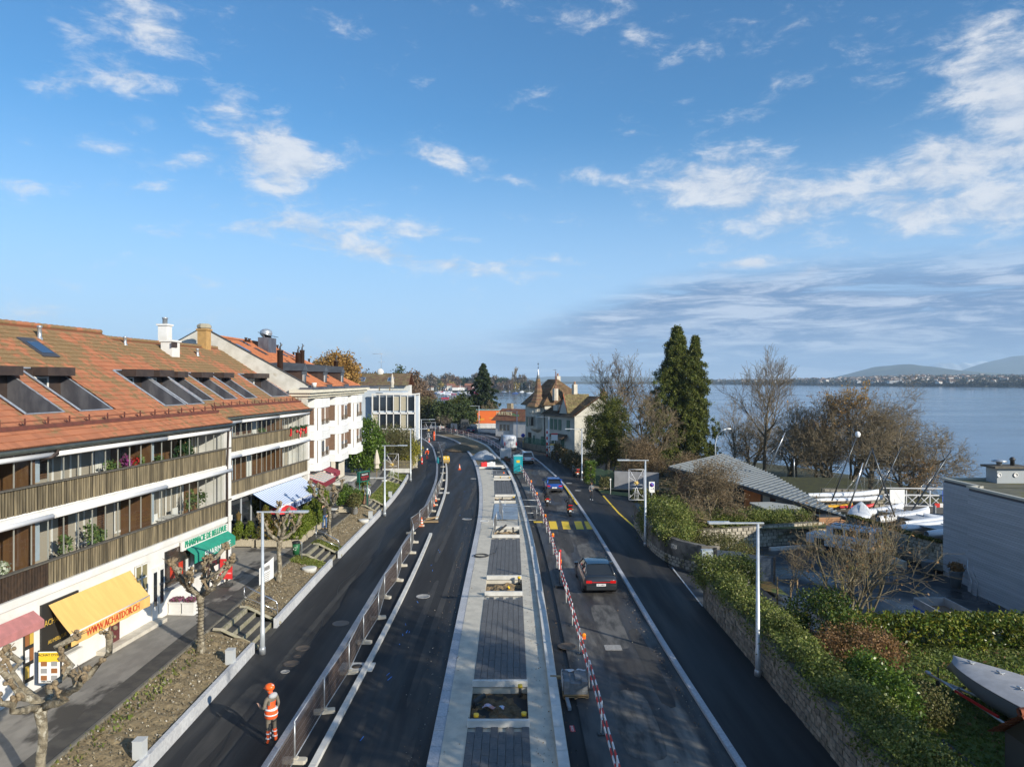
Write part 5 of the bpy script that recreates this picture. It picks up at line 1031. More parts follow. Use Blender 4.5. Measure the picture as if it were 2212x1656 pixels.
for i,(x,y,h) in enumerate(((-15.2,53.5,2.3),(-14.6,54.6,2.0))): tag(obj('thuja',leafmesh('thuja',cloud(4000,cone(.75,h,.1,.5),i+40,.09,160),.06,THU,asp=2,droop=-.5),loc=(x,y,ZF+.3)),['dark thuja at the end of the terrace behind the troughs','smaller dark thuja between the terrace and the fourth tree'][i],'shrub')
planter((-13.45,57.3,ZF),1.5,.15,'wide sandstone coloured trough with a leafy bush near the sign board',[],None); tag(obj('shrub',leafmesh('shrub',cloud(3500,ellip(.75,.45,.6,.55),5,.09,120),.07,LAUREL),loc=(-13.45,57.3,ZF+.5)),'leafy bush growing in the wide trough near the sign board','shrub')
def pot(x,y,r,h,m_,lab,leaf,lr,lh,pl,sz=.07):
    tag(obj('plant_pot',G().lathe([(r*.75,0),(r,h),(r*1.06,h),(r*1.06,h-.05),(r*.9,h-.05),(.02,h-.07)],n=18),m_,loc=(x,y,ZF)),lab,'plant pot'); tag(obj('potted_plant',leafmesh('potted_plant',cloud(2200,ellip(lr,lr,lh,lh*.8),3,.10,90),sz,leaf),loc=(x,y,ZF+h-.05)),pl,'potted plant')
TC_=mat('terracotta',(.50,.29,.18),rough=.8)
pot(-12.62,56.9,.32,.55,mat('pot_grey',(.42,.43,.43),rough=.6),'round grey pot on a disc at the edge of the bed',OLIVE,.45,.6,'dark leafy plant in the round grey pot'); pot(-12.9,58.6,.33,.55,TC_,'terracotta pot just behind the round grey pot',LAUREL,.5,.65,'leafy plant in the terracotta pot behind the grey pot')
pot(-12.95,61.6,.30,.65,TC_,'tall terracotta pot right of the sign board',YEL,.15,.2,'yellow leaves at the foot of the potted palm'); 
pot(-14.1,60.3,.3,.5,TC_,'terracotta pot left of the sign board',LAUREL,.6,.75,'round bush in the pot left of the sign board')
g=G()
for i in range(22):
    a=i*2.4; L_=.75; pts=[Vector((0,0,.9))+Vector((math.cos(a)*L_*f,math.sin(a)*L_*f,.55*math.sin(f*2.2)*(.6+.5*(i%3)/2)-.25*f*f)) for f in (0,.33,.66,1)]; g.tube(pts,[.02,.05,.06,.01],3)
g.tube([(0,0,0),(0,0,.9)],.06,6); tag(obj('potted_palm',g,mat('palm_leaf',(.12,.16,.03),(.20,.22,.05),rough=.6,sc=4),loc=(-12.95,61.6,ZF+.6)),'small fan palm in the pot right of the sign board','potted palm')
def table(x,y,lab):
    t=thing('table',lab,'table',(x,y,ZF),0,'terrace tables'); obj('tabletop',G().box((0,0,.73),(.7,.7,.03)),WHITE,t); obj('table_leg',G().tube([(0,0,0),(0,0,.72)],.03,6),DKMET,t); obj('table_foot',G().box((0,0,.02),(.45,.45,.03)),DKMET,t)
chair_me=None
def chair(x,y,rz,lab):
    t=thing('chair',lab,'chair',(x,y,ZF),rz,'terrace chairs'); obj('seat',G().box((0,0,.45),(.42,.42,.04)),DKMET,t); obj('backrest',G().box((0,.2,.7),(.42,.03,.3)),DKMET,t)
    for a in(-1,1):
        for b in(-1,1): obj('leg',G().tube([(a*.18,b*.18,0),(a*.18,b*.18,.45)],.015,4),DKMET,t)
for i,(x,y) in enumerate(((-15.6,47.0),(-15.2,50.2),(-13.9,54.9),(-16.4,49.5))):
    table(x,y,['white terrace table under the red parasol','white terrace table behind the pavement side troughs','white table beside the fourth pollarded tree','white terrace table nearest the restaurant front'][i]); chair(x-.55,y+.1,math.pi/2,['black chair left of the table under the red parasol','black chair left of the table behind the troughs','black chair left of the table by the fourth tree','black chair left of the table nearest the restaurant'][i]); chair(x+.1,y+.6,0,['black chair behind the table under the red parasol','black chair behind the table behind the troughs','black chair behind the table by the fourth tree','black chair behind the table nearest the restaurant'][i])
bn=thing('waste_bin','green waste bin with black liner hanging on a bent tube post','waste bin',(-12.95,42.6,ZF)); obj('bin_body',G().lathe([(.19,.25),(.23,.95),(.2,.95),(.18,.9),(.02,.9)],n=16),mat('green_bin',(.02,.13,.05),rough=.45),bn); obj('bin_liner',G().lathe([(.235,.9),(.25,1.0),(.2,1.03),(.17,.97)],n=14),BLACK,bn); obj('bin_post',G().tube([(.1,0,.95),(.32,0,.98),(.34,0,.9),(.34,0,0)],.025,6),GALV,bn)
g=G()
for k in range(3):
    a=k*2.094; c=Vector((math.cos(a+1.57)*.075,-.225,.62+math.sin(a+1.57)*.075)); d=Vector((-math.sin(a+1.57),0,math.cos(a+1.57))); g.add([c-d*.07+Vector((math.cos(a+1.57)*.02,0,math.sin(a+1.57)*.02)),c-d*.07-Vector((math.cos(a+1.57)*.02,0,math.sin(a+1.57)*.02)),c+d*.07],[(0,1,2)])
obj('recycling_mark',g,SIGNW,bn)
sg=thing('electronic_sign','green framed electronic price sign on two posts by the steps','sign',(-12.6,60.2,ZF),R(62)); GN=mat('green_frame',(.01,.13,.09),rough=.5)
for x in(-.5,.5): obj('post',G().tube([(x,0,0),(x,0,2.3)],.05,6),GN,sg)
sb=obj('sign_box',G().box((0,0,2.55),(1.35,.28,.85)),GN,sg); obj('display',G().box((0,-.145,2.55),(1.2,.02,.7)),BLACK,sb); LED=mat('led_red',(.6,.02,.03),rough=.5)
for z,s_ in ((2.72,'BELLEVUE'),(2.5,'PHARMACIE'),(2.3,'9:30  6C')): text(s_,.18,LED if z!=2.72 else SIGNW,sb,(0,-.16,z),(R(90),0,0))
cu=thing('parasol','closed cream parasol beside a grey base plate near the hedge','parasol',(-14.7,77.2,ZF)); obj('pole',G().tube([(0,0,0),(0,0,2.9)],.035,6),PALLET,cu); obj('canopy',G().lathe([(.28,1.15),(.22,1.5),(.34,1.7),(.24,2.4),(.05,3.15)],n=7,sm=False),mat('cream_canvas',(.62,.56,.46),(.5,.45,.37),rough=.9,sc=6,stretch=(4,4,.5)),cu); obj('base_plate',G().box((0,0,.08),(1.9,.9,.05)),CONCL,cu)
tag(obj('umbrella_stand',G().lathe([(.35,0),(.3,.18),(.06,.2),(.04,.9)],n=14),CONCL,loc=(-13.6,75.6,ZF-.1)),'round concrete parasol base beside the closed cream parasol','parasol base')
tag(obj('concrete_block',G().box((0,0,.35),(.8,2.0,.7)),mat('block_grey',(.20,.20,.20),rough=.8),loc=(-15.9,69.3,ZF)),'dark grey box standing on the forecourt beyond the crimson awning','concrete block')
tag(obj('concrete_post',G().box((0,0,.8),(.9,.25,1.7)),CONC,loc=(*ptat(B0,94.)[:2],0)),'upright concrete slab at the edge of the left pavement beyond the lawn','concrete slab')
tag(obj('low_garden_wall',G().box((0,0,.45),(3.2,.2,.5)),CONCL,loc=(-13.8,84.6,.35)),'low pale garden wall at the far end of the lawn','garden wall')
# hedge and bushes beyond block C
tag(obj('laurel_hedge',leafmesh('laurel_hedge',np.vstack([cloud(9000,ellip(2.1,2.6,3.6,2.6),1,.35,160),cloud(5000,ellip(1.7,2.0,1.6,1.4),2,.3,80)]),.16,LAUREL),loc=(-17.3,83.5,ZF)),'tall glossy green laurel beside the end of the white bay window block','hedge')
t=thing('willow_bush','big olive brown twiggy bush behind the closed parasol','bush',(-15.2,90.5,.3)); a_,tw,tips=bare(31,h=5.2,r=.09,spread=.5,levels=3,kids_=(9,8,7),stem=7,first=.1,up=.5); obj('stems',fastmesh('stems',a_[0],a_[1],BARKG),None,t); obj('twigs',fastmesh('twigs',tw[0],tw[1],mat('olive_twig',(.16,.14,.06),(.12,.10,.05),rough=.9,sc=3)),None,t); obj('foliage',leafmesh('foliage',cloud(9000,ellip(2.9,2.6,2.6,3.0,.5),7,.35,150),.10,OLIVE),None,t)
tag(obj('yellow_green_bush',leafmesh('yellow_green_bush',np.vstack([cloud(6500,ellip(1.5,3.0,1.9,1.7),8,.3,90)]),.13,YEL),loc=(-13.9,94.5,.1)),'yellow green bush beside the third lamp on the left','bush')
fe=thing('picket_fence','weathered picket fence in front of the bushes beyond the lawn','fence',(-16.6,84.9,.9)); 
obj('fence_rail',G().box((2.4,0,.8),(4.9,.05,.08)),WOODR,fe)
pk=G().box((0,0,.55),(.09,.03,1.1)).mesh('picket',[mat('grey_picket',(.18,.15,.10),rough=.9,rand=.2)])
for i in range(36): o=bpy.data.objects.new('picket',pk); COL.objects.link(o); o.parent=fe; o.location=(.135*i,rnd.uniform(-.02,.02),rnd.uniform(-.04,.04))

# ---- things on the balconies
def onb(root,s_,x,z): v=root.matrix_basis@Vector((x,s_,z)); return tuple(v)
for o_ in (A,B): o_.rotation_euler=(0,0,RZ)
bpy.context.view_layer.update()
PG=leafmat('houseplant',[(.06,.12,.03),(.12,.18,.05),(.20,.24,.08)],.2)
def bplant(root,s_,zf,h,r,leaf,potm,lab,x=-.6,n=220,sz=.08):
    p=onb(root,s_,x,zf); t=thing('potted_plant',lab,'potted plant',p); obj('plant_pot',G().lathe([(.10,0),(.15,.26),(.13,.26),(.02,.24)],n=10),potm,t); obj('foliage',leafmesh('foliage',cloud(n,ellip(r*.65,r*.65,h*.36,.26+h*.42),int(abs(s_)*7)+3,.06,26),sz,leaf),None,t)
for s_,zf,h,r,lf,pm_,l in ((-8.0,7.35,.9,.28,leafmat('orchid',[(.5,.08,.35),(.35,.05,.25),(.08,.14,.04)],.2),RED,'pink orchid in a red pot on the upper balcony'),(-7.5,7.35,.7,.3,leafmat('poinsettia',[(.6,.03,.02),(.5,.03,.03),(.08,.14,.04)],.2),WHITE,'red poinsettia in a white pot on the upper balcony'),(-8.9,7.3,.8,.45,PG,TC_,'broad leaved pot plant on the upper balcony'),(-7.0,7.35,.7,.2,PG,TC_,'small green plant beside the upper grey blue divider'),(-5.6,7.3,.6,.25,PG,TC_,'terracotta potted plant right of the upper divider'),
    (-11.6,4.5,1.2,.35,PG,RED,'tall houseplant in a red pot on the lower balcony'),(-10.2,4.5,1.4,.35,PG,TC_,'climbing plant on the lower balcony'),(-9.6,4.6,.8,.3,PG,RED,'plant in a red box on the lower balcony'),(-2.9,4.5,1.7,.4,PG,WHITE,'tall palm like plant near the right end of the lower balcony'),(-1.9,4.5,1.5,.35,PG,WHITE,'second palm like plant at the right end of the lower balcony'),(-14.6,4.5,.9,.3,leafmat('white_flower',[(.7,.7,.6),(.1,.16,.05)],.2),WHITE,'white flowering plant at the left end of the lower balcony')): bplant(A,s_,zf,h,r,lf,pm_,l)
for s_,zf,l in ((3.0,7.35,'small plant at the near end of the far upper balcony'),(12.0,7.35,'plant halfway along the far upper balcony'),(5.0,4.6,'plant at the near end of the far lower balcony')): bplant(B,s_,zf,.7,.3,PG,TC_,l)
t=thing('christmas_tree','decorated christmas tree behind the glass of the upper balcony','christmas tree',onb(A,-3.3,-.7,7.05)); obj('tree_crown',leafmesh('tree_crown',cloud(2600,cone(.62,1.75,.1,.8),77,.06,200),.07,GRMX if 'GRMX' in globals() else leafmat('fir_green',[(.02,.06,.02),(.05,.10,.04)],.1),asp=2),None,t); g=G(); r_=random.Random(4)
for _ in range(26): f=r_.random()*.85; a=r_.uniform(0,6.28); q=.6*(1-f)+.03; g.ball((math.cos(a)*q,math.sin(a)*q,.15+1.7*f),.045,(1,1,1),6)
o_=obj('baubles',g,mat('bauble_red_gold',(.7,.08,.03),(.75,.6,.3),rough=.25,sc=4),t); o_['kind']='stuff'
for s_,zf,l in ((-4.6,4.45,'white plastic table on the lower balcony'),(-15.3,7.1,'dark covered item at the left end of the upper balcony')):
    t=thing('table' if 'table' in l else 'covered_item',l,'table' if 'table' in l else 'cover',onb(A,s_,-.7,zf-.15),RZ); obj('tabletop' if 'table' in l else 'cloth_cover',G().box((0,0,.72),(.8,1.4,.05)),WHITE if 'table' in l else DKMET,t); obj('leg',G().box((0,-.5,.36),(.5,.06,.7)),WHITE,t); obj('leg',G().box((0,.5,.36),(.5,.06,.7)),WHITE,t)
for s_,l in ((-5.3,'white plastic chair left of the balcony table'),(-3.6,'white plastic chair right of the balcony table')):
    t=thing('chair',l,'chair',onb(A,s_,-.8,4.3),RZ,'plastic chairs on the lower balcony'); obj('seat',G().box((0,0,.45),(.45,.45,.04)),WHITE,t); obj('backrest',G().box((-.2,0,.75),(.04,.45,.5)),WHITE,t); [obj('leg',G().box((a*.19,b*.19,.22),(.04,.04,.44)),WHITE,t) for a in(-1,1) for b in(-1,1)]
t=thing('garland','green garland with red baubles and stockings on the far upper railing','garland',(-18.16,AY,0),RZ); g=G(); gb=G()
obj('green_garland',leafmesh('green_garland',np.array([(.06+rnd.gauss(0,.04),15.4+3.2*k/900,7.95-.12*abs(math.sin(k/900*9.4))+rnd.gauss(0,.04)) for k in range(900)]),.07,leafmat('fir_green',[]) if 'fir_green' in MC else PG),None,t)
for s_,z in ((16.6,7.6),(17.9,7.62)): obj('red_bauble',G().ball((.12,s_,z),.11,(1,1,1),10),RED,t)
for s_ in (15.5,18.5): obj('red_stocking',G().box((.1,s_,7.62),(.05,.16,.5)).box((.1,s_-.08,7.40),(.05,.26,.14)),RED,t)
t=thing('figure_on_rope','small red and white climbing figure hung on the far upper railing','decoration',(-18.16,AY,0),RZ); obj('figure_body',G().ball((.14,17.2,7.45),.13,(.8,1,1.5),8).ball((.14,17.3,7.72),.09,(1,1,1),8).tube([(.14,17.2,7.4),(.14,17.15,7.1)],.06,6),RED,t); obj('rope_ladder',G().tube([(.1,17.15,7.95),(.1,17.1,6.95)],.015,4).ball((.16,17.15,7.05),.07,(1,1,1),6),WHITE,t)
# ================================================================ RIGHT SIDE
STONE=mat('rubble_stone',(.30,.26,.20),(.20,.175,.14),rough=.9,sc=7,bump=.6,rand=.3,c3=(.13,.12,.07),sc3=1.2,fac3=(.58,.7)); MORT=mat('old_mortar',(.22,.20,.165),(.14,.13,.10),rough=.95,sc=4,bump=.6,c3=(.07,.07,.04),sc3=.8,fac3=(.5,.65))
STONEL=mat('light_rubble_stone',(.46,.42,.34),(.33,.30,.24),rough=.9,sc=5,bump=.6,rand=.25,c3=(.17,.15,.07),sc3=1.1,fac3=(.56,.68))
def stonewall(name,lab,path,h,z0,th,m,group=None,maxn=300,sl=.36,sh=.2,side=-1,core=MORT,slope=None):
    t=thing(name,lab,'wall',(path[0][0],path[0][1],z0),0,group); ox,oy=path[0]; g=G(); k=0; rest=G(); var=[]
    for q in range(5):
        a,b,c=sl*.5,sh*.5,.05; gg=G(); r_=random.Random(q); vs=[(x*a*r_.uniform(.82,.97),y,z*b*r_.uniform(.8,.97)) for y in (c,-c) for x,z in((-1,-1),(1,-1),(1,1),(-1,1))]
        gg.add(vs,[(0,1,2,3),(7,6,5,4),(0,4,5,1),(1,5,6,2),(2,6,7,3),(3,7,4,0)]); var.append(gg.mesh('stone',[m]))
    for (x0,y0),(x1,y1) in zip(path[:-1],path[1:]):
        L=math.hypot(x1-x0,y1-y0); a=math.atan2(y1-y0,x1-x0); cx,cy=(x0+x1)/2-ox,(y0+y1)/2-oy; nx,ny=-math.sin(a)*side,math.cos(a)*side
        g.box((cx-nx*th/2,cy-ny*th/2,h/2-.2),(L+.02,th,h+.4),a)
        for j in range(int(h/sh)):
            n=int(L/sl)
            for i in range(n):
                s=(i+.5+(j%2)*.35-.1)*L/n; px,py=x0-ox+math.cos(a)*s,y0-oy+math.sin(a)*s; zz=(j+.5)*h/int(h/sh)
                if s>L-.05: continue
                if k<maxn:
                    o=bpy.data.objects.new('stone',rnd.choice(var)); COL.objects.link(o); o.parent=t; o.location=(px+nx*.0,py+ny*.0,zz); o.rotation_euler=(rnd.uniform(-.03,.03),rnd.uniform(-.06,.06),a); o.scale=(rnd.uniform(.8,1.05),rnd.uniform(.5,1.4),rnd.uniform(.85,1.05)); k+=1
                else: rest.box((px,py,zz),(sl*rnd.uniform(.8,.95),rnd.uniform(.05,.12),sh*rnd.uniform(.8,.95)),a)
    obj('wall_core',g,core,t)
    if rest.v: o=obj('stone',rest,m,t); o['kind']='stuff'
    return t
def foliage(name,lab,cat,pts,size,m,asp=1.6,group=None,**k):
    c=pts.mean(0); c[2]=pts[:,2].min(); o=obj(name,leafmesh(name,pts-c,size,m,asp=asp,**k),None,loc=tuple(c)); return tag(o,lab,cat,group)
stonewall('stone_wall','long rubble stone wall under the ivy along the right pavement',[(9.78,35.9),(9.78,14)],1.5,0,.4,STONE,sl=.38,sh=.21,side=-1)
tag(obj('gate_pier',G().box((.22,.18,.75),(.45,.35,1.55)),MORT,loc=(9.78,35.95,0)),'rendered stone pier where the ivy wall meets the gate opening','pier')
# garden and parking ground
def parkf(u,v): 
    x=9.72+u*18; y=31.+v*24; z=-.6*min(1,max(0,(x-10)/3.5)); return (x,y,z+ .015*math.sin(y*1.3+x))
obj('parking_ground',G().grid(parkf,30,30),ASPS,kind='structure')
obj('leafy_verge',G().grid(lambda u,v:(11.2+u*4.2-.1,43.2+v*3.8-u*4.0+.0,-.35+.35*(1-u)*v+.12*mn.noise((u*3,v*3,0))),14,10),mat('leaf_litter',(.16,.13,.04),(.22,.12,.04),rough=.95,sc=4,bump=.6,c3=(.09,.12,.03),sc3=1,fac3=(.45,.6)),kind='structure')
def lawnf(u,v): x=10.1+u*18; y=12+v*20.5; return (x,y,(.9 if x<11 else .9-.9*min(1,(x-11)/3))-.15+.04*mn.noise((x,y,0)))
obj('garden_lawn',G().grid(lawnf,60,60),GRASS,kind='structure')
P=np.array([(rnd.uniform(12.5,27),rnd.uniform(16,31.5),0) for _ in range(26000)]); P[:,2]=[lawnf((x-10.1)/18,(y-12)/20.5)[2]+.02 for x,y,_ in P]
obj('garden_grass',leafmesh('garden_grass',P,.08,leafmat('lawn_blades',[(.08,.13,.02),(.13,.18,.03),(.19,.20,.05),(.10,.15,.02)],.25),asp=2.,droop=-1),kind='stuff')
P=P[:900].copy(); P[:,2]+=.03; obj('fallen_leaves',leafmesh('fallen_leaves',P,.10,DRY,asp=1.2,upb=2),kind='stuff')
# ivy and hedges
LHED=leafmat('laurel_hedge_leaf',[(.04,.08,.015),(.09,.14,.02),(.15,.20,.03),(.28,.25,.04),(.06,.11,.02)],.2,.35)
def topivy(n,y0,y1,seed,x0=9.75,x1=11.3,z0=1.25,z1=2.1):
    rr=random.Random(seed); cs=[]
    for _ in range(n//45):
        y=rr.uniform(y0,y1); w=.75+.5*mn.noise((y*.35,seed,0)); x=x0+rr.random()*(x1-x0)*w*1.3; z=z0+(z1-z0)*math.sin(min(1,(x-x0+.25)/(x1-x0))*2.2)**.7*(.8+.4*mn.noise((x,y*.7,3)))-(.35*rr.random() if x<x0+.25 else 0); cs.append((x,y,z))
    cs=np.array(cs); return cs[nr.randint(0,len(cs),n)]+nr.normal(size=(n,3))*(.17,.17,.12)
foliage('ivy_hedge','thick ivy spilling over the top of the stone wall beside the nearest right lamp','hedge',topivy(52000,13,36.3,2,x1=11.15),.055,IVY)
foliage('ivy_hedge','square clipped ivy on the gate pier at the parking entrance','hedge',cloud(9000,boxshape(9.7,12.3,35.6,37.5,1.1,2.15),4,.16,200),.062,IVY)
foliage('evergreen_shrub','dark glossy shrub behind the ivy in front of the foreground bare tree','shrub',cloud(10000,ellip(1.6,2.2,1.2,.6),6,.2,130)+np.array((13.9,31.6,.2)),.07,HEDGE)
foliage('evergreen_shrub','bright green shrub between the ivy wall and the boat trailer','shrub',cloud(10000,ellip(.8,1.8,1.05,.5),7,.2,150)+np.array((12.5,24.2,.35)),.065,LAUREL)
foliage('evergreen_shrub','grey green low shrub on the lawn before the trailer drawbar','shrub',cloud(5000,ellip(1.0,1.0,.6,.2),9,.2,90)+np.array((14.2,24.6,-.1)),.05,OLIVE)
foliage('dry_shrub','brown dry leaved shrub below the foreground bare tree','shrub',cloud(9000,ellip(1.6,1.5,.8,.4),8,.25,110)+np.array((13.9,28.6,.2)),.055,DRY)
foliage('laurel_hedge','clipped laurel hedge between the lawn and the parking yard','hedge',cloud(34000,boxshape(14.6,27,30.9,32.0,-.1,.9),10,.12,700),.075,LHED,asp=2.2)
tag(obj('gate_post',G().box((0,0,.85),(.22,.22,1.9)),CONCL,loc=(12.45,37.6,-.3)),'concrete post at the inner end of the clipped ivy pier','post')
# curved wall with house number
def curvedwall():
    P_=[(9.62,56),(9.45,52),(9.35,49.3),(9.45,46.6),(9.8,44.6),(10.5,43.1),(11.3,42.5),(12.1,42.45)]; c=curve(P_,60); o=off(c,.35)if False else np.array([p+np.array((.35,.12)) for p in c]); g=G(); k=len(c); h=lambda i:1.85-.25*(i/k)
    t=thing('curved_wall','curved concrete wall with house number beside the parking entrance','wall',(0,0,0)); vs=[(p[0],p[1],-.1) for p in c]+[(p[0],p[1],h(i)) for i,p in enumerate(c)]+[(p[0],p[1],h(i)) for i,p in enumerate(o)]+[(p[0],p[1],-.4) for p in o]
    g.add(vs,[(r*k+i,r*k+i+1,(r+1)*k+i+1,(r+1)*k+i) for r in range(3) for i in range(k-1)]+[(k-1,2*k-1,3*k-1,4*k-1)]); obj('wall_body',g,mat('dark_stained_concrete',(.23,.21,.18),(.11,.10,.085),rough=.9,sc=1.1,bump=.3,c3=(.05,.05,.04),sc3=.7,fac3=(.5,.62)),t)
    text('328',.38,CONCL,t,(10.0,43.9,1.25),(R(90),0,math.atan2(-1.5,.7)))
    me=G().add([(-.19,.05,-.1),(.17,.05,-.11),(.16,.05,.1),(-.17,.05,.09),(-.17,-.04,-.08),(.15,-.04,-.09),(.14,-.04,.08),(-.15,-.04,.07)],[(0,3,2,1),(4,5,6,7),(0,1,5,4),(1,2,6,5),(2,3,7,6),(3,0,4,7)]).mesh('stone',[STONEL]); d=arc(c)
    for j in range(3):
        for i in range(int(d[-1]/.4)):
            s=(i+.5+.4*(j%2))*.4
            if s<d[-1]-.2: x=np.interp(s,d,c[:,0]); y=np.interp(s,d,c[:,1]); x2=np.interp(s+.1,d,c[:,0]); y2=np.interp(s+.1,d,c[:,1]); ob=bpy.data.objects.new('stone',me); COL.objects.link(ob); ob.parent=t; ob.location=(x,y,.1+.2*j); ob.rotation_euler=(0,rnd.uniform(-.1,.1),math.atan2(y2-y,x2-x)); ob.scale=(rnd.uniform(.7,1),1,rnd.uniform(.7,1))
curvedwall()
g_=thing('slatted_gate','open slatted blue grey gate at the parking entrance','gate',(12.15,42.4,-.2),R(-22)); gs=mat('gate_slat',(.10,.13,.17),rough=.5,rand=.1); me=G().box((0,0,0),(1.5,.03,.12)).mesh('slat',[gs])
obj('gate_post',G().box((.02,0,.85),(.12,.12,1.8)).box((1.65,0,.8),(.12,.12,1.7)).box((3.3,0,.75),(.12,.12,1.5)),DKMET,g_)
for j in range(11):
    for i in range(2): o=bpy.data.objects.new('slat',me); COL.objects.link(o); o.parent=g_; o.location=(.84+1.63*i,0,.2+.135*j-.1*i)
mb=thing('letter_box','grey letter box cabinet in front of the curved wall end','letter box',(11.55,42.1,0)); obj('cabinet',G().box((0,0,.75),(.65,.35,1.5)),BLUEP,mb); obj('flap',G().box((0,-.18,1.1),(.5,.02,.35)),mat('box_grey',()),mb)
foliage('ivy_mass','dense ivy mound covering the curved wall beside the second right lamp','ivy',np.vstack([cloud(30000,ellip(1.6,4.0,1.5,1.4),14,.25,260)+np.array((10.9,50.1,.1)),cloud(5000,boxshape(9.5,11,45,47.5,1.4,1.9),15,.15,60)]),.07,IVY)
foliage('ground_ivy','brownish ivy slope behind the curved wall under the dry leaved tree','ivy',cloud(14000,ellip(2.4,3.0,.9,.3),16,.25,160)+np.array((13.6,47.3,-.2)),.06,OLIVE)
WB=stonewall('stone_wall','pale rubble retaining wall at the back of the parking yard, below the boathouse',[(13.4,50.4),(17,51.4),(21.5,52.8),(25.8,54.2)],1.5,-.6,.5,STONEL,sl=.42,sh=.25,maxn=200,side=-1)
stonewall('stone_wall','mossy topped rubble wall between the off road car and the boat yard',[(25.8,54.2),(26.3,50.5),(26.8,47.5),(27.6,44.6)],1.75,-.6,.5,STONEL,sl=.42,sh=.25,maxn=200,side=-1)
foliage('wall_moss','dark moss cushion along the top of the wall beside the boat yard','moss',np.array([(np.interp(t,[0,.4,.75,1],[25.6,26.2,26.7,27.5])+rnd.uniform(.0,.6),54.3-9.8*t,1.16+rnd.random()*.12) for t in nr.rand(5000)]),.08,leafmat('moss',[(.08,.08,.015),(.13,.12,.03),(.06,.07,.015)],.1))
obj('upper_ground',G().grid(lambda u,v:(12.8+u*14.7,51.5+v*30+ (3 if u>.7 else 0)*(1-v),.78-1.*min(1,v*1.6)),20,20),mat('leaf_litter',()),kind='structure')
obj('boat_yard_ground',G().quad((26.6,44,-.28),(46,44,-.28),(45,66,-.28),(25,68,-.28)),mat('yard_ground',(.16,.14,.11),(.10,.09,.07),rough=.95,sc=2,bump=.4),kind='structure')
foliage('ivy_hedge','green ivy hedge along the top of the pale rubble wall in front of the boathouse','hedge',cloud(34000,lambda r:(lambda t:(13.2+9.6*t,51.3+3.6*t*.9+r.uniform(-.7,1.6),.9+r.random()*.9*(1-.55*t)))(r.random()),17,.2,320),.07,IVY)
tag(obj('ramp_kerb',G().box((0,0,.1),(4.2,.25,.25)),CONCL,loc=(20.4,51.2,-.6),rz=.28),'pale kerb at the foot of the rubble wall behind the off road car','kerb')
# boathouse
bh=thing('boathouse','low boathouse under a warped grey ribbed metal roof','boathouse',(0,0,0))
RL,RT_,RR=Vector((14.85,67.6,3.32)),Vector((22.3,75,3.8)),Vector((25.1,53.2,1.28)); RM=mat('grey_ribbed_roof',(.23,.25,.255),(.19,.21,.215),rough=.45,sc=.7,metal=.25)
Em=(RL+RR)/2+Vector((-.5,-.2,.35)); Tm=(RT_+RR)/2+Vector((.4,1.0,.25))
def eave(t): return RL*(1-t)**2+Em*2*t*(1-t)*1+RR*t*t if False else ((RL.lerp(Em,t*2)) if t<.5 else Em.lerp(RR,t*2-1))
def topd(t): return (RT_.lerp(Tm,t*2)) if t<.5 else Tm.lerp(RR,t*2-1)
rf=obj('roof',G().grid(lambda u,v:tuple(eave(v).lerp(topd(v),u)),4,24,sm=False),RM,bh); obj('fascia',G().grid(lambda u,v:tuple(eave(v)+Vector((-.02,-.02,-.28*u))),1,24),DKMET,bh)
ribm=mat('roof_rib',(.36,.385,.39),rough=.4,metal=.3); nrb=40
for i in range(nrb):
    t=(i+.5)/nrb; a,b=eave(t)+Vector((0,0,.05)),topd(t)+Vector((0,0,.05)); d=b-a; o=obj('rib',G().slab([tuple(Vector((0,-.06,0))),tuple(Vector((0,.06,0))),tuple(d+Vector((0,.06,0))),tuple(d+Vector((0,-.06,0)))],.06),ribm,rf,loc=tuple(a))
BRK=mat('orange_wood',(.62,.20,.05),(.52,.17,.045),rough=.6,sc=2); BRD=mat('dark_brick',(.13,.05,.03),(.09,.035,.02),rough=.8,sc=6)
for t0,t1,m_,nm in ((.02,.22,BRD,'wall'),(.22,.40,GF,'window_wall'),(.40,.47,GF,'window_wall'),(.47,.56,BRK,'orange_door'),(.56,.76,BRD,'window_wall'),(.76,.90,BRD,'brick_wall')):
    a,b=eave(t0),eave(t1); iv=Vector((.75,.35,0)); w=obj(nm,G().quad((a.x+iv.x,a.y+iv.y,-.6),(b.x+iv.x,b.y+iv.y,-.6),(b.x+iv.x,b.y+iv.y,b.z-.02),(a.x+iv.x,a.y+iv.y,a.z-.02)),m_,bh)
    if nm=='window_wall':
        n=3
        for i in range(n):
            p=a.lerp(b,(i+.2)/n)+iv*.94; q=a.lerp(b,(i+.75)/n)+iv*.94; obj('pane',G().quad((p.x,p.y,.0),(q.x,q.y,.0),(q.x,q.y,q.z-.35),(p.x,p.y,p.z-.35)),mat('pale_blind',(.45,.43,.38),rough=.7) if t0>.5 else DGLASS,w)
bx=obj('slatted_end',G().box((0,0,.05),(2.1,.9,1.0)),DKMET,bh,loc=(24.1,53.95,.75),rz=.1)
for i in range(6): obj('board',G().box((0,-.47,-.35+.15*i),(2.12,.04,.13)),mat('cedar_board',(.42,.22,.11),(.34,.17,.08),rough=.7,sc=3),bx)
sh=thing('storage_container','blue grey storage container with ribbed roof in front of the boathouse','container',(20.9,56.4,-.2),.12); obj('container_body',G().box((0,0,.85),(2.7,2.8,1.7)),mat('container_grey',(.10,.13,.17),rough=.5),sh); rr_=obj('container_roof',G().box((0,0,1.74),(2.9,3.0,.08)),RM,sh)
for i in range(14): obj('rib',G().box((0,-1.4+.215*i,1.81),(2.9,.09,.07)),ribm,rr_)
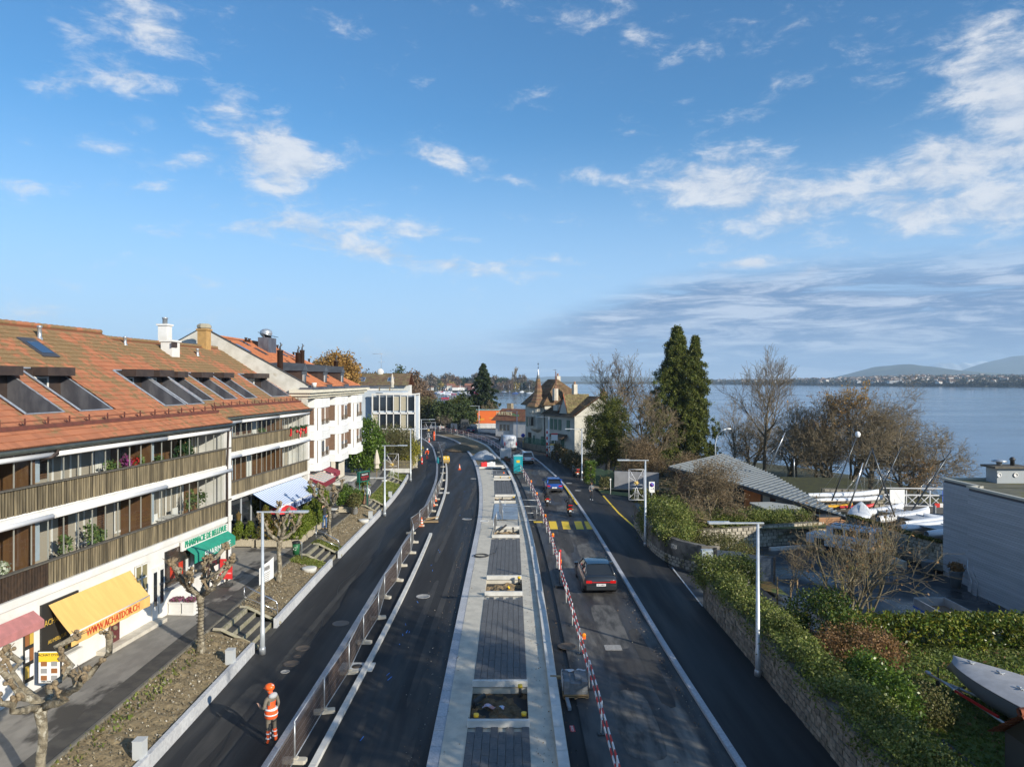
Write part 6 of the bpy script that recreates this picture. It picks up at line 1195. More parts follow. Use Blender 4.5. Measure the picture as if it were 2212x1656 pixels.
for i in range(9): obj('corrugation',G().box((-1.2+.3*i,-1.42,.85),(.1,.06,1.6)),mat('container_rib',(.25,.30,.36),rough=.5),sh)
# white lamp posts etc
# clad building on the right
CLAD=mat('grey_cladding',(.47,.48,.50),(.39,.40,.42),rough=.75,sc=2,stretch=(1,.15,4),rand=.10); FLATR=mat('mossy_flat_roof',(.10,.10,.07),(.16,.15,.10),rough=.95,sc=1.2,c3=(.12,.12,.03),sc3=.6)
rb=thing('clad_building','flat roofed building with grey board cladding at the right edge','building',(26.3,30.5,-.7))
obj('body',G().box((7,5.2,3.),(13.96,10.4,6.0)).box((7.3,11.9,3.),(13.36,3.7,6.0)),mat('cladding_back',(.12,.12,.13),rough=.9),rb); obj('roof',G().box((7,5.2,6.02),(13.6,10.2,.06)).box((7.3,11.9,6.02),(13,3.4,.06)),FLATR,rb)
obj('parapet_coping',G().box((-.0,5.2,6.1),(.22,10.45,.12)).box((.62,12.0,6.1),(.22,3.6,.12)).box((7.3,13.75,6.1),(13.4,.2,.12)).box((.3,10.36,6.1),(.8,.2,.12)),mat('pale_coping',(.50,.48,.40),rough=.7),rb)
h=.128; n=int(6.0/h)
for j in range(n):
    obj('cladding_board',G().box((-.03,5.2,(j+.5)*h),(.05,10.4,h-.012)),CLAD,rb); obj('cladding_board',G().box((.57,11.95,(j+.5)*h),(.05,3.55,h-.012)),CLAD,rb)
obj('plinth',G().box((-.01,5.2,.03),(.1,10.4,.14)),CONC,rb)
cb=obj('roof_box',G().box((3.7,12.6,6.5),(1.8,1.0,.9)),mat('grey_sheet',(.33,.36,.38),rough=.5,metal=.2),rb); obj('box_lid',G().box((3.6,12.5,7.02),(2.2,1.35,.12)),WOODR,cb); obj('ventilator',G().lathe([(.15,0),(.15,.2),(.4,.22),(.4,.3),(.1,.36)],(3.2,12.5,7.08),14),GALV,cb); obj('ventilator',G().lathe([(.12,0),(.12,.3),(.18,.35),(.08,.5)],(4.0,12.5,7.08),10),DKMET,cb)
for x in(2.9,3.9): obj('porthole',G().lathe([(.14,0),(.14,.04),(.1,.05),(.1,.02)],n=12),WHITE,cb,loc=(x,12.08,6.55),rot=(R(90),0,0))
for i,(x,y) in enumerate(((25.7,43.9),(26.0,41.6))):
    tag(obj('tall_pot',G().lathe([(.25,0),(.37,.95),(.40,1.0),(.34,1.0),(.30,.9),(.02,.88)],n=18),mat('pot_blue_grey',(.17,.20,.22),rough=.5),loc=(x,y,-.6)),['tall blue grey pot by the stair gate','tall blue grey pot with a dry plant beside the clad wall corner'][i],'plant pot')
foliage('potted_plant','dry brown plant in the pot at the clad wall corner','potted plant',cloud(900,ellip(.3,.3,.25,.2),18,.08,30)+np.array((26.0,41.6,.35)),.07,DRY)
fr=thing('tube_railing','small bent tube frame leaning at the clad building corner','frame',(26.15,40.4,-.6)); obj('frame_tube',G().tube([(0,0,0),(0,0,.7),(.1,.5,1.2),(.1,.5,1.8)],.03,6).tube([(0,-.5,0),(0,-.5,.7),(.1,0,1.2),(.1,0,1.6)],.03,6).tube([(0,0,.0),(0,-.5,.0)],.03,6),GALV,fr)
hr=thing('ramp_railing','dark tubular railing along the ramp below the mossy wall','railing',(0,0,-.6)); Pq=[(22.4,49.0),(24.0,47.2),(25.2,45.2)]; g=G()
for z in(.95,.6): g.tube([(25.6,51,z+.9),(25.9,48.5,z+.6),(25.3,46.2,z+.1),(25.6,45.0,z),(26.1,44.2,z-.35)],.03,6)
obj('rails',g,DKMET,hr); obj('posts',G().tube([(25.9,48.5,0),(25.9,48.5,1.5)],.03,5),DKMET,hr); obj('posts',G().tube([(25.3,46.2,0),(25.3,46.2,1.05)],.03,5),DKMET,hr)
tag(obj('ramp_wall',G().box((0,0,.25),(.25,5.2,.6)),CONC,loc=(25.0,48.2,-.65),rz=.1),'low concrete ramp wall beside the mossy rubble wall','low wall')
# vehicles ------------------------------------------------------------------
def paint(name,c,metal=.35): return mat(name,c,rough=.28,metal=metal,coat=.8)
def loft(g,secs,nx=10,mi=0,cap=True):
    # secs: (y, zb, zt, hwb, hwt, round) cross section polygons
    rows=[]
    for (y,zb,zt,wb,wm,wt) in secs:
        zm=zb+(zt-zb)*.55; rows.append([(-wb*.9,y,zb),(-wb,y,zb+.06),(-wm,y,zm),(-wt,y,zt-.05),(-wt+.08,y,zt),(0,y,zt+.03),(wt-.08,y,zt),(wt,y,zt-.05),(wm,y,zm),(wb,y,zb+.06),(wb*.9,y,zb)])
    k=len(rows[0]); vs=[p for r in rows for p in r]; fs=[(i*k+j,(i+1)*k+j,(i+1)*k+(j+1)%k,i*k+(j+1)%k) for i in range(len(rows)-1) for j in range(k)]
    if cap: fs+=[tuple(range(k)),tuple(range((len(rows)-1)*k+k-1,(len(rows)-1)*k-1,-1))]
    return g.add(vs,fs,mi,True)
def car(name,lab,x,y,z,rz,kind='sedan',body=None,L=4.5,W_=1.84,H_=1.45,plate='',trail=None,cat='car',face=1):
    """rear at local y=0, front at +L"""
    t=thing(name,lab,cat,(x,y,z),rz); hw=W_/2; g=G(); gc=.2
    if kind=='van':
        loft(g,[(0,.32,2.3,hw*.97,hw,hw*.86),(.05,.30,2.4,hw,hw,hw*.9),(L*.25,.25,2.45,hw,hw,hw*.92),(L*.68,.25,2.42,hw,hw,hw*.9),(L*.80,.25,2.0,hw,hw,hw*.84),(L*.86,.25,1.35,hw,hw,hw*.85),(L*.97,.28,1.05,hw*.96,hw*.95,hw*.8),(L,.32,.85,hw*.85,hw*.85,hw*.7)]); wb=(.95,L-1.0); wr=.36
    elif kind=='offroad':
        g.box((0,1.6,.95),(W_,3.2,.75)).box((0,3.75,.95),(W_*.92,1.5,.6)).box((0,1.55,1.65),(W_*.93,3.05,.7)); wb=(.9,3.4); wr=.40
    else:
        hb={'sedan':.98,'suv':1.05,'hatch':1.0}[kind]*H_/1.45*.98
        if kind=='suv': hb=1.0
        loft(g,[(0,.42,hb-.22,hw*.82,hw*.86,hw*.74),(.06,.30,hb-.06,hw*.93,hw*.95,hw*.84),(.35,.24,hb,hw*.99,hw,hw*.89),(L*.3,.20,hb,hw,hw,hw*.91),(L*.62,.20,hb-.02,hw,hw,hw*.91),(L*.74,.20,hb-.08,hw,hw*.99,hw*.9),(L*.92,.22,hb-.22,hw*.97,hw*.95,hw*.82),(L*.985,.26,hb-.36,hw*.88,hw*.86,hw*.72),(L,.36,hb-.46,hw*.75,hw*.76,hw*.62)]); wb=(.86,L-.88); wr=.335 if kind!='suv' else .36
    # wheel arches are dark discs behind the wheels
    bo=obj('body',g,body,t)
    if kind in('sedan','suv','hatch'):
        rear={'sedan':(.42,1.05),'suv':(.12,.42),'hatch':(.14,.50)}[kind]; front=(L*.70,L*.53); hb2=hb-.02; gg=G(); tw=hw*.66; bw=hw*.86
        A0,A1,B1_,B0_=(rear[0],hb2),(rear[1],H_),(front[1],H_),(front[0],hb2-.04); mid=(rear[1]+front[1])/2
        def qp(y,z,w,s): return (s*w,y,z)
        # glasshouse: glass body, then a roof panel and pillars proud of it
        vs=[(-bw,A0[0],A0[1]),(bw,A0[0],A0[1]),(tw,A1[0],A1[1]-.03),(-tw,A1[0],A1[1]-.03),(-bw,B0_[0],B0_[1]),(bw,B0_[0],B0_[1]),(tw,B1_[0],B1_[1]-.03),(-tw,B1_[0],B1_[1]-.03)]
        obj('windows',G().add(vs,[(0,1,2,3),(5,4,7,6),(1,5,6,2),(4,0,3,7)]),DGLASS,t)
        roofm=body if trail!='glassroof' else mat('glass_roof',(.02,.05,.09),rough=.04,spec=.9)
        g2=G().grid(lambda u,v:((2*u-1)*(tw+.02),A1[0]-.06+(B1_[0]-A1[0]+.1)*v,H_-.035+.05*math.sin(math.pi*v)**.5+.02*math.sin(math.pi*u)),6,6); ro=obj('roof_panel',g2,roofm,t)
        gp_=G()
        for s in(-1,1):
            gp_.tube([(s*bw*1.01,A0[0]-.02,A0[1]-.02),(s*(tw+.01),A1[0]-.03,H_-.03)],.05 if kind=='sedan' else .075,5).tube([(s*(tw+.015),A1[0]-.05,H_-.03),(s*(tw+.015),B1_[0],H_-.03)],.04,5).tube([(s*(tw+.01),B1_[0],H_-.03),(s*bw,B0_[0],B0_[1])],.04,5).tube([(s*tw,mid,H_-.04),(s*bw*1.01,mid-.05,hb2)],.035,4).tube([(s*bw*1.01,A0[0],hb2),(s*bw*1.01,B0_[0],hb2)],.03,4)
        obj('pillars',gp_,body,t)
        if kind=='suv':
            for s in(-1,1): obj('roof_rail',G().tube([(s*tw,A1[0]+.1,H_+.0),(s*tw,A1[0]+.2,H_+.06),(s*tw,B1_[0]-.3,H_+.06),(s*tw,B1_[0]-.2,H_)],.02,5),GALV,t)
            obj('rear_spoiler',G().box((0,A1[0]-.1,H_-.03),(tw*2,.25,.04)),body,t)
        if kind=='hatch': obj('rear_spoiler',G().box((0,A1[0]-.12,H_-.03),(tw*2,.25,.035)),body,t)
        lz=hb-.24
        for s in(-1,1): obj('tail_light',G().box((s*(hw*.70),.03,lz),(.36 if kind!='sedan' else .30,.10,.14)),LRED,t)
        if kind=='sedan': obj('light_bar',G().box((0,.015,lz-.02),(1.15,.06,.035)),LRED,t)
        obj('bumper',G().box((0,.05,.42),(W_*.84,.2,.22)),mat('dark_bumper',(.03,.03,.032),rough=.5) if kind!='sedan' else body,t)
        obj('number_plate',G().box((0,-.045 if kind!='x' else 0,.58),(.5,.02,.12)),PLATE,t)
        if plate: text(plate,.09,BLACK,t,(0,-.06,.58),(R(90),0,0),ext=.001)
        for s in(-1,1):
            obj('wing_mirror',G().box((s*(hw+.08),front[0]-.35,hb+.05),(.2,.13,.13)),body,t); obj('headlight',G().box((s*hw*.66,L-.08,hb-.42),(.35,.12,.12)),mat('headlight_glass',(.6,.65,.7),rough=.1),t)
    elif kind=='van':
        obj('rear_window_panel',G().box((0,-.01,1.75),(W_*.62,.02,.5)),mat('van_panel',(.42,.45,.50),rough=.4),t); obj('bumper',G().box((0,.0,.42),(W_*.96,.16,.24)),BLACK,t); obj('step',G().box((0,-.06,.38),(W_*.6,.12,.05)),GALV,t); obj('door_seam',G().box((0,-.012,1.3),(.015,.01,1.7)),BLACK,t); obj('door_handle',G().box((.08,-.02,1.05),(.08,.03,.22)),BLACK,t)
        for s in(-1,1): obj('tail_light',G().box((s*hw*.93,-.0,1.15),(.12,.06,.62)),LRED,t); obj('wing_mirror',G().box((s*(hw+.16),L*.72,1.5),(.22,.12,.38)),BLACK,t)
        obj('windscreen',G().slab([(-hw*.8,L*.865,1.38),(hw*.8,L*.865,1.38),(hw*.72,L*.79,2.1),(-hw*.72,L*.79,2.1)],.02),DGLASS,t); text('record',.34,mat('navy_blue',(.01,.05,.15),rough=.5),t,(.1,-.03,1.8),(R(90),0,0)); obj('number_plate',G().box((-.45,-.03,.72),(.5,.02,.11)),PLATE,t)
        for s in (-1,): obj('side_lettering_panel',G().box((s*(hw+.0),L*.35,1.4),(.015,1.8,.7)),mat('van_side_blue',(.10,.20,.42),rough=.5),t)
    else:
        for s in(-1,1):
            for a,b in((.25,.95),(1.1,1.8),(1.95,2.6)): obj('side_window',G().box((s*W_*.468,(a+b)/2,1.68),(.02,b-a,.42)),DGLASS,t)
            obj('wheel_arch',G().box((s*W_*.49,.9,.85),(.06,1.0,.35)).box((s*W_*.47,3.4,.85),(.06,1.0,.35)),DKMET,t); obj('door_line',G().box((s*(W_/2+.002),1.9,1.0),(.01,.02,.7)).box((s*(W_/2+.002),1.02,1.0),(.01,.02,.7)),BLACK,t)
        obj('windscreen',G().box((0,3.1,1.62),(W_*.8,.03,.5)),DGLASS,t); obj('rear_window',G().box((0,.015,1.66),(W_*.5,.03,.42)),DGLASS,t); obj('spare_wheel',G().wheel((.15,-.14,1.05),.38,.2,'y'),RUBBER,t); obj('spare_wheel_cover',G().lathe([(.30,0),(.30,.05),(.02,.06)],n=20),WHITE,t,loc=(.15,-.24,1.05),rot=(R(90),0,0))
        rk=G()
        for s in(-1,1): rk.tube([(s*.75,.2,2.12),(s*.75,3.0,2.12)],.025,5)
        for i in range(9): rk.tube([(-.75,.3+.33*i,2.12),(.75,.3+.33*i,2.12)],.02,4)
        for i in range(4): rk.tube([(-.75,.4+.8*i,2.0),(-.75,.4+.8*i,2.12)],.02,4).tube([(.75,.4+.8*i,2.0),(.75,.4+.8*i,2.12)],.02,4)
        obj('roof_rack',rk,DKMET,t); obj('bull_bar',G().box((0,4.55,.7),(1.4,.08,.15)),DKMET,t)
    for s in(-1,1):
        for yy in wb:
            w=obj('wheel',G().wheel((s*(hw-.12),yy,wr),wr,.23,'x'),RUBBER,t); obj('rim',G().wheel((s*(hw-.02),yy,wr),wr*.62,.05,'x',14),RIM,w); obj('wheel_arch',G().wheel((s*(hw-.10),yy,wr+.02),wr*1.18,.205,'x',18),BLACK,t) if kind!='offroad' else None
    return t
def rzof(c,y): return ptat(c,y)[2]-math.pi/2
car('parked_car' if False else 'dark_sedan','dark grey liftback sedan with full width tail light, nearest car in the open lane',4.78,38.1,-.02,R(1.5),'sedan',paint('graphite_paint',(.035,.040,.045)),L=4.6,W_=1.86,H_=1.47,plate='VD 168812',trail='glassroof')
car('blue_hatchback','blue hatchback braking behind the two scooters',4.35,72.7,-.02,rzof(B5,74),'hatch',paint('blue_paint',(.02,.09,.36)),L=4.05,W_=1.75,H_=1.45,plate='GE 7')
car('white_suv','white sport utility car beside the turquoise toilet cabin',2.2,98,-.02,rzof(B5,100),'suv',paint('white_car_paint',(.68,.69,.70),.05),L=4.45,W_=1.82,H_=1.6)
car('white_van','white high roof delivery van beside the turreted villa',-.25,116.6,-.02,rzof(B5,118),'van',paint('van_white',(.62,.66,.72),.0),L=5.9,W_=2.05,cat='van')
car('dark_blue_sedan','dark blue sedan far up the lane near the orange building',-9.0,156,-.02,rzof(B5,158),'sedan',paint('dark_blue_paint',(.012,.03,.08)),L=4.8,W_=1.85,H_=1.45)
car('white_suv','white and grey car far up the curve beyond the dark blue sedan',-16.0,165.5,-.02,R(58),'suv',paint('white_car_paint',()),L=4.5,W_=1.85,H_=1.6)
car('off_road_car','white boxy off road car with roof rack in the parking yard',24.7,48.0,-.6,R(44),'offroad',mat('offroad_white',(.62,.66,.70),rough=.4),L=4.6,W_=1.79)
tl=thing('flatbed_trailer','small aluminium drop side trailer behind the laurel hedge','trailer',(21.3,34.9,-.5)); AL=mat('aluminium',(.52,.54,.56),(.42,.44,.46),rough=.45,sc=3,metal=.4)
obj('bed',G().box((0,0,.5),(1.55,2.7,.06)),mat('ply_bed',(.20,.14,.09),rough=.8),tl)
for s in(-1,1): obj('side_board',G().box((s*.78,0,.72),(.04,2.7,.45)),AL,tl); obj('side_board',G().box((0,s*1.35,.72),(1.55,.04,.45)),AL,tl); obj('blue_rail',G().box((s*.82,0,.50),(.04,2.7,.08)),mat('trailer_blue',(.04,.14,.5),rough=.5),tl); obj('wheel',G().wheel((s*.62,-.2,.26),.26,.18,'x'),RUBBER,tl)
obj('drawbar',G().tube([(-.3,1.3,.45),(0,2.5,.45),(.3,1.3,.45)],.04,5),GALV,tl)
# boat under cover and its trailer
bt=thing('covered_boat','grey covered boat hull on the lawn at the right edge','boat',(16.7,26.9,-.15),R(14.5)); HULLG=mat('grey_boat_cover',(.40,.40,.41),(.33,.33,.34),rough=.7,sc=2)
def deck(u,v): w=1.5*(1-(1-v)**2.2)**.62 if v<1 else 1.5; y=-6.2*v; s=2*u-1; return (s*w,y,1.15+.12*(1-s*s)+.05*v)
def hull(u,v): w=1.5*(1-(1-v)**2.2)**.62; a=u*math.pi; return (-math.cos(a)*w*(1 if abs(math.cos(a))>.5 else 1),-6.2*v+ .35*(math.sin(a))*(v<.02),1.15-.95*math.sin(a)**.75*(.55+.45*min(1,v*3)))
dk_=obj('deck',G().grid(deck,10,22),HULLG,bt); obj('hull',G().grid(hull,14,22),mat('grey_hull',(.20,.20,.21),rough=.5),bt)
for x,y in((-.05,-.9),(.15,-1.9),(-.35,-3.1)): obj('cleat',G().box((x,y,1.33),(.22,.05,.03)).box((x,y,1.30),(.06,.05,.05)).ball((x,y+.15,1.33),.05,(1,2,.6),6),GALV,dk_)
tr_=thing('boat_trailer','galvanised boat trailer drawbar with red marking boards on the lawn','trailer',(16.0,27.2,-.1),R(6)); obj('drawbar',G().tube([(0,0,.35),(.05,-.7,.35),(-.25,-4.2,.35)],.055,4).tube([(.05,-.7,.35),(1.1,-4.6,.4)],.055,4).tube([(-.1,-1.3,.35),(.45,-1.3,.4)],.04,4),GALV,tr_); obj('coupling',G().ball((0,.1,.38),.1,(1,1.6,.8),8),GALV,tr_); obj('jockey_wheel',G().wheel((.12,-.3,.12),.12,.06,'x').tube([(.12,-.3,.12),(.12,-.3,.75)],.025,5),DKMET,tr_); obj('marking_board',G().box((-.2,-2.6,.43),(.05,2.0,.09)),RED,tr_); obj('wheel',G().wheel((.0,-4.3,.3),.3,.2,'x'),RUBBER,tr_)
# small tiled hut
ht=thing('tiled_hut','small hut with red clay tiled gable roof at the lower right corner','hut',(15.9,19.6,-.1)); TD=TM2
obj('hut_wall',G().box((0,0,.7),(3.2,2.0,1.5)),mat('hut_wall',(.10,.08,.07),rough=.9),ht); obj('gable',G().add([(-1.6,-1.0,1.45),(-1.6,1.0,1.45),(-1.6,0,2.35)],[(0,1,2)]),mat('dark_board',(.06,.045,.03),rough=.9),ht)
pmh=G(); tile_geo(pmh,0,0,0,.22,.34,.77,.64); hutm=tile_moss('hut_tile',True,0,False,((.36,.11,.05),(.22,.07,.04))); pmh=pmh.mesh('tile',[hutm])
for sd,a in((-1,-math.pi/2),(1,math.pi/2)):
    for i in range(16):
        for j in range(6): o=bpy.data.objects.new('tile',pmh); COL.objects.link(o); o.parent=ht; o.location=(-1.75+.22*i,sd*(1.35-.245*j),1.25+.20*j); o.rotation_euler=(0,0,a)
for i in range(9): obj('ridge_tile',G().tube([(0,0,0),(.42,0,.02)],[.12,.14],7,cap=False),hutm,ht,loc=(-1.9+.4*i,0,2.46))
P=np.array([(rnd.uniform(-1.8,1.8),rnd.uniform(-1.45,-.8),0) for _ in range(500)]); P[:,2]=1.27+(1.35+P[:,1])*.8; obj('roof_moss',leafmesh('roof_moss',P,.06,leafmat('moss',[]) if False else MC['moss']),None,ht)
# ================================================================ STREET FURNITURE
def lampproto(): 
    t=thing('street_lamp','x','street lamp',(0,0,0),0,'new grey street lamps along the road')
    obj('pole',G().tube([(0,0,0),(0,0,1.1),(0,0,1.12),(0,0,5.95)],[.105,.10,.085,.055],12),LAMPM,t); obj('base_sleeve',G().lathe([(.13,0),(.13,.25),(.11,.3)],n=12),GALV,t)
    obj('arm',G().box((.72,0,5.98),(1.9,.09,.05)),LAMPM,t); h=obj('lamp_head',G().box((1.62,0,6.0),(.62,.24,.07)).box((1.22,0,6.0),(.22,.14,.09)),LAMPM,t); obj('light_panel',G().box((1.62,0,5.955),(.5,.18,.02)),mat('led_panel',(.6,.6,.55),rough=.3),h)
    return t
LP=[(*gp(567,1412),0,'lamp post standing beside the nearest steps on the left pavement'),(*gp(831,1114),0,'left lamp post carrying a wire light figure, beside the sign board'),(*gp(887,1039),0,'left lamp post at the far end of the lawn'),(-12.9,101,0,'left lamp post beside the orange cyclist, with a wire star'),
    (-19.4,176,180,'lamp post at the far end of the curve before the trees'),(-7.2,155,180,'lamp post in front of the orange building'),(.9,128.5,180,'lamp post in front of the small brown roofed house'),(5.6,108,180,'lamp post in front of the turret villa'),(*gp(1257,1039.5),180,'right lamp post beside the parked motorcycle'),(*gp(1394,1180),180,'right lamp post by the ivy mound, carrying a wire angel figure'),(*gp(1637,1462),180,'nearest right lamp post standing against the ivy topped stone wall')]
lp=lampproto(); alll=[lp]+[dup(lp) for _ in LP[1:]]
for t,(x,y,a,l) in zip(alll,LP): t.location=(x,y,0); t.rotation_euler=(0,0,R(a)); t['label']=l
def motif(x,y,z,rz,lab,w=1.05,h=2.1,seed=0):
    t=thing('light_figure',lab,'christmas light figure',(x,y,z),rz); M_=mat('white_light_tube',(.75,.76,.78),rough=.4); rr=random.Random(seed)
    obj('frame',G().tube([(0,0,0),(w,0,0)],.02,4).tube([(w,0,0),(w,0,h)],.02,4).tube([(w,0,h),(0,0,h)],.02,4).tube([(0,0,h),(0,0,0)],.02,4) if seed<2 else G().tube([(w,0,0),(w,0,h),(0,0,h)],.02,4),M_,t)
    g=G(); c=w*.5
    for s in(-1,1):
        g.tube([(c,0,h*.60),(c+s*.25,0,h*.8),(c+s*.45,0,h*.97),(c+s*.3,0,h*.82),(c+s*.5,0,h*.75),(c,0,h*.58)],.016,4)
        g.tube([(c,0,h*.42),(c+s*.2,0,h*.2),(c+s*.48,0,h*.07),(c+s*.42,0,h*.16)],.016,4).tube([(c+s*.05,0,h*.5),(c+s*.4,0,h*.5),(c+s*.4,0,h*.38),(c+s*.1,0,h*.38)],.014,4).tube([(c+s*.06,0,h*.4),(c+s*.16,0,.02)],.014,4)
    for i in range(7): g.tube([(c-.1,0,.05+i*.1),(c+.1,0,.05+i*.1)],.01,3)
    obj('figure',g,M_,t); obj('head',G().ball((c,0,h*.56),.11,(1,.5,1),8).add([(c+.2*math.cos(a*1.05),0,h*.56+.2*math.sin(a*1.05)) for a in range(6)],[(0,2,4),(1,3,5)]),mat('gold_tinsel',(.6,.42,.12),rough=.5),t)
motif(LP[1][0]+.12,LP[1][1]-.06,3.2,0,'white wire light figure with flaring tail on the second left lamp',seed=3)
motif(LP[3][0]+.1,LP[3][1]-.06,3.0,0,'white wire star of lights on the fourth left lamp',1.9,2.6,seed=4)
motif(LP[9][0]-1.15,LP[9][1]-.06,3.25,0,'white wire angel light figure on the right lamp by the ivy mound',seed=1)
# ---- site fence
FM=mat('fence_wire',(.22,.22,.22),rough=.5,metal=.5)
def fpanel(w=3.2,h=1.1,z=.12,cloth=0):
    t=thing('site_fence_panel','x','site fence',(0,0,0),0,'temporary mesh fence panels along the left lane')
    obj('panel_frame',G().tube([(0,0,0),(0,0,h+z+.02)],.024,6).tube([(w,0,0),(w,0,h+z+.02)],.024,6).tube([(0,0,z),(w,0,z)],.018,5).tube([(0,0,h+z),(w,0,h+z)],.02,5),GALV,t)
    g=G(); n=int(w/.11)
    for i in range(1,n): g.tube([(w*i/n,0,z),(w*i/n,0,h+z)],.0045,3,cap=False)
    for j in range(1,5): g.tube([(0,0,z+h*j/5),(w,0,z+h*j/5)],.0045,3,cap=False)
    o=obj('wire_mesh',g,FM,t); 
    return t
foot0=thing('fence_foot','x','fence foot',(0,0,0),0,'concrete feet of the fence panels'); obj('foot_block',G().prism([(-.36,-.09),(-.3,-.12),(.3,-.12),(.36,-.09),(.36,.09),(.3,.12),(-.3,.12),(-.36,.09)],0,.12).box((0,0,.14),(.2,.14,.06)),CONC,foot0)
def clothmat(n,c):
    m=bpy.data.materials.new(n); m.use_nodes=True; b=NB(m.node_tree); P=m.node_tree.nodes['Principled BSDF']; P.inputs['Base Color'].default_value=(*c,1); P.inputs['Roughness'].default_value=.9; t=b.n('ShaderNodeBsdfTransparent'); mx=b.n('ShaderNodeMixShader'); mx.inputs[0].default_value=.42; b.l(t.outputs[0],mx.inputs[1]); b.l(P.outputs[0],mx.inputs[2]); b.l(mx.outputs[0],m.node_tree.nodes['Material Output'].inputs[0]); return m
BRN=clothmat('brown_mesh_cloth',(.12,.07,.05))
FP=[(-6.6,14.8),(-6.55,18.1),(-6.55,21.4),(-6.5,24.6),(-6.4,27.9),(-6.5,31.1),(-6.45,34.3),(-6.75,37.6),(-6.6,40.8),(-6.85,44.0),(-6.75,47.3),(-7.0,50.4),(-7.6,53.4),(-7.3,56.2),(-7.0,59.2),(-7.05,62.4),(-7.2,65.5),(-7.35,68.7)]
c=off(B1,.9); 
for y in (72,75.2,78.4,81.6,84.8,88,91.2,94.4,97.6,100.8,104,107.2,110.4,113.5,116.5,119.5): FP.append(tuple(ptat(c,y)[:2]))
f0=fpanel(); first=True
nm=['one','two','three','four','five','six','seven','eight','nine','ten','eleven','twelve','thirteen','fourteen','fifteen','sixteen','seventeen','eighteen','nineteen','twenty']
near=lambda y:'beside the helmeted worker' if y<25 else 'beside the round drain slab' if y<31 else 'beside the lane kerb past the drain slab' if y<45 else 'before the gap in the lane kerb' if y<56 else 'beside the traffic cones' if y<70 else 'by the lawn' if y<90 else 'by the yellow roller'
for i,((xa,ya),(xb,yb)) in enumerate(zip(FP[:-1],FP[1:])):
    t=f0 if first else dup(f0); first=False; t.location=(xa,ya,0); d=math.hypot(xb-xa,yb-ya); t.rotation_euler=(0,rnd.uniform(-.02,.02),math.atan2(yb-ya,xb-xa)); t.scale=(d/3.2,1,rnd.uniform(.96,1.04)); t['label']='mesh fence panel %s, number %s from the camera'%(near(ya),nm[i] if i<20 else 'twenty '+nm[i-20])
    if i%4!=2 and ya<70: obj('mesh_cloth',G().quad((.03,.012,.14),(3.17,.012,.14),(3.17,.012,1.2),(.03,.012,1.2)),BRN,t)
    if ya<70 or i%2: 
        q=foot0 if i==0 else dup(foot0); q.location=(xa,ya,0.005); q.rotation_euler=(0,0,math.atan2(yb-ya,xb-xa)+1.57+rnd.uniform(-.3,.3)); q['label']='concrete fence foot %s under panel %s'%(near(ya),nm[i] if i<20 else 'twenty '+nm[i-20])
# two panels across the median and loose ones
for k,((xa,ya),(xb,yb),l) in enumerate((((-.75,57.6),(2.0,57.4),'mesh panel standing across the median in front of the steel plate'),((-1.1,61.2),(-.75,57.6),'mesh panel along the left of the steel plate'),((-1.35,51.9),(-1.2,55.2),'mesh panel at the left edge of the third pit'),((-.6,60.8),(2.3,60.4),'mesh panel across the median behind the first one'),((-13.6,119.0),(-11.0,118.2),'mesh panel standing crosswise at the far end of the left lane'),((-11.0,118.2),(-11.6,113.5),'mesh panel at the far lane beside the orange cone'))):
    t=dup(f0,label=l,group='loose mesh panels'); [bpy.data.objects.remove(ch) for ch in list(t.children) if ch.name.startswith('mesh_cloth')]; t.location=(xa,ya,.13 if k<4 else 0); t.rotation_euler=(0,0,math.atan2(yb-ya,xb-xa)); t.scale=(math.hypot(xb-xa,yb-ya)/3.2,1,1)
# ---- cones
def coneproto():
    t=thing('traffic_cone','x','traffic cone',(0,0,0),0,'orange and white traffic cones'); obj('cone_body',G().lathe([(.14,.03),(.03,.70),(.02,.7)],n=14),ORANGE,t); obj('cone_foot',G().box((0,0,.02),(.38,.38,.04)),ORANGE,t)
    for z,r in((.22,.118),(.42,.084)): obj('white_band',G().lathe([(r,z),(r-.018,z+.11)],n=14),SIGNW,t)
    return t
co=coneproto(); CN=[(-7.25,65.3,'nearest of the two cones behind the fence beside the lawn'),(-7.35,67.9,'farther of the two cones behind the fence beside the lawn'),(-7.15,56.2,'cone at the fence end by the timber boards'),(-12.6,122.5,'cone far up the carriageway before the orange worker'),(-15.6,133.5,'cone at the feet of the orange worker'),(-6.8,92,'cone beside the fence near the yellow roller')]
for i,(x,y,l) in enumerate(CN): q=co if i==0 else dup(co); q.location=(x,y,0); q['label']=l
for i,(x,y,rz,l) in enumerate(((-7.0,57.8,.1,'raw timber board lying flat at the gap of the lane kerb'),(-6.7,58.9,.9,'second raw timber board lying askew on the first'))): tag(obj('timber_board',G().box((0,0,.05+.07*i),(2.0-.5*i,.6-.3*i,.06)),PALLET,loc=(x,y,0),rz=rz),l,'timber board')
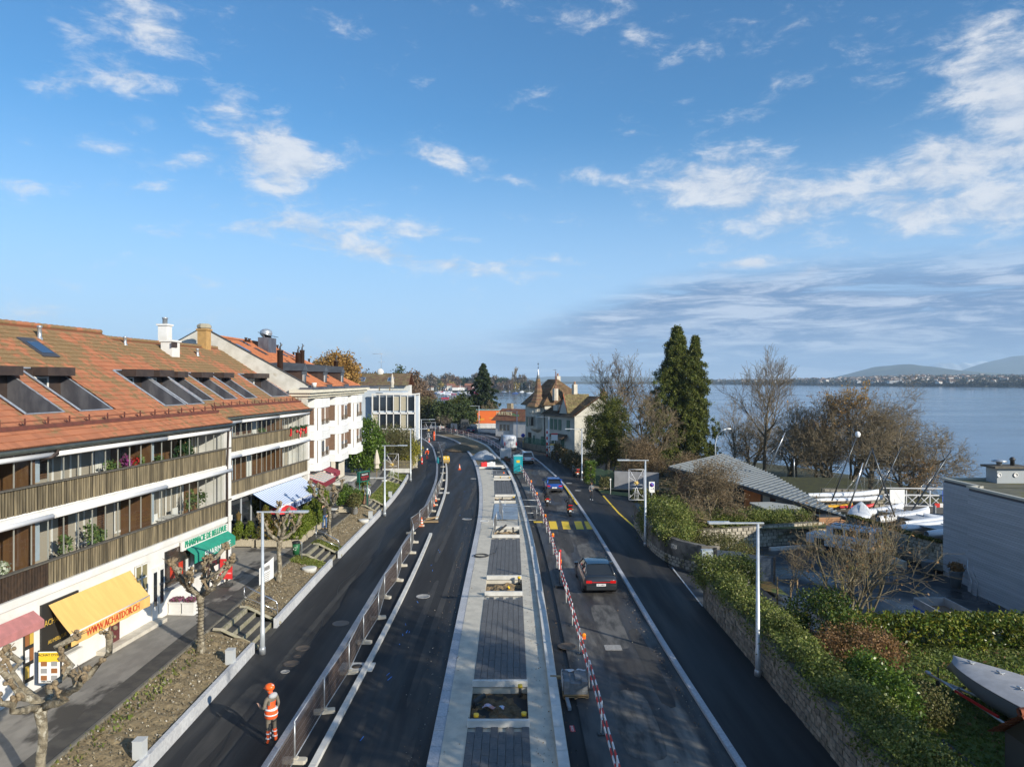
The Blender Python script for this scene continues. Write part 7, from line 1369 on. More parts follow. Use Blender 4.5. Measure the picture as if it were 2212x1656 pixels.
# ---- red and white barrier
RW=bpy.data.materials.new('red_white_stripes'); RW.use_nodes=True
def rwm():
    b=NB(RW.node_tree); P=RW.node_tree.nodes['Principled BSDF']; P.inputs['Roughness'].default_value=.5; sp=b.n('ShaderNodeSeparateXYZ'); b.l(b.n('ShaderNodeTexCoord').outputs['Object'],sp.inputs[0]); f=b.m('GREATER_THAN',b.m('FRACT',b.m('MULTIPLY',sp.outputs[0],1.15)),.5); b.l(b.mix(f,(.60,.03,.02),(.78,.76,.74)),P.inputs['Base Color'])
rwm()
bar0=thing('barrier_section','x','barrier',(0,0,0),0,'red and white barrier sections beside the trench'); L0=3.4
obj('post',G().tube([(0,0,0),(0,0,1.08)],.022,6),SIGNW,bar0); obj('post_foot',G().box((0,0,.015),(.25,.25,.03)),DKMET,bar0)
for z in(.98,.58): obj('barrier_plank',G().box((L0/2,0,z),(L0+.06,.035,.10)),RW,bar0)
bc=curve([(3.0,-2)]+[(3.0,14),(2.9,24.2),(2.86,30.9),(2.8,37.6),(2.75,44.4),(2.7,51.4),(2.45,60),(2.2,68),(1.85,76),(1.4,84),(.95,90),(.1,99),(-1.0,107),(-2.8,121),(-5.2,133),(-9.2,146),(-15.8,159.5),(-23,168.5),(-31,177)]); bd=arc(bc); k=0; s=15.
while s<bd[-1]-4:
    x=np.interp(s,bd,bc[:,0]); y=np.interp(s,bd,bc[:,1]); x2=np.interp(s+L0,bd,bc[:,0]); y2=np.interp(s+L0,bd,bc[:,1]); q=bar0 if k==0 else dup(bar0); q.location=(x,y,-.02); q.rotation_euler=(rnd.uniform(-.03,.03),rnd.uniform(-.015,.015),math.atan2(y2-y,x2-x))
    wh='beside the nearest planting pit' if y<28 else 'beside the rusty manhole cover' if y<36 else 'left of the dark sedan' if y<46 else 'before the yellow crossing' if y<58 else 'beside the scooters' if y<72 else 'beside the blue hatchback' if y<88 else 'beside the toilet cabin and white car' if y<108 else 'left of the white van' if y<125 else 'along the far curve of the trench'
    q['label']='red and white barrier section %s, number %s'%(wh,('number %d'%(k+1)) if False else (nm[k] if k<20 else 'twenty '+nm[k-20] if k<39 else 'forty '+nm[(k-40)%20])); k+=1; s+=L0
def lampd(x,y,l):
    t=thing('warning_lamp',l,'warning lamp',(x,y,.98),0,'orange warning lamps on the barrier'); obj('lamp_case',G().box((0,0,.0),(.16,.10,.16)),ORANGE,t); obj('lens',G().lathe([(.085,0),(.085,.05),(.05,.07)],n=12),mat('amber_lens',(.95,.30,.02),rough=.2),t,loc=(0,-.05,.10),rot=(R(90),0,0))
for x,y,l in ((2.95,29.2,'warning lamp on the barrier near the pallet of pavers'),(2.8,41.3,'warning lamp on the barrier level with the dark sedan'),(2.78,48.3,'warning lamp on the barrier between the sedan and the crossing'),(2.6,55.2,'warning lamp on the barrier at the crossing'),(2.3,66,'warning lamp on the barrier beside the left scooter'),(2.0,74,'warning lamp on the barrier beside the blue hatchback')): lampd(x,y,l)
bs=thing('beacon_post','red and white beacon post on a black foot beside the barrier','beacon post',(2.68,39.7,-.02)); obj('foot',G().box((0,0,.06),(.55,.4,.12)),BLACK,bs); obj('post',G().tube([(0,0,.1),(0,0,1.0)],.03,6),DKMET,bs); obj('beacon',G().box((0,0,1.5),(.12,.05,1.0)),RW,bs); obj('beacon_head',G().ball((0,0,2.02),.09,(1,1,.8),8),RED,bs)
# ---- toilet cabin and odds
tc=thing('portable_toilet','turquoise portable toilet cabin with yellow label beside the barrier','portable toilet',(.75,89.2,-.02),.03); TQ=mat('turquoise_plastic',(.01,.34,.40),(.01,.30,.36),rough=.45,sc=2)
obj('cabin',G().box((0,0,1.08),(1.12,1.15,2.1)),TQ,tc); obj('roof',G().grid(lambda u,v:(-.6+1.2*u,-.62+1.24*v,2.13+.14*math.sin(math.pi*u)*math.sin(math.pi*v)**.5),8,8).box((0,0,2.12),(1.2,1.24,.05)),mat('pale_turquoise',(.30,.52,.52),rough=.5),tc)
for x in(-.45,.45): obj('corner_rib',G().box((x,-.59,1.08),(.1,.04,2.0)),TQ,tc)
lb=obj('label_plate',G().box((0,-.59,1.45),(.42,.02,.30)),YELLOW,tc); text('TOI TOI',.12,BLACK,lb,(0,-.605,1.45),(R(90),0,0))
tag(obj('scrap_timber',G().box((0,0,.2),(1.5,.08,.1),.5,0,0,.2).box((.2,.1,.3),(1.2,.08,.08),-.4,0,0,-.2).box((-.1,-.1,.1),(1.7,.12,.06),.1).box((.3,0,.45),(.9,.06,.06),1.0,0,0,.4),mat('dark_scrap',(.06,.05,.045),rough=.9),loc=(.95,87.2,.05)),'heap of dark scrap timber in front of the toilet cabin','scrap heap')
cg=thing('wire_cage','silver corrugated panel cage beside the trench behind the toilet','cage',(-.9,100.8,-.1),.15); obj('cage_panel',G().box((0,0,1.35),(1.5,.9,1.3)),mat('corrugated_white',(.45,.46,.46),(.62,.63,.63),rough=.5,sc=4,stretch=(5,1,.1)),cg); obj('cage_legs',G().box((-.6,0,.35),(.1,.8,.75)).box((.6,0,.35),(.1,.8,.75)),DKMET,cg); obj('compressor',G().box((0,-.3,.45),(.9,.7,.5)).box((0,-.35,.8),(.5,.4,.25)),mat('red_green_machine',(.25,.04,.03),(.03,.12,.05),rough=.5,sc=3),cg)
for x,rz,m_,l in((-3.55,.2,RED,'red plastic water barrier lying on the median'),(-2.75,-.1,SIGNW,'white plastic water barrier beside the red one')):
    tag(obj('water_barrier',G().prism([(-.55,-.35),(.4,-.35),(.55,-.1),(.5,.3),(-.45,.35),(-.6,.0)],0,.62).lathe([(.22,0),(.22,.06),(.1,.06)],(0,0,.62),12),m_,loc=(x,93.7,.14),rz=rz),l,'plastic barrier')
sgf=thing('folding_sign_frame','grey folding sign frame lying on the median near the farthest pit','sign frame',(-1.6,86.2,.15),.1); obj('frame_tube',G().tube([(-.9,0,.05),(.9,0,.05),(.7,1.0,.35),(-.7,1.0,.35),(-.9,0,.05)],.04,5).tube([(-.3,0,.05),(-.2,1,.35)],.03,4),mat('frame_grey',(.25,.27,.30),rough=.5),sgf); obj('small_lamp',G().ball((.6,.1,.15),.11,(1,1,1),8),ORANGE,sgf)
# roller
ro=thing('road_roller','small yellow tandem road roller in the fenced lane','roller',(-9.15,98.6,0),.12); YM=mat('machine_yellow',(.78,.50,.04),rough=.45)
obj('drum',G().wheel((0,-.0,.32),.34,.85,'x',20),mat('ochre_drum',(.35,.25,.10),rough=.5),ro); obj('drum',G().wheel((0,1.15,.32),.34,.85,'x',20),mat('ochre_drum',()),ro); obj('machine_body',G().box((0,.05,.80),(.86,.6,.45)).box((0,.6,.75),(.7,.7,.4)),YM,ro); obj('frame_fork',G().box((-.46,0,.55),(.06,.3,.5)).box((.46,0,.55),(.06,.3,.5)),YM,ro); obj('driver_seat',G().box((0,.9,1.05),(.45,.4,.1)).box((0,1.12,1.3),(.45,.08,.4)),BLACK,ro); obj('steering',G().tube([(0,.45,1.0),(0,.55,1.35)],.025,5).lathe([(.18,0),(.18,.03)],(0,.55,1.35),12),BLACK,ro); obj('roll_bar',G().tube([(-.38,.35,1.0),(-.38,.35,1.5),(.38,.35,1.5),(.38,.35,1.0)],.03,5),BLACK,ro)
for s in(-1,1): obj('lamp_round',G().lathe([(.09,0),(.09,.03),(.02,.04)],n=12),SIGNW,ro,loc=(s*.22,-.26,.85),rot=(R(90),0,0))
ps=thing('paver_pallet','wrapped stack of grey pavers on a timber pallet beside the barrier','pallet',(2.32,26.3,-.02)); obj('pallet',G().box((0,0,.05),(.95,1.1,.03)).box((-.4,0,.02),(.1,1.1,.08)).box((.4,0,.02),(.1,1.1,.08)).box((0,0,.02),(.1,1.1,.08)).box((0,0,.12),(.95,1.1,.03)),PALLET,ps)
bk=G().box((0,0,0),(.21,.25,.075)).mesh('paver',[mat('grey_block',(.20,.21,.22),(.15,.16,.165),rough=.85,sc=9,rand=.12)])
for j in range(6):
    for a in range(4):
        for b_ in range(4):
            if j==5 and (a in(1,) or b_==0 and a==2): continue
            o=bpy.data.objects.new('paver',bk); COL.objects.link(o); o.parent=ps; o.location=(-.32+.215*a,-.38+.26*b_,.175+.078*j)
obj('plastic_wrap',G().grid(lambda u,v:(-.45+.9*u,.46+.08*v+.03*math.sin(u*19),.60+.05*math.sin(u*13+v*5)),16,4).grid(lambda u,v:(-.46+.02*math.sin(v*20),-.5+1.0*v,.2+.45*u),4,10),mat('plastic_film',(.6,.62,.65),rough=.3),ps)
tag(obj('white_board',G().box((0,0,.0),(.16,1.0,.03)),SIGNW,loc=(2.02,23.6,-.12),rz=.05,rot=None),'short white board with red band lying in the trench','board'); o=[q for q in COL.objects if q.name=='white_board'][0]; obj('red_band',G().box((0,.1,.02),(.161,.42,.012)),RED,o); text('COLAS',.12,SIGNW,o,(0,.1,.03),(0,0,R(90)))
tag(obj('steel_formwork',G().box((0,0,0),(.12,1.9,.12)),mat('formwork',(.30,.33,.36),rough=.5),loc=(1.98,25.9,-.02),rz=.05),'grey formwork bar lying along the trench beside the pallet','formwork bar')
tag(obj('timber_wedge',G().box((0,0,0),(.5,.14,.10)),PALLET,loc=(1.7,27.0,.24),rz=-.1),'short brown timber laid across the median upstand','timber board')
ex=thing('fire_extinguisher','red and white fire extinguisher stand at the fourth left lamp','extinguisher',(-12.35,97.2,0)); obj('cylinder',G().lathe([(.12,.1),(.14,.2),(.14,.9),(.05,1.05),(.03,1.15)],n=12),RED,ex); obj('white_bands',G().lathe([(.145,.35),(.145,.5)],n=12),SIGNW,ex)
tag(obj('gas_bottle',G().lathe([(.16,0),(.18,.1),(.18,.65),(.08,.8),(.05,.9)],n=12),TQ,loc=(-10.3,98.6,0)),'turquoise gas bottle beside the fence near the cyclist','gas bottle')
# signs on the right
def post(t,h,r=.03,m=GALV): obj('post',G().tube([(0,0,0),(0,0,h)],r,6),m,t)
t=thing('no_stopping_sign','small no stopping sign on a post by the driveway','sign',(12.3,62.5,0)); post(t,2.5); p=obj('sign_plate',G().box((0,-.04,2.15),(.5,.03,.95)),SIGNW,t); obj('sign_disc',G().lathe([(.19,0),(.19,.01),(.001,.01)],n=20),mat('sign_blue',(.02,.06,.4),rough=.5),p,loc=(0,-.06,2.35),rot=(R(90),0,0)); obj('red_bar',G().box((0,-.075,2.35),(.34,.01,.04),0,0,0,.78).box((0,-.075,2.35),(.04,.01,.34),0,0,0,.78) if False else G().tube([(-.13,-.075,2.48),(.13,-.075,2.22)],.02,4),RED,p)
t=thing('bus_stop_sign','bus stop board with red header beside the villa hedge','sign',(6.3,105.4,0)); post(t,3.0,.04,SIGNW); p=obj('sign_plate',G().box((0,-.05,3.2),(.95,.06,1.1)),SIGNW,t); obj('header',G().box((0,-.085,3.62),(.95,.01,.22)),RED,p)
t=thing('timetable_case','yellow and white bus timetable case next to the bus stop board','notice case',(5.9,104,0)); obj('case',G().box((0,0,1.7),(.6,.1,1.1)),SIGNW,t); obj('header',G().box((0,-.06,2.15),(.6,.01,.18)),YELLOW,t); obj('case_legs',G().tube([(-.25,0,0),(-.25,0,1.2)],.025,4).tube([(.25,0,0),(.25,0,1.2)],.025,4),GALV,t)
t=thing('striped_pole','tall red and white striped pole in front of the villa garden wall','pole',(5.3,107.4,0)); obj('pole_tube',G().tube([(0,0,0),(4.2,0,0)],.11,8),RW,t,rot=(0,-R(90),0))
t=thing('marker_post','thin white marker post on the grass by the green gate','post',(9.9,71.4,0)); post(t,1.6,.035,SIGNW); obj('post_cap',G().box((0,0,1.6),(.14,.1,.14)),SIGNW,t)
t=thing('curved_lamp','curved white lamp post rising behind the boathouse roof','street lamp',(22.9,80,-.8)); obj('pole',G().tube([(0,0,0),(0,0,5.2),(.2,0,6.1),(.7,0,6.7),(1.3,0,6.9)],.06,8),LAMPM,t); obj('lamp_head',G().ball((1.5,0,6.88),.2,(1.6,.8,.5),8),SIGNW,t)
t=thing('blue_arrow_sign','blue arrow sign on a yellow post at the villa corner','sign',(1.9,122,0)); post(t,1.2,.05,YELLOW); obj('sign_disc',G().lathe([(.35,0),(.35,.03),(.001,.03)],n=18),mat('sign_blue',()),t,loc=(0,-.05,2.1),rot=(R(90),0,0)); post(t,2.1,.03,GALV)
# ---- gate, grey wall, driveway
obj('driveway',G().quad((9.4,54.6,.064),(22,57,.0),(22,73,.0),(9.0,73,.064)),ASPH,kind='structure')
obj('grass_verge',G().grid(lambda u,v:(9.05+u*5.5,72.2-u*5.+v*2.8*(1-u*.2),.09+.05*mn.noise((u*9,v*5,0))),20,8),mat('verge_grass',(.18,.17,.06),(.13,.15,.04),rough=.95,sc=4,bump=.5),kind='structure')
obj('gravel_path',G().quad((8.7,75,.08),(17,73.0,.08),(17,75.5,.08),(8.7,78,.08)),mat('tan_gravel',(.36,.27,.16),(.28,.21,.13),rough=.95,sc=5),kind='structure')
gt=thing('green_gate','dark green double gate with vertical slats between the clipped hedge pillar and the grey wall','gate',(9.1,77.6,0),-.9 if False else math.atan2(-2.2,1.7)); GG=mat('gate_green',(.04,.10,.05),rough=.5)
obj('gate_panel',G().box((.7,0,.65),(1.3,.04,1.1)).box((2.1,0,.65),(1.3,.04,1.1)),GG,gt); me=G().box((0,0,0),(.05,.03,.7)).mesh('slat',[mat('gate_slat_green',(.12,.20,.10),rough=.5)])
for i in range(26): o=bpy.data.objects.new('slat',me); COL.objects.link(o); o.parent=gt; o.location=(.08+.106*i,0,1.5+.12*math.sin((i%13)/12*math.pi))
obj('plain_wall',G().box((2.3,0,.95),(4.6,.3,1.9)),mat('grey_wall',(.33,.33,.34),(.27,.27,.28),rough=.9,sc=1),thing('grey_wall','plain grey rendered garden wall right of the green gate','wall',(10.9,75.4,0),-.28)); 
foliage('hedge_pillar','clipped ivy pillar left of the green gate','hedge',cloud(2200,boxshape(8.3,9.3,79,80.2,.1,2.3),20,.1,120),.11,LAUREL)
foliage('small_hedge','small cubic shrub in front of the green gate','shrub',cloud(900,boxshape(9.3,10.1,74,74.8,.1,1.2),21,.1,50),.10,OLIVE)
foliage('low_hedge','low clipped hedge along the verge behind the wire angel','hedge',cloud(3000,boxshape(11.6,15.5,66.8,68.3,.1,.9),22,.15,120),.11,OLIVE)
hb_=np.array([(lambda t:(np.interp(t,[0,1],[6.0,8.9])+rnd.uniform(-.4,.7),107-24*t,0))(rnd.random()) for _ in range(300)]); hb_[:,2]=nr.uniform(.2,2.0,300); foliage('villa_hedge','long brown winter hedge along the pavement before the villa','hedge',hb_[nr.randint(0,300,12000)]+nr.normal(size=(12000,3))*.22,.13,leafmat('hornbeam',[(.12,.09,.03),(.09,.08,.03),(.16,.11,.05),(.06,.07,.02)],.2))
# ---- villa
ViR=math.atan2(-.885,.465); vt=thing('turreted_villa','cream villa with green shutters, steep tiled roof and a pointed turret','villa',(2.35,124,0),ViR)
VW=mat('villa_render',(.52,.50,.43),(.42,.41,.36),rough=.9,sc=.7); VT=mat('villa_tile',(.20,.125,.065),(.13,.085,.045),rough=.9,sc=3,bump=.8,bsc=9,island=.3,bdist=.06); SHG=mat('green_shutter',(.06,.14,.10),rough=.6)
obj('wall',G().box((3.3,4.5,3.85),(6.6,9,7.7)).box((11.2,4.5,3.0),(9.2,9,6.0)),VW,vt)
def rslab(name,pts,m,p,th=.18): return obj(name,G().slab(pts,th),m,p)
def tiledplane(parent,P00,P10,P11,P01,m,n=18,name='roof'):
    # roof plane built as overlapping tile courses
    a,b,c,d=[Vector(p) for p in (P00,P10,P11,P01)]; nrm=(b-a).cross(d-a).normalized(); nrm=-nrm if nrm.z<0 else nrm; g=G()
    for j in range(n):
        t0,t1=j/n,(j+1.15)/n; l0,r0=a.lerp(d,t0),b.lerp(c,t0); l1,r1=a.lerp(d,min(1,t1)),b.lerp(c,min(1,t1)); k=max(1,int((r0-l0).length/.45))
        for i in range(k):
            u0,u1=i/k,(i+.96)/k; q=[l0.lerp(r0,u0)+nrm*.10,l0.lerp(r0,u1)+nrm*.10,l1.lerp(r1,u1)+nrm*.03,l1.lerp(r1,u0)+nrm*.03]; g.add([tuple(x) for x in q]+[tuple(q[0]-nrm*.06),tuple(q[1]-nrm*.06)],[(0,1,2,3),(4,5,1,0)])
    o=obj(name,g,m,parent); o['kind']='stuff'; return o
rv=obj('roof',G().add([(-.5,-.6,7.4),(7.0,-.6,7.4),(7.0,9.6,7.4),(-.5,9.6,7.4),(1.8,3.6,11.75),(4.6,3.6,11.75)],[(0,1,5,4),(1,2,5),(2,3,4,5),(3,0,4)]),mat('roof_deck',()),vt)
tiledplane(rv,(-.5,-.6,7.4),(7.0,-.6,7.4),(4.6,3.6,11.75),(1.8,3.6,11.75),VT,name='tile'); tiledplane(rv,(7.0,-.6,7.4),(7.0,9.6,7.4),(4.62,3.7,11.75),(4.6,3.6,11.75),VT,name='tile'); tiledplane(rv,(-.5,9.6,7.4),(-.5,-.6,7.4),(1.8,3.6,11.75),(1.78,3.7,11.75),VT,name='tile')
# wing roof with ridge parallel to the street
rw_=obj('roof',G().add([(6.4,-.6,5.95),(16.2,-.6,5.95),(16.2,4.5,9.0),(6.4,4.5,9.0),(16.2,9.6,5.95),(6.4,9.6,5.95)],[(0,1,2,3),(3,2,4,5)]),mat('roof_deck',()),vt); VTG=mat('villa_tile_mossy_shaded',(.055,.04,.028),(.085,.066,.038),rough=.95,sc=1.2,bump=.8,bsc=9,island=.3)  # tree shadows on the wing roof are painted into this dark tile colour
tiledplane(rw_,(6.4,-.6,5.95),(16.2,-.6,5.95),(16.2,4.5,9.0),(6.4,4.5,9.0),VTG,name='tile'); obj('gable_wall',G().quad((15.8,0,5.9),(15.8,9,5.9),(15.8,4.5,8.7)),VW,vt); obj('verge_board',G().tube([(16.1,-.6,6.0),(16.1,4.5,9.05),(16.1,9.6,6.0)],.09,4),WOODB,vt)
gd=obj('gable_dormer',G().add([(11.6,-.2,6.3),(14.0,-.2,6.3),(12.8,.1,9.3),(11.6,4.2,8.8),(14.0,4.2,8.8),(12.8,4.4,9.3)],[(0,1,2)]),VW,vt); tiledplane(gd,(14.3,-.4,6.4),(14.3,4.6,6.4),(12.8,4.6,9.35),(12.8,-.1,9.35),mat('mossy_yellow_tile',(.22,.18,.08),(.13,.10,.05),rough=.95,sc=4,bump=.7,island=.3),n=14,name='tile'); obj('red_verge',G().tube([(11.5,-.35,6.4),(12.8,-.15,9.35),(14.25,-.35,6.4)],.08,4),mat('red_board',(.40,.12,.05),rough=.7),gd)
obj('shed_dormer',G().box((10.2,.8,7.1),(1.3,1.8,.9)),VW,vt)
tu=obj('turret',G().lathe([(.02,2.7),(.9,3.0),(1.5,3.4),(1.5,6.2),(1.5,7.15)],(4.3,.1,0),10,0,False),VW,vt); sp=obj('spire',G().lathe([(2.15,7.1),(1.95,7.35),(1.25,8.0),(.85,8.9),(.62,9.9),(.42,11.0),(.30,11.9)],(4.3,.1,0),8,0,False),VT,tu); g=G()
for j in range(24):
    z=7.2+j*.19; r=np.interp(z,[7.1,7.35,8,8.9,9.9,11,11.9],[2.15,1.95,1.25,.85,.62,.42,.30]); g.lathe([(r+.05,z),(r+.06,z+.05),(r-.03,z+.19)],(4.3,.1,0),8,0,False)
q=obj('spire_tiles',g,mat('spire_brick_tile',(.30,.15,.08),(.14,.11,.07),rough=.9,sc=6,island=.3),sp); q['kind']='stuff'
obj('metal_cone',G().lathe([(.34,11.8),(.16,12.7),(.05,13.4),(.03,13.5)],(4.3,.1,0),8),GALV,sp); obj('weather_vane',G().tube([(4.3,.1,13.4),(4.3,.1,14.6)],.03,4).box((4.3,.1,14.3),(.5,.03,.12)).ball((4.3,.1,13.7),.1,(1,1,1),6),DKMET,sp)
def win(x,z0,z1,w,y=-.02,sh=True,closed=False,p=vt):
    f=obj('window_frame',G().box((x,y-.02,(z0+z1)/2),(w,.08,z1-z0)),SHG if closed else mat('stone_surround',(.40,.38,.32),rough=.8),p)
    if not closed: obj('pane',G().box((x,y-.07,(z0+z1)/2),(w-.2,.02,z1-z0-.2)),DGLASS,f)
    if sh and not closed:
        for s in(-1,1): obj('shutter',G().box((x+s*(w*.78),y-.05,(z0+z1)/2),(w*.5,.05,z1-z0)),SHG,p)
win(1.4,3.6,5.3,.9); 
for x in(8.9,10.2,11.5,14.0): win(x,3.6,5.3,.85,closed=True)
for a in(-115,-70): f=obj('window_frame',G().box((4.3+1.5*math.cos(R(a)),.1+1.5*math.sin(R(a)),4.7),(.85,.1,1.75),R(a+90)),mat('stone_surround',()),tu); obj('pane',G().box((4.3+1.54*math.cos(R(a)),.1+1.54*math.sin(R(a)),4.7),(.6,.1,1.5),R(a+90)),DGLASS,f)
obj('turret_ledge',G().lathe([(1.62,3.6),(1.62,3.75)],(4.3,.1,0),10,0,False).lathe([(1.62,6.0),(1.72,6.15)],(4.3,.1,0),10,0,False),VW,tu)
for x,w,h in((1.6,1.0,2.6),(3.0,.5,2.2),(6.0,1.0,2.2),(9.6,1.1,2.3),(12.3,1.0,2.4)): obj('door',G().box((x,-.03,h/2),(w,.1,h)),WOODD if x<3 else SHG,vt)
obj('canopy',G().slab([(8.6,-.05,2.75),(10.6,-.05,2.75),(10.6,-1.0,2.5),(8.6,-1.0,2.5)],.1).slab([(11.0,-.05,2.9),(13.8,-.05,2.9),(14.0,-1.3,2.3),(10.8,-1.3,2.3)],.12),VTG,vt)
obj('downpipe',G().tube([(6.7,-.1,7.2),(6.7,-.1,0)],.07,5),DKMET,vt); obj('gutter',G().tube([(6.7,-.65,5.95),(16.1,-.65,5.95)],.08,6).tube([(-.5,-.65,7.35),(6.9,-.65,7.35)],.08,6),DKMET,vt)
for x,y,z,h,m_ in((7.4,1.6,8.2,2.0,CONC),(8.8,4.5,8.6,2.3,CONC),(3.9,4.2,11.4,.9,CONC),(14.2,6.5,7.5,2.3,mat('brick_chimney',(.40,.20,.12),rough=.9))): ch=obj('chimney',G().box((x,y,z+h/2),(.7,.7,h)),m_,vt); obj('chimney_pot',G().lathe([(.2,0),(.16,.4),(.22,.45)],(x,y,z+h),8),mat('terracotta',()),ch)
obj('aerial',G().tube([(7.4,1.6,9.8),(7.4,1.6,13.4)],.03,4).tube([(6.6,1.6,13.3),(8.0,1.6,13.3)],.02,4).tube([(6.9,1.6,10.8),(7.9,1.6,10.8)],.02,4),DKMET,vt); obj('flag_mast',G().tube([(9.4,.5,6.5),(9.4,.5,13.0)],.05,5),mat('rust_pole',(.28,.11,.07),rough=.8),vt)
gw=thing('garden_wall','low villa garden wall topped by a green mesh fence','wall',(2.4+1.5,123.6-3,0),ViR); obj('wall_body',G().box((3.2,-1.6,.5),(8.5,.25,1.0)),MORT,gw); obj('green_netting',G().box((3.2,-1.6,1.5),(8.5,.04,1.0)),clothmat('green_net',(.05,.16,.10)),gw)
# ---- small house and orange building
sh=thing('small_house','low white restaurant house with brown tiled roof between the van and the orange building','house',(-3.3,147,0),-.55); obj('wall',G().box((4,3.5,1.7),(8.2,7,3.4)).box((6.5,1.5,1.7),(4,4,3.4)),mat('house_white',(.60,.60,.60),(.48,.48,.47),rough=.9,sc=1),sh)
BT=mat('brown_tile',(.26,.115,.06),(.17,.08,.045),rough=.85,sc=2,island=.2); rr2=obj('roof',G().add([(-.7,-.8,3.3),(8.8,-.8,3.3),(8.8,3.5,5.6),(-.7,3.5,5.6),(8.8,7.8,3.3),(-.7,7.8,3.3)],[(0,1,2,3),(3,2,4,5)]),mat('roof_deck',()),sh); tiledplane(rr2,(-.7,-.8,3.3),(8.8,-.8,3.3),(8.8,3.5,5.6),(-.7,3.5,5.6),BT,n=12,name='tile'); obj('gable_wall',G().quad((8.1,0,3.3),(8.1,7,3.3),(8.1,3.5,5.3)),mat('house_white',()),sh)
for x in(1.2,2.1,3.0): f=obj('window_frame',G().box((x,-.03,1.9),(.75,.08,1.4)),CONC,sh); obj('pane',G().box((x,-.08,1.9),(.55,.02,1.2)),DGLASS,f)
obj('door',G().box((5.2,-.03,1.2),(.9,.08,2.2)),DKMET,sh)
for x,y in((6.4,3.2),(7.8,2.6)): obj('chimney',G().box((x,y,5.3),(.6,.6,1.8)),mat('house_white',()),sh)
obj('chimney',G().box((.6,4.6,5.4),(1.1,.9,2.6)),mat('old_stone',(.36,.30,.20),(.22,.18,.12),rough=.95,sc=2),sh)
text('HUITRES',1.0,mat('cream_lettering',(.70,.66,.40),rough=.6),sh,(1.6,.6,4.7),(R(90),0,0),ext=.05); text('Pizza',.8,mat('green_letter',(.03,.30,.14),rough=.5),sh,(4.6,.2,4.5),(R(90),0,0),ext=.05)
ob=thing('orange_building','orange container building with yellow stripes and white frame balcony','building',(-9.5,172,0),-.05); OR_=mat('orange_cladding',(.80,.17,.03),(.74,.155,.03),rough=.55,sc=.5)
obj('body',G().box((3.1,3,2.75),(6.4,6,3.1)),OR_,ob); obj('base',G().box((3.1,3,.6),(6.2,5.8,1.2)),WHITE,ob); obj('roof_edge',G().box((2.2,3,4.36),(8.6,6.3,.1)),mat('pale_green_edge',(.35,.50,.45),rough=.5),ob)
for x0,w,z in((1.5,2.6,2.3),(5.0,2.0,2.5),(1.3,2.9,2.05)): obj('yellow_stripe',G().box((x0,-.02,z),(w,.02,.10)),YELLOW,ob)
obj('balcony_frame',G().tube([(-2,0,1.2),(-2,0,4.3),(0,0,4.3),(0,0,1.2),(-2,0,1.2)],.06,4).tube([(-2,3,1.2),(-2,3,4.3),(-2,0,4.3)],.06,4).tube([(-2,0,2.1),(0,0,2.1)],.03,4).tube([(-2,0,1.8),(0,0,1.8)],.03,4).tube([(-2,0,1.5),(0,0,1.5)],.03,4),WHITE,ob); obj('brown_side',G().box((-1,3,2.8),(1.8,.1,2.9)).box((-.06,1.5,2.8),(.05,2.8,2.9)),WOODB,ob)
rl=thing('metal_railing','grey railing on a low wall in front of the orange building','railing',(-9.6,160,0),-.55); obj('wall_body',G().box((4.5,0,.35),(10,.25,.8)),WHITE,rl); g=G()
for i in range(7): g.tube([(i*1.5,0,.7),(i*1.5,0,1.7)],.03,4)
obj('rails',g.tube([(0,0,1.7),(9.5,0,1.7)],.03,4).tube([(0,0,1.25),(9.5,0,1.25)],.02,4),GALV,rl)
# ---- modern white building on the left with tiled house behind
mb_=thing('modern_building','modern pale building with a white frame of glazed loggias beyond the bushes','building',(-26.2,133.5,0)); PB=mat('pale_blue_render',(.50,.56,.62),(.44,.50,.56),rough=.8,sc=.5)
obj('body',G().box((3.9,3.4,4.3),(8.0,6.6,8.6)).box((-3.2,6,4.6),(7,10,9.2)),PB,mb_); fr=G()
for x in(0,1.32,2.64,3.96,5.28,6.6,8.0): fr.box((x,-.2,4.5),(.14 if x not in(0,8.0) else .24,.2,8.8))
fr.box((4,-.2,8.95),(8.3,.3,.26)).box((4,-.2,5.4),(8.0,.2,.3)).box((4,-.2,2.4),(8.0,.2,.25)).box((8.0,3,8.95),(.25,6.4,.26)).box((8.0,6,4.5),(.2,.2,8.8))
obj('white_frame',fr,WHITE,mb_)
for j,z in enumerate((7.2,3.9,1.2)):
    for i in range(6): obj('pane',G().box((.66+1.32*i,.42 if False else -.02,z),(1.1,.05,2.6 if j<2 else 1.9)),[DGLASS,mat('beige_blind',(.42,.38,.28),rough=.8)][(i*3+j)%4==1 or i==4],mb_)
obj('roof_terrace',G().box((1,4.6,9.35),(9,7,.3)),PB,mb_); tb=obj('terrace_railing',G().box((3.6,2.2,10.1),(6.2,.03,1.2)),GLASS,mb_)
tp=thing('parasol','closed cream parasol on the roof terrace of the modern building','parasol',(-23.2,137.5,9.5)); obj('pole',G().tube([(0,0,0),(0,0,3.2)],.05,5),WHITE,tp); obj('canopy',G().lathe([(.38,.7),(.3,1.2),(.4,1.6),(.1,3.3)],n=7,sm=False),mat('cream_canvas',()),tp)
tag(obj('terrace_table',G().box((0,0,.75),(2.4,1.0,.06)).box((-1,0,.37),(.1,.8,.74)).box((1,0,.37),(.1,.8,.74)),PALLET,loc=(-24.6,137.2,9.5)),'timber table on the roof terrace','table')
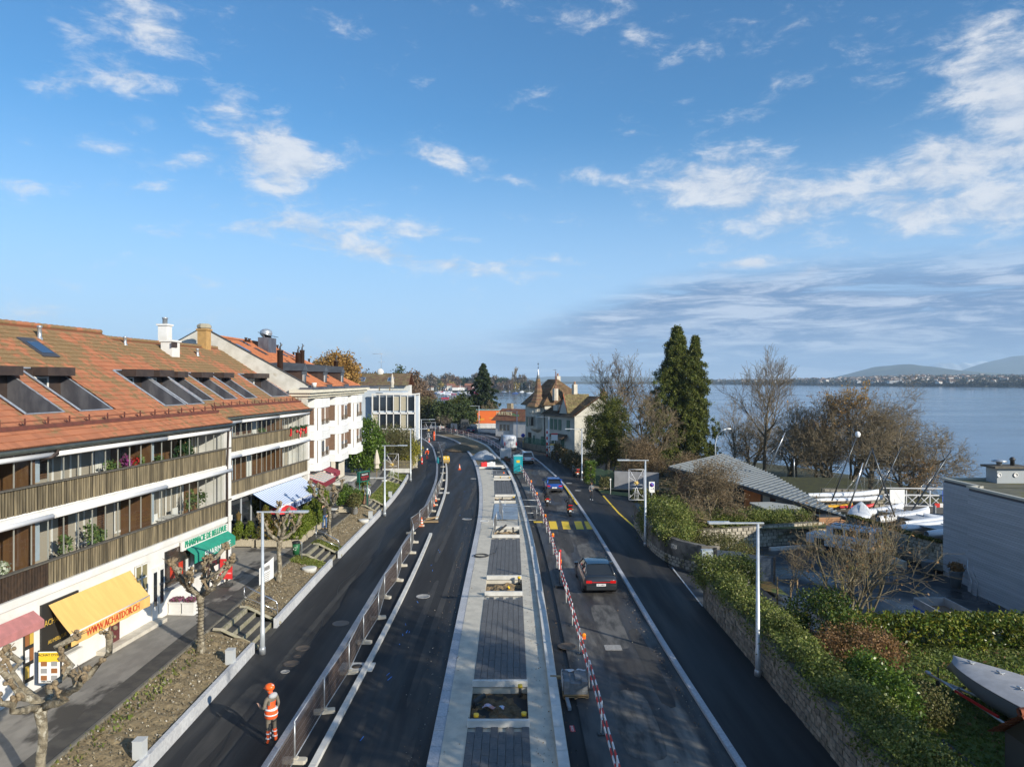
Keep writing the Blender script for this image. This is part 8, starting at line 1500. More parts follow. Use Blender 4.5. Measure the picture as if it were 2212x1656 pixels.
th=thing('tiled_house','house with long brown tiled roof behind the modern building','house',(-33.5,143,0)); obj('wall',G().box((6.,4,5.3),(12.4,8,10.6)),WHITE,th); r3=obj('roof',G().add([(-.5,-1,10.5),(12.8,-1,10.5),(12.8,3,13.0),(-.5,3,13.0),(12.8,8,10.5),(-.5,8,10.5)],[(0,1,2,3),(3,2,4,5)]),mat('roof_deck',()),th); tiledplane(r3,(-.5,-1,10.5),(12.8,-1,10.5),(12.8,3,13.0),(-.5,3,13.0),mat('brown_tile_old',(.16,.10,.065),(.20,.16,.08),rough=.9,sc=1,island=.25),n=13,name='tile')
for x in(2.5,8.3): f=obj('skylight',G().slab([(x,.2,11.4),(x+1.3,.2,11.4),(x+1.3,1.5,12.2),(x,1.5,12.2)],.12),GALV,th); obj('pane',G().slab([(x+.15,.3,11.48),(x+1.15,.3,11.48),(x+1.15,1.35,12.14),(x+.15,1.35,12.14)],.02),BGLASS,f)
obj('aerial',G().tube([(6.6,3,13),(6.6,3,17.2)],.04,4).tube([(4.8,3,17),(7.0,3,17)],.03,4).tube([(6.0,3,15.3),(7.4,3,15.3)],.025,4),GALV,th); obj('dish',G().ball((6.5,2.6,13.3),.7,(1,.3,1),10),WHITE,th)
# ================================================================ PEOPLE
def person(label,loc,rz,J=None,H=1.75,mats=None,hair=HAIR,cat='person',group=None,helmet=None,scale=None):
    j=dict(pel=(0,0,.95),abd=(0,0,1.1),che=(0,0,1.32),nec=(0,0,1.49),hea=(0,.02,1.60),cro=(0,.02,1.69),
      sL=(-.185,0,1.42),eL=(-.25,-.03,1.14),wL=(-.25,.06,.90),hL=(-.25,.10,.83),sR=(.185,0,1.42),eR=(.25,-.03,1.14),wR=(.25,.06,.90),hR=(.25,.10,.83),
      pL=(-.095,0,.92),kL=(-.10,.03,.50),aL=(-.11,0,.10),tL=(-.12,.15,.045),pR=(.095,0,.92),kR=(.10,.03,.50),aR=(.11,0,.10),tR=(.12,.15,.045)); j.update(J or {})
    r=dict(pel=.145,abd=.135,che=.155,nec=.055,hea=.088,cro=.075,sL=.07,eL=.048,wL=.032,hL=.038,sR=.07,eR=.048,wR=.032,hR=.038,pL=.095,kL=.065,aL=.045,tL=.04,pR=.095,kR=.065,aR=.045,tR=.04)
    E_=[('pel','abd','T'),('abd','che','T'),('che','nec','T'),('nec','hea','H'),('hea','cro','H'),('che','sL','A'),('sL','eL','A'),('eL','wL','A'),('wL','hL','N'),('che','sR','A'),('sR','eR','A'),('eR','wR','A'),('wR','hR','N'),('pel','pL','L'),('pL','kL','L'),('kL','aL','S'),('aL','tL','F'),('pel','pR','L'),('pR','kR','L'),('kR','aR','S'),('aR','tR','F')]
    names=list(j); idx={n:i for i,n in enumerate(names)}; V=[Vector(j[n]) for n in names]; ed=[(idx[a],idx[b]) for a,b,_ in E_]; rad=[r[n] for n in names]
    for s in 'LR':
        w,h=Vector(j['w'+s]),Vector(j['h'+s]); d=(h-w).normalized(); sd=d.cross(Vector((0,1,0))); sd=sd.normalized() if sd.length>.1 else Vector((1,0,0)); up=sd.cross(d)
        for q,(o,l) in enumerate(((-.03,.055),(-.01,.07),(.01,.075),(.03,.065))):
            b=len(V); V.append(h+sd*o+d*.03); V.append(h+sd*o+d*(.03+l*.6)+up*.01); V.append(h+sd*o*.9+d*(.03+l)+up*.03); rad+=[.011,.0095,.008]; ed+=[(idx['h'+s],b),(b,b+1),(b+1,b+2)]
        b=len(V); V.append(h-sd*.045-d*.01); V.append(h-sd*.06+d*.035+up*.02); rad+=[.013,.010]; ed+=[(idx['h'+s],b),(b,b+1)]
    me=bpy.data.meshes.new('b'); me.from_pydata(V,ed,[]); o=bpy.data.objects.new('b',me); COL.objects.link(o); m=o.modifiers.new('s','SKIN'); o.modifiers.new('u','SUBSURF').levels=1
    for i,v in enumerate(me.skin_vertices[0].data): v.radius=(rad[i],rad[i]*(.72 if i in(idx['abd'],idx['che'],idx['pel']) else 1)); v.use_root=(i==0)
    me2=bpy.data.meshes.new_from_object(o.evaluated_get(bpy.context.evaluated_depsgraph_get())); bpy.data.objects.remove(o); me2.name='body'
    me2.materials.clear(); keys='THANLSF'; mm=dict(T=SKIN,H=SKIN,A=SKIN,N=SKIN,L=SKIN,S=SKIN,F=BLACK); mm.update(mats or {})
    for k in keys: me2.materials.append(mm[k])
    segs=[(Vector(j[a]),Vector(j[b]),keys.index(c),r[a]) for a,b,c in E_]; hl=[Vector(j['hL']),Vector(j['hR'])]
    for p in me2.polygons:
        c=p.center; best=None
        for a,b,k,ra in segs:
            d=b-a; t=max(0,min(1,(c-a).dot(d)/d.length_squared)); ds=(c-(a+d*t)).length-ra*.8
            if best is None or ds<best[0]: best=(ds,k)
        if min((c-h).length for h in hl)<.10: best=(0,3)
        p.material_index=best[1]; p.use_smooth=True
    t=thing('person',label,cat,loc,rz,group); t.scale=(H/1.75,)*3; b=obj('body',me2,None,t)
    hc=Vector(j['hea'])+Vector((0,0,.05))
    hd=(Vector(j['hea'])-Vector(j['nec']))
    if helmet: obj('helmet',G().ball(hc+Vector((0,-.01,.055)),.135,(1,1.15,.85),12).box(hc+Vector((0,.10,.02)),(.18,.12,.02)),helmet,t)
    else: obj('hair',G().ball(hc+Vector((0,-.03,.03)),.112,(1,1.05,1.0),10),hair,t)
    f=hc+Vector((0,.0,-.03)); obj('nose',G().add([f+Vector((-.015,.085,0)),f+Vector((.015,.085,0)),f+Vector((0,.088,.05)),f+Vector((0,.115,.0))],[(0,1,3),(1,2,3),(2,0,3)]),SKIN,b); obj('eyes',G().ball(f+Vector((-.033,.082,.05)),.012,(1,1,1),6).ball(f+Vector((.033,.082,.05)),.012,(1,1,1),6),BLACK,b); obj('ears',G().ball(f+Vector((-.09,0,.03)),.025,(.5,1,1.3),6).ball(f+Vector((.09,0,.03)),.025,(.5,1,1.3),6),SKIN,b)
    return t
def bands(t,parts,m):
    for z,r,x,y in parts: obj('reflective_band',G().lathe([(r,-.03),(r+.006,-.028),(r+.006,.028),(r,.03)],(x,y,z),14),m,t)
REF=mat('reflective_silver',(.75,.78,.80),rough=.3); OV=mat('hi_vis_orange',(.95,.13,.02),(.85,.10,.02),rough=.7,sc=8); GREYC=mat('grey_brown_work_cloth',(.21,.18,.14),(.15,.13,.10),rough=.9,sc=9); DKC=mat('dark_cloth',(.025,.027,.033),rough=.85); JEANS=mat('blue_denim',(.05,.13,.30),(.035,.09,.22),rough=.85,sc=9); WCL=mat('white_cloth',(.70,.72,.76),rough=.8)
wx,wy=gp(586,1606)
w=person('worker in orange high visibility vest and orange helmet standing on the left pavement',(wx,wy,0),R(28),dict(hea=(-.02,.05,1.60),cro=(-.03,.07,1.68),eL=(-.26,.02,1.15),wL=(-.20,.24,1.12),hL=(-.18,.31,1.17),eR=(.27,-.02,1.13),wR=(.24,.05,.88),hR=(.22,.08,.80),kL=(-.09,.04,.5),kR=(.12,.0,.5),aR=(.13,-.06,.1),tR=(.17,.08,.045)),1.85,dict(T=OV,A=GREYC,L=GREYC,S=OV,F=BLACK,N=SKIN),helmet=mat('helmet_orange',(.95,.14,.02),rough=.35))
w.rotation_euler=(0,0,R(62))
obj('vest_hem',G().lathe([(.165,.80),(.185,.82),(.19,1.0),(.175,1.08)],(0,0,0),14),OV,w); 
for z,r_ in((.92,.195),(1.07,.185)): obj('reflective_band',G().lathe([(r_,-.018),(r_+.004,.018)],(0,0,z),16),REF,w)
for s,kx,ax,ay in((-1,-.09,-.11,0),(1,.12,.13,-.05)):
    for z in(.36,.22): obj('reflective_band',G().lathe([(.078,-.014),(.078,.014)],(kx*(z/.5)+ax*(1-z/.5),ay*(1-z/.5)+.01,z),12),REF,w)
    obj('knee_patch',G().ball((kx,.05,.52),.075,(1,.6,1.3),8),DKC,w)
obj('hood',G().ball((0,-.07,1.47),.13,(1.2,.8,.7),10),mat('light_grey_cloth',(.42,.43,.44),rough=.9),w); obj('helmet_stripe',G().box((-.02,.0,1.79),(.03,.22,.02)),SIGNW,w)
person('man in dark jacket and blue jeans phoning beside the fourth plane tree',(*gp(701,1142,ZF),ZF),R(200),dict(eL=(-.27,-.02,1.16),wL=(-.2,.10,.98),hL=(-.15,.12,.92),eR=(.29,.05,1.22),wR=(.17,.12,1.5),hR=(.12,.10,1.58)),1.8,dict(T=DKC,A=DKC,L=JEANS,S=JEANS,F=mat('tan_shoe',(.35,.25,.12),rough=.8)),hair=mat('grey_hair',(.25,.22,.2),rough=.9))
person('man in a white shirt and grey trousers standing on the steps by the electronic sign',(-12.4,60.9,.75),R(160),dict(),1.8,dict(T=WCL,A=WCL,L=mat('grey_trousers',(.10,.10,.10),rough=.9),S=mat('grey_trousers',()),F=BLACK),hair=mat('grey_hair',()))
person('woman in grey jacket and black leggings walking on the right pavement',(*gp(1277.5,1080,.06),.06),R(185),dict(eL=(-.25,.04,1.18),wL=(-.14,.2,1.2),hL=(-.10,.24,1.25),eR=(.25,.0,1.16),wR=(.2,.17,1.02),hR=(.18,.2,.98),kL=(-.09,.10,.50),aL=(-.09,.08,.1),tL=(-.09,.22,.05),aR=(.1,-.14,.14),tR=(.1,0,.05)),1.66,dict(T=mat('grey_jacket',(.20,.21,.22),rough=.9),A=mat('grey_jacket',()),L=DKC,S=DKC,F=WCL),hair=mat('brown_hair',(.14,.07,.03),rough=.8))
p=person('person in dark clothes carrying a white bag along the villa hedge',(6.2,98.5,.06),R(10),dict(),1.7,dict(T=DKC,A=DKC,L=DKC,S=DKC,F=BLACK)); tag(obj('shopping_bag',G().ball((0,0,.3),.25,(1,.7,1.4),8),WCL,loc=(6.75,98.4,.1)),'full white carrier bag beside the dark dressed person','bag')
p=person('worker in full orange high visibility suit far up the road between the fences',(-14.9,136,0),R(60),dict(),1.75,dict(T=OV,A=OV,L=OV,S=OV,F=BLACK),helmet=mat('helmet_orange',())); obj('reflective_band',G().lathe([(.17,-.03),(.17,.03)],(0,0,1.1),12),REF,p)
# ---- bicycle and rider
def wheelthin(g,c,r,n=20,w=.02): g.tube([(c[0],c[1]+r*math.cos(2*math.pi*i/n),c[2]+r*math.sin(2*math.pi*i/n)) for i in range(n+1)],w,5,cap=False)
bk_=thing('bicycle','bicycle ridden by the cyclist in orange on the left pavement','bicycle',(-12.1,101.7,0),R(168)); 
for y in(-.5,.5): g=G(); wheelthin(g,(0,y,.34),.33); obj('wheel',g,RUBBER,bk_)
obj('bicycle_frame',G().tube([(0,-.5,.34),(0,-.15,.8),(0,.35,.85),(0,.5,.34)],.02,5).tube([(0,-.5,.34),(0,0,.3),(0,.35,.8)],.02,5).tube([(0,0,.3),(0,-.18,.92)],.018,5),RED,bk_); obj('handlebar',G().tube([(-.25,.38,1.0),(.25,.38,1.0)],.015,5).tube([(0,.36,.85),(0,.38,1.0)],.015,5),BLACK,bk_); obj('saddle',G().box((0,-.2,.95),(.13,.26,.05)),BLACK,bk_)
SIT=dict(pel=(0,-.18,1.02),abd=(0,-.12,1.15),che=(0,.02,1.36),nec=(0,.10,1.50),hea=(0,.14,1.60),cro=(0,.15,1.69),pL=(-.09,-.16,.99),pR=(.09,-.16,.99),kL=(-.12,.2,.78),aL=(-.11,.02,.36),tL=(-.11,.14,.30),kR=(.12,.16,.62),aR=(.11,.02,.20),tR=(.11,.15,.15),sL=(-.18,.05,1.44),sR=(.18,.05,1.44),eL=(-.24,.22,1.2),eR=(.24,.22,1.2),wL=(-.22,.36,1.06),wR=(.22,.36,1.06),hL=(-.22,.40,1.03),hR=(.22,.40,1.03))
person('cyclist in an orange jacket and white helmet riding towards the camera on the left pavement',(-12.1,101.7,0),R(168),SIT,1.75,dict(T=OV,A=OV,L=DKC,S=DKC,F=BLACK),helmet=SIGNW)
# ---- motor scooters
def scooter(lab,x,y,z,rz,col,top=True,riderlab=None,rcol=DKC,helm=None):
    t=thing('motor_scooter',lab,'motorcycle',(x,y,z),rz)
    for yy in(-.62,.68): w_=obj('wheel',G().wheel((0,yy,.29),.29,.15,'x',16),RUBBER,t); obj('rim',G().wheel((0,yy,.29),.17,.16,'x',12),RIM,w_)
    obj('body',G().prism([(-.17,-.75),(.17,-.75),(.22,-.2),(.17,.1),(-.17,.1),(-.22,-.2)],.42,.72).box((0,.25,.30),(.42,.7,.14)).box((0,.58,.68),(.40,.18,.62),0,0,-.25).box((0,-.62,.50),(.2,.35,.2)),col,t); obj('saddle',G().box((0,-.28,.78),(.32,.85,.12)),BLACK,t)
    obj('handlebar',G().tube([(-.34,.42,1.05),(-.1,.5,1.0),(.1,.5,1.0),(.34,.42,1.05)],.02,5),BLACK,t); obj('windshield',G().box((0,.62,1.12),(.36,.03,.36),0,0,-.3),GLASS,t)
    for s in(-1,1): obj('mirror',G().tube([(s*.25,.45,1.03),(s*.36,.42,1.22)],.01,4).ball((s*.38,.42,1.25),.06,(1.3,.4,.9),8),BLACK,t); obj('indicator',G().box((s*.2,-.80,.62),(.10,.04,.05)),mat('amber_lens',()),t)
    obj('tail_light',G().box((0,-.79,.68),(.26,.06,.10)),LRED,t); obj('number_plate',G().box((0,-.85,.48),(.19,.02,.16)),PLATE,t); obj('exhaust',G().tube([(.22,.0,.28),(.24,-.7,.36)],.055,8),GALV,t)
    if top: tcb=obj('top_case',G().box((0,-.80,1.0),(.42,.36,.28)),BLACK,t); obj('case_reflector',G().box((0,-.99,1.0),(.34,.02,.08)),LRED,tcb)
    if riderlab:
        RS=dict(pel=(0,-.18,.93),abd=(0,-.16,1.08),che=(0,-.06,1.28),nec=(0,0,1.44),hea=(0,.04,1.54),cro=(0,.05,1.62),pL=(-.10,-.14,.90),pR=(.10,-.14,.90),kL=(-.20,.28,.82),kR=(.20,.28,.82),aL=(-.20,.26,.42),aR=(.20,.26,.42),tL=(-.20,.40,.37),tR=(.20,.40,.37),sL=(-.19,-.04,1.37),sR=(.19,-.04,1.37),eL=(-.31,.12,1.16),eR=(.31,.12,1.16),wL=(-.31,.32,1.06),wR=(.31,.32,1.06),hL=(-.31,.38,1.05),hR=(.31,.38,1.05))
        p=person(riderlab,(x,y,z),rz,RS,1.72,dict(T=rcol,A=rcol,L=DKC,S=DKC,F=BLACK),helmet=helm or BLACK); obj('rucksack',G().ball((0,-.24,1.22),.17,(1,.7,1.3),8),DKC,p) if not top else None
    return t
scooter('dark scooter with red tail light, left of the two ridden ones behind the blue hatchback',3.25,66.0,-.02,rzof(B5,66),mat('scooter_black',(.02,.02,.025),rough=.3,coat=.6),False,'rider in black with a rucksack on the left scooter')
scooter('scooter with red top case reflector, nearest ridden one before the yellow crossing',4.95,61.0,-.02,rzof(B5,61)-.03,mat('scooter_dark',(.03,.03,.035),rough=.3),True,'rider in black on the scooter with the top case, nearest the crossing')
scooter('parked black scooter standing beside the right lamp at the villa hedge',7.55,84.6,.06,.25,mat('scooter_black',()))
scooter('dark scooter at the far curve beside the barrier',-13.0,158.0,-.02,.6,mat('scooter_black',()),False,'rider in dark clothes on the scooter at the far curve')
# ================================================================ BOAT YARD
HW=mat('white_hull',(.80,.81,.82),(.70,.72,.74),rough=.35,sc=1); MAST=mat('dark_mast',(.08,.09,.10),rough=.35,metal=.6); MASTL=mat('silver_mast',(.60,.61,.62),rough=.3,metal=.8)
def hullmesh(L_=5.5,w=.5,h=.55):
    def f(u,v): wv=w*max(.02,math.sin(math.pi*min(1,.06+v*.93))**.55)*(1 if v<.6 else 1); a=u*2*math.pi; return (math.cos(a)*wv,(v-.5)*L_,h*.5+math.sin(a)*h*.5*(.75+.25*v)+.25*max(0,v-.6)**2*4)
    return G().grid(f,12,18)
def cat_(lab,x,y,rz,L_=5.5,tramp=True,single=False,text_=None,z=.15):
    t=thing('catamaran' if not single else 'sailing_dinghy',lab,'boat',(x,y,z-.05),rz,'white boats laid up in the boat yard')
    for s in ((-1,1) if not single else (0,)): obj('hull',hullmesh(L_,.50 if not single else .9,.7),HW,t,loc=(s*1.1,0,.1))
    if not single: obj('cross_beam',G().tube([(-1.1,.9,.62),(1.1,.9,.62)],.05,6).tube([(-1.1,-1.2,.62),(1.1,-1.2,.62)],.05,6),GALV,t); obj('trampoline',G().box((0,-.15,.60),(1.9,2.0,.02)),mat('boat_cover_grey',(.42,.44,.46),rough=.8),t)
    else: obj('deck_line',G().tube([(0,-2,.68),(0,2,.85)],.04,4),GALV,t)
    if text_: text(text_,.35,BLACK,t,(1.1+.33 if not single else .78,.6,.45),(R(90),0,R(90)))
    return t
cat_('long white hull with black letters lying nearest the boathouse tip',28.2,57.6,R(-28),6.5,single=True,text_='GC 5',z=.35)
cat_('white catamaran behind the lettered hull',31.6,58.6,R(-62),5.5,z=.2); cat_('white catamaran in the middle of the yard',31.5,55.2,R(-66),5.8,z=.35,text_='Dart 16'); cat_('white dinghy hull right of the middle catamaran',34.6,54.6,R(70),5.2,single=True,z=.3); cat_('white catamaran nearest the mossy wall',31.2,51.6,R(-70),5.6,z=.35); cat_('white dinghy hull at the right end beside the clad building',33.6,49.6,R(-80),5.0,single=True,z=.45); cat_('white hull half hidden behind the clad building',35.0,52.4,R(-60),5,z=.3)
def mast(lab,b,tp,Y,m_,stay=True,r=.055,Y2=None):
    B_=Vector(at(*b,Y)); T=Vector(at(*tp,Y2 or Y)); t=thing('boat_mast',lab,'mast',tuple(B_)); d=T-B_; obj('mast_tube',G().tube([(0,0,0),tuple(d*.6),tuple(d)],[r,r,r*.8],7),m_,t)
    if stay:
        g=G()
        for o_ in((-1.2,.3),(1.1,-.4),(.2,1.2)): g.tube([tuple(d*.72),(o_[0],o_[1],.1)],.008,3)
        obj('stays',g,MASTL,t)
    return t
m1=mast('leaning dark mast with a white float at its head',(1797,1081),(1850,944),60,MAST); obj('mast_float',G().ball(tuple(Vector(at(1853,938,60))-m1.location),.22,(1,1,1.2),10),SIGNW,m1)
mast('leaning dark mast with blue sail cover, second from the boathouse',(1831,1100),(1882,973),57,MAST); mast('bright silver mast leaning right',(1836,1096),(1864,999),55,MASTL); mast('dark mast leaning left and crossing another',(1933,1116),(1883,967),55,MAST,r=.06); mast('long dark mast leaning right behind the crossing one',(1884,1101),(1947,964),60,MAST); mast('dark mast leaning right, nearest the clad building',(1958,1120),(2055,973),58,MAST,r=.065)
mast('silver mast rising behind the boathouse roof',(1661,1012),(1696,934),74,MASTL); mast('white flagpole behind the boathouse roof',(1715.4,1036),(1715.4,990),74,MASTL,False)
tag(obj('sailing_canoe',hullmesh(6.8,.42,.5),HW,loc=(29.6,63.4,1.1),rz=R(-82)),'white rowing hull on the rack by the stone wall','boat'); tag(obj('sailing_canoe',hullmesh(6.2,.40,.45),HW,loc=(29.9,62.9,.75),rz=R(-84)),'second white rowing hull just below the first on the rack','boat')
tag(obj('kayak',hullmesh(3.6,.30,.3),mat('yellow_kayak',(.80,.42,.03),rough=.4),loc=(28.1,62.2,.35),rz=R(-84)),'yellow kayak under the white rowing hulls','kayak'); tag(obj('kayak',hullmesh(3.2,.30,.3),RED,loc=(30.1,62.0,.35),rz=R(-84)),'red kayak end beside the yellow one','kayak')
stonewall('stone_wall','pale block wall behind the white rowing hulls',[(28.5,65.2),(33.6,64.2)],1.9,-.3,.4,STONEL,sl=.5,sh=.28,maxn=90,side=-1)
tag(obj('mossy_shed_roof',G().slab([(26.6,66.2,.9),(33.8,65.2,.9),(34.5,73,1.5),(27.5,74,1.5)],.15),mat('mossy_roof',(.06,.062,.015),(.035,.035,.015),rough=.95,sc=2,bump=.6)),'low shed roof covered in dark moss behind the boathouse','shed roof')
br=thing('footbridge','white lattice footbridge leading to the pier','bridge',(35.8,68.6,-.9),R(-4)); WM=mat('white_lattice',(.66,.66,.66),rough=.5)
for z,h_ in((0,.22),(1.1,.12),(1.75,.08)): obj('chord',G().box((8,0,z+.3),(16,.14,h_)),WM,br)
for i in range(15):
    x=i*1.1; obj('brace',G().tube([(x,0,.35),(x+1.1,0,1.4)],.045,4),WM,br); obj('brace',G().tube([(x+1.1,0,.35),(x,0,1.4)],.045,4),WM,br)
    if i%2==0: obj('upright',G().box((x,0,1.05),(.09,.12,1.6)),WM,br)
obj('deck',G().box((8,1,.25),(16,2,.1)),WOODR,br)
bn=thing('blue_banner','blue banner with white lettering hung on the footbridge','banner',(41.2,68.0,-.1),R(-4)); obj('banner_cloth',G().grid(lambda u,v:(3.3*u,.03*math.sin(u*20),1.05*v),12,2),mat('banner_blue',(.03,.09,.40),rough=.7),bn); text('AMARRÉE DU LÉMAN',.34,SIGNW,bn,(1.65,-.06,.62),(R(90),0,0))
rwb=thing('road_barrier','red and white striped plank barrier in the yard','barrier',(36.6,61.5,-.28),R(-4)); obj('barrier_plank',G().box((1.4,0,1.0),(2.8,.05,.35)),RW,rwb); obj('barrier_feet',G().box((0,0,.5),(.08,.4,1.0)).box((2.8,0,.5),(.08,.4,1.0)),GALV,rwb)
tag(obj('wooden_box',G().box((0,0,.5),(2.2,1.4,1.0)),mat('brown_boards',(.14,.06,.03),(.09,.04,.02),rough=.8,sc=8,stretch=(.1,1,6)),loc=(38.9,60.5,-.28)),'brown slatted box beside the clad building corner','box'); tag(obj('notice_board',G().box((0,0,1.6),(1.3,.06,1.2)).box((-.5,0,.5),(.06,.06,1.1)).box((.5,0,.5),(.06,.06,1.1)),SIGNW,loc=(33.9,62.5,-.28)),'white notice board near the start of the footbridge','notice board')
# ================================================================ TREES ON THE RIGHT
DRYB=leafmat('dry_bush_leaf',[(.22,.15,.08),(.17,.12,.07),(.28,.20,.11),(.12,.10,.06)],.2)
def conifer(name,lab,x,y,z,h,r,seed,m=CONI,n=60000,size=.17,tops=1,dens=200,cat='tree',pw=1.,rise=.15,drp=.35):
    rr=random.Random(seed); t=thing(name,lab,cat,(x,y,z)); cs=[]; ws=[]
    for k in range(tops):
        ox,oy,hh,r2=(0,0,h,r) if k==0 else (r*.33,-.3,h*.935,r*.55)
        nb=int(dens*(1 if k==0 else .55))
        for i in range(nb):
            f=(i+rr.random())/nb; f=f**.85; zz=.03*h+f*hh*.97; a=i*2.4+rr.uniform(-.4,.4); rad=r2*((1-f)**pw*.95+.035)*rr.choice((.45,.7,.9,1.0,1.2))*min(1,.45+f*4)
            for q in range(9):
                s_=.2+.8*q/8; sag=-drp*rad*s_*s_+rise*rad*s_; wd=.16*rad*(1.15-s_)+.05; cs.append((ox+math.cos(a)*rad*s_+rr.gauss(0,wd),oy+math.sin(a)*rad*s_+rr.gauss(0,wd),zz+sag+rr.gauss(0,.05)))
        obj('trunk',G().tube([(ox*.3,oy*.3,0),(ox,oy,hh*.5),(ox,oy,hh*.97)],[h*.02+.1,h*.012+.05,.03],8),BARK,t)
    cs=np.array(cs); P=cs[nr.randint(0,len(cs),n)]+nr.normal(size=(n,3))*np.array((.16,.16,.15))*h/18; P[:,2]-=np.abs(nr.normal(size=n))*.12
    obj('crown',leafmesh('crown',P,size,m,asp=2.6,droop=.9),None,t); return t
x,y,_=at(1462,960,90); conifer('giant_conifer','tall twin topped conifer, highest tree of the picture',x,y,-.6,18.8,6.8,1,tops=2,n=190000,size=.095,dens=190,pw=.86,rise=.1,drp=.45)
x,y,_=at(1044,900,190); conifer('spruce','dark pointed spruce standing before the bay in the centre',x,y,-1,16.8,7.4,5,leafmat('spruce_leaf',[(.015,.03,.012),(.03,.05,.018),(.05,.065,.02)],.1),n=42000,size=.2,dens=120,pw=1.0,rise=.5,drp=.5)
t=thing('yew_tree','dark yew with gaps in front of the villa gable','tree',(11.8,88,-.3)); obj('trunk',G().tube([(0,0,0),(.1,0,3),(0,.1,8)],[.3,.22,.06],8),BARK,t); obj('crown',leafmesh('crown',cloud(44000,ellip(3.1,2.6,5.2,5.2,.3,-.95),33,.27,240),.085,YEW,asp=2.2,droop=.6),None,t)
def BT_(name,lab,px,py,Y,h,seed,z=-.6,**k):
    x,y,_=at(px,py,Y); return baretree(name,lab,(x,y,z),seed,h=h,**k)
k4=dict(levels=4,kids_=(10,7,6,5),spread=.58,lens=(.58,.55,.5,.5))
BT_('bare_tree','large bare tree behind the villa with dense upright twigs',1325,950,100,13.8,11,r=.26,first=.3,up=.5,twigr=.015,twig=TWIGD,leaves=DRY,leafn=900,leafs=.10,**k4)
BT_('bare_tree','bare tree with crooked pale limbs left of the tall conifer',1388,960,92,11.5,12,r=.2,first=.25,up=.35,twigr=.013,bark=BARKG,leaves=DRY,leafn=1500,leafs=.10,levels=4,kids_=(9,7,6,4),spread=.7,lens=(.6,.55,.5,.5))
BT_('bare_tree','bare crooked tree with brown leaves standing just before the tall conifer',1418,985,82,9.5,47,r=.15,first=.2,up=.35,twigr=.012,bark=BARKG,leaves=DRYB,leafn=2500,leafs=.07,levels=4,kids_=(9,7,6,4),spread=.7,lens=(.6,.55,.5,.5))
BT_('bare_tree','large rounded bare tree right of the tall conifer with the lake behind',1652,1010,92,13.3,13,r=.25,first=.22,up=.45,twigr=.014,levels=4,kids_=(11,7,6,5),spread=.62,lens=(.62,.56,.5,.5),twig=TWIGD)
BT_('bare_tree','smaller bare tree between the conifer and the big rounded bare tree',1590,1010,90,8.5,14,r=.14,first=.2,up=.35,twigr=.012,levels=4,kids_=(9,6,5,4),spread=.68,lens=(.6,.55,.5,.5))
BT_('bare_tree','tall slender bare tree with a few orange leaves, in front of the lake',1762,1010,82,12.4,15,r=.19,first=.18,up=.5,twigr=.012,leaves=DRY,leafn=1400,leafs=.12,levels=4,kids_=(12,7,6,4),spread=.52,lens=(.5,.55,.5,.5))
BT_('bare_tree','slender bare tree just right of the one with orange leaves',1800,1010,84,9.6,16,r=.14,first=.2,up=.5,twigr=.012,levels=4,kids_=(10,6,5,4),spread=.55,lens=(.5,.55,.5,.5),leaves=DRY,leafn=500,leafs=.12)
BT_('bare_tree','bare tree with golden top leaves near the boat masts',1835,1020,80,11.2,17,r=.15,first=.25,up=.55,twigr=.012,leaves=leafmat('orange_leaf',[(.45,.22,.05),(.5,.3,.08),(.3,.16,.05)]),leafn=700,leafs=.14,levels=4,kids_=(10,6,6,4),spread=.52,lens=(.55,.55,.5,.5))
BT_('bare_tree','thin bare tree left of the slender tree with orange leaves',1722,1012,83,9.3,18,r=.12,first=.25,up=.5,twigr=.011,levels=4,kids_=(10,6,5,4),spread=.5,lens=(.5,.55,.5,.5))
for i,(px,py,Y,h,sd,l) in enumerate(((1880,1050,77,11.0,21,'dense dark spreading bare tree behind the boat masts'),(1945,1062,75,8.6,22,'low spreading bare tree reaching over the lake beside the footbridge'),(1700,1020,86,8.0,23,'low dense bare thicket tree behind the boathouse roof'),(1790,1030,80,7.0,44,'low tangled tree behind the flagpole'),(1620,1015,95,6.5,45,'low tangled tree right of the tall conifer'),(1840,1045,86,9.0,46,'spreading dark tree behind the leaning masts'))):
    BT_('spreading_tree',l,px,py,Y,h,sd,r=.22,first=.12,up=.12,twigr=.013,twig=TWIG,leaves=leafmat('olive_dry_leaf',[(.15,.13,.05),(.19,.15,.07),(.11,.10,.04)]),leafn=1800,leafs=.07,levels=4,kids_=(11,8,6,5),lens=(.62,.56,.5,.5),spread=.85,droop=.03,stem=2)
BT_('overhanging_tree','bare tree whose pale branches with orange leaves droop over the lake by the clad building',1985,1065,72,4.6,24,r=.12,first=.1,up=.05,twigr=.011,leaves=DRY,leafn=900,leafs=.12,levels=4,kids_=(8,6,5,4),spread=.95,droop=.05,stem=2)
baretree('hornbeam','brown dry leaved small tree in front of the boathouse',(14.4,51.2,-.2),25,bark=BARKG,leaves=DRYB,leafn=12000,leafs=.055,h=5.4,r=.12,first=.15,up=.2,twigr=.010,levels=4,kids_=(12,8,6,5),lens=(.68,.56,.5,.5),spread=.95)
foliage('dry_bush','brown dry leaved bush before the conifer and behind the grey wall','bush',cloud(22000,ellip(2.6,2.2,2.6,2.6,.4),26,.4,240)+np.array((15.0,82,-.5)),.07,DRYB); foliage('dry_bush','second brown bush right behind the grey garden wall','bush',cloud(16000,ellip(2.2,2.0,2.0,1.9,.4),27,.4,150)+np.array((19.3,78,-.5)),.07,DRYB)
foliage('dry_bush','brown bush between the yew and the crooked bare tree','bush',cloud(14000,ellip(2.0,2.0,2.6,2.2,.3),28,.4,150)+np.array((14.2,90,-.3)),.07,DRYB)
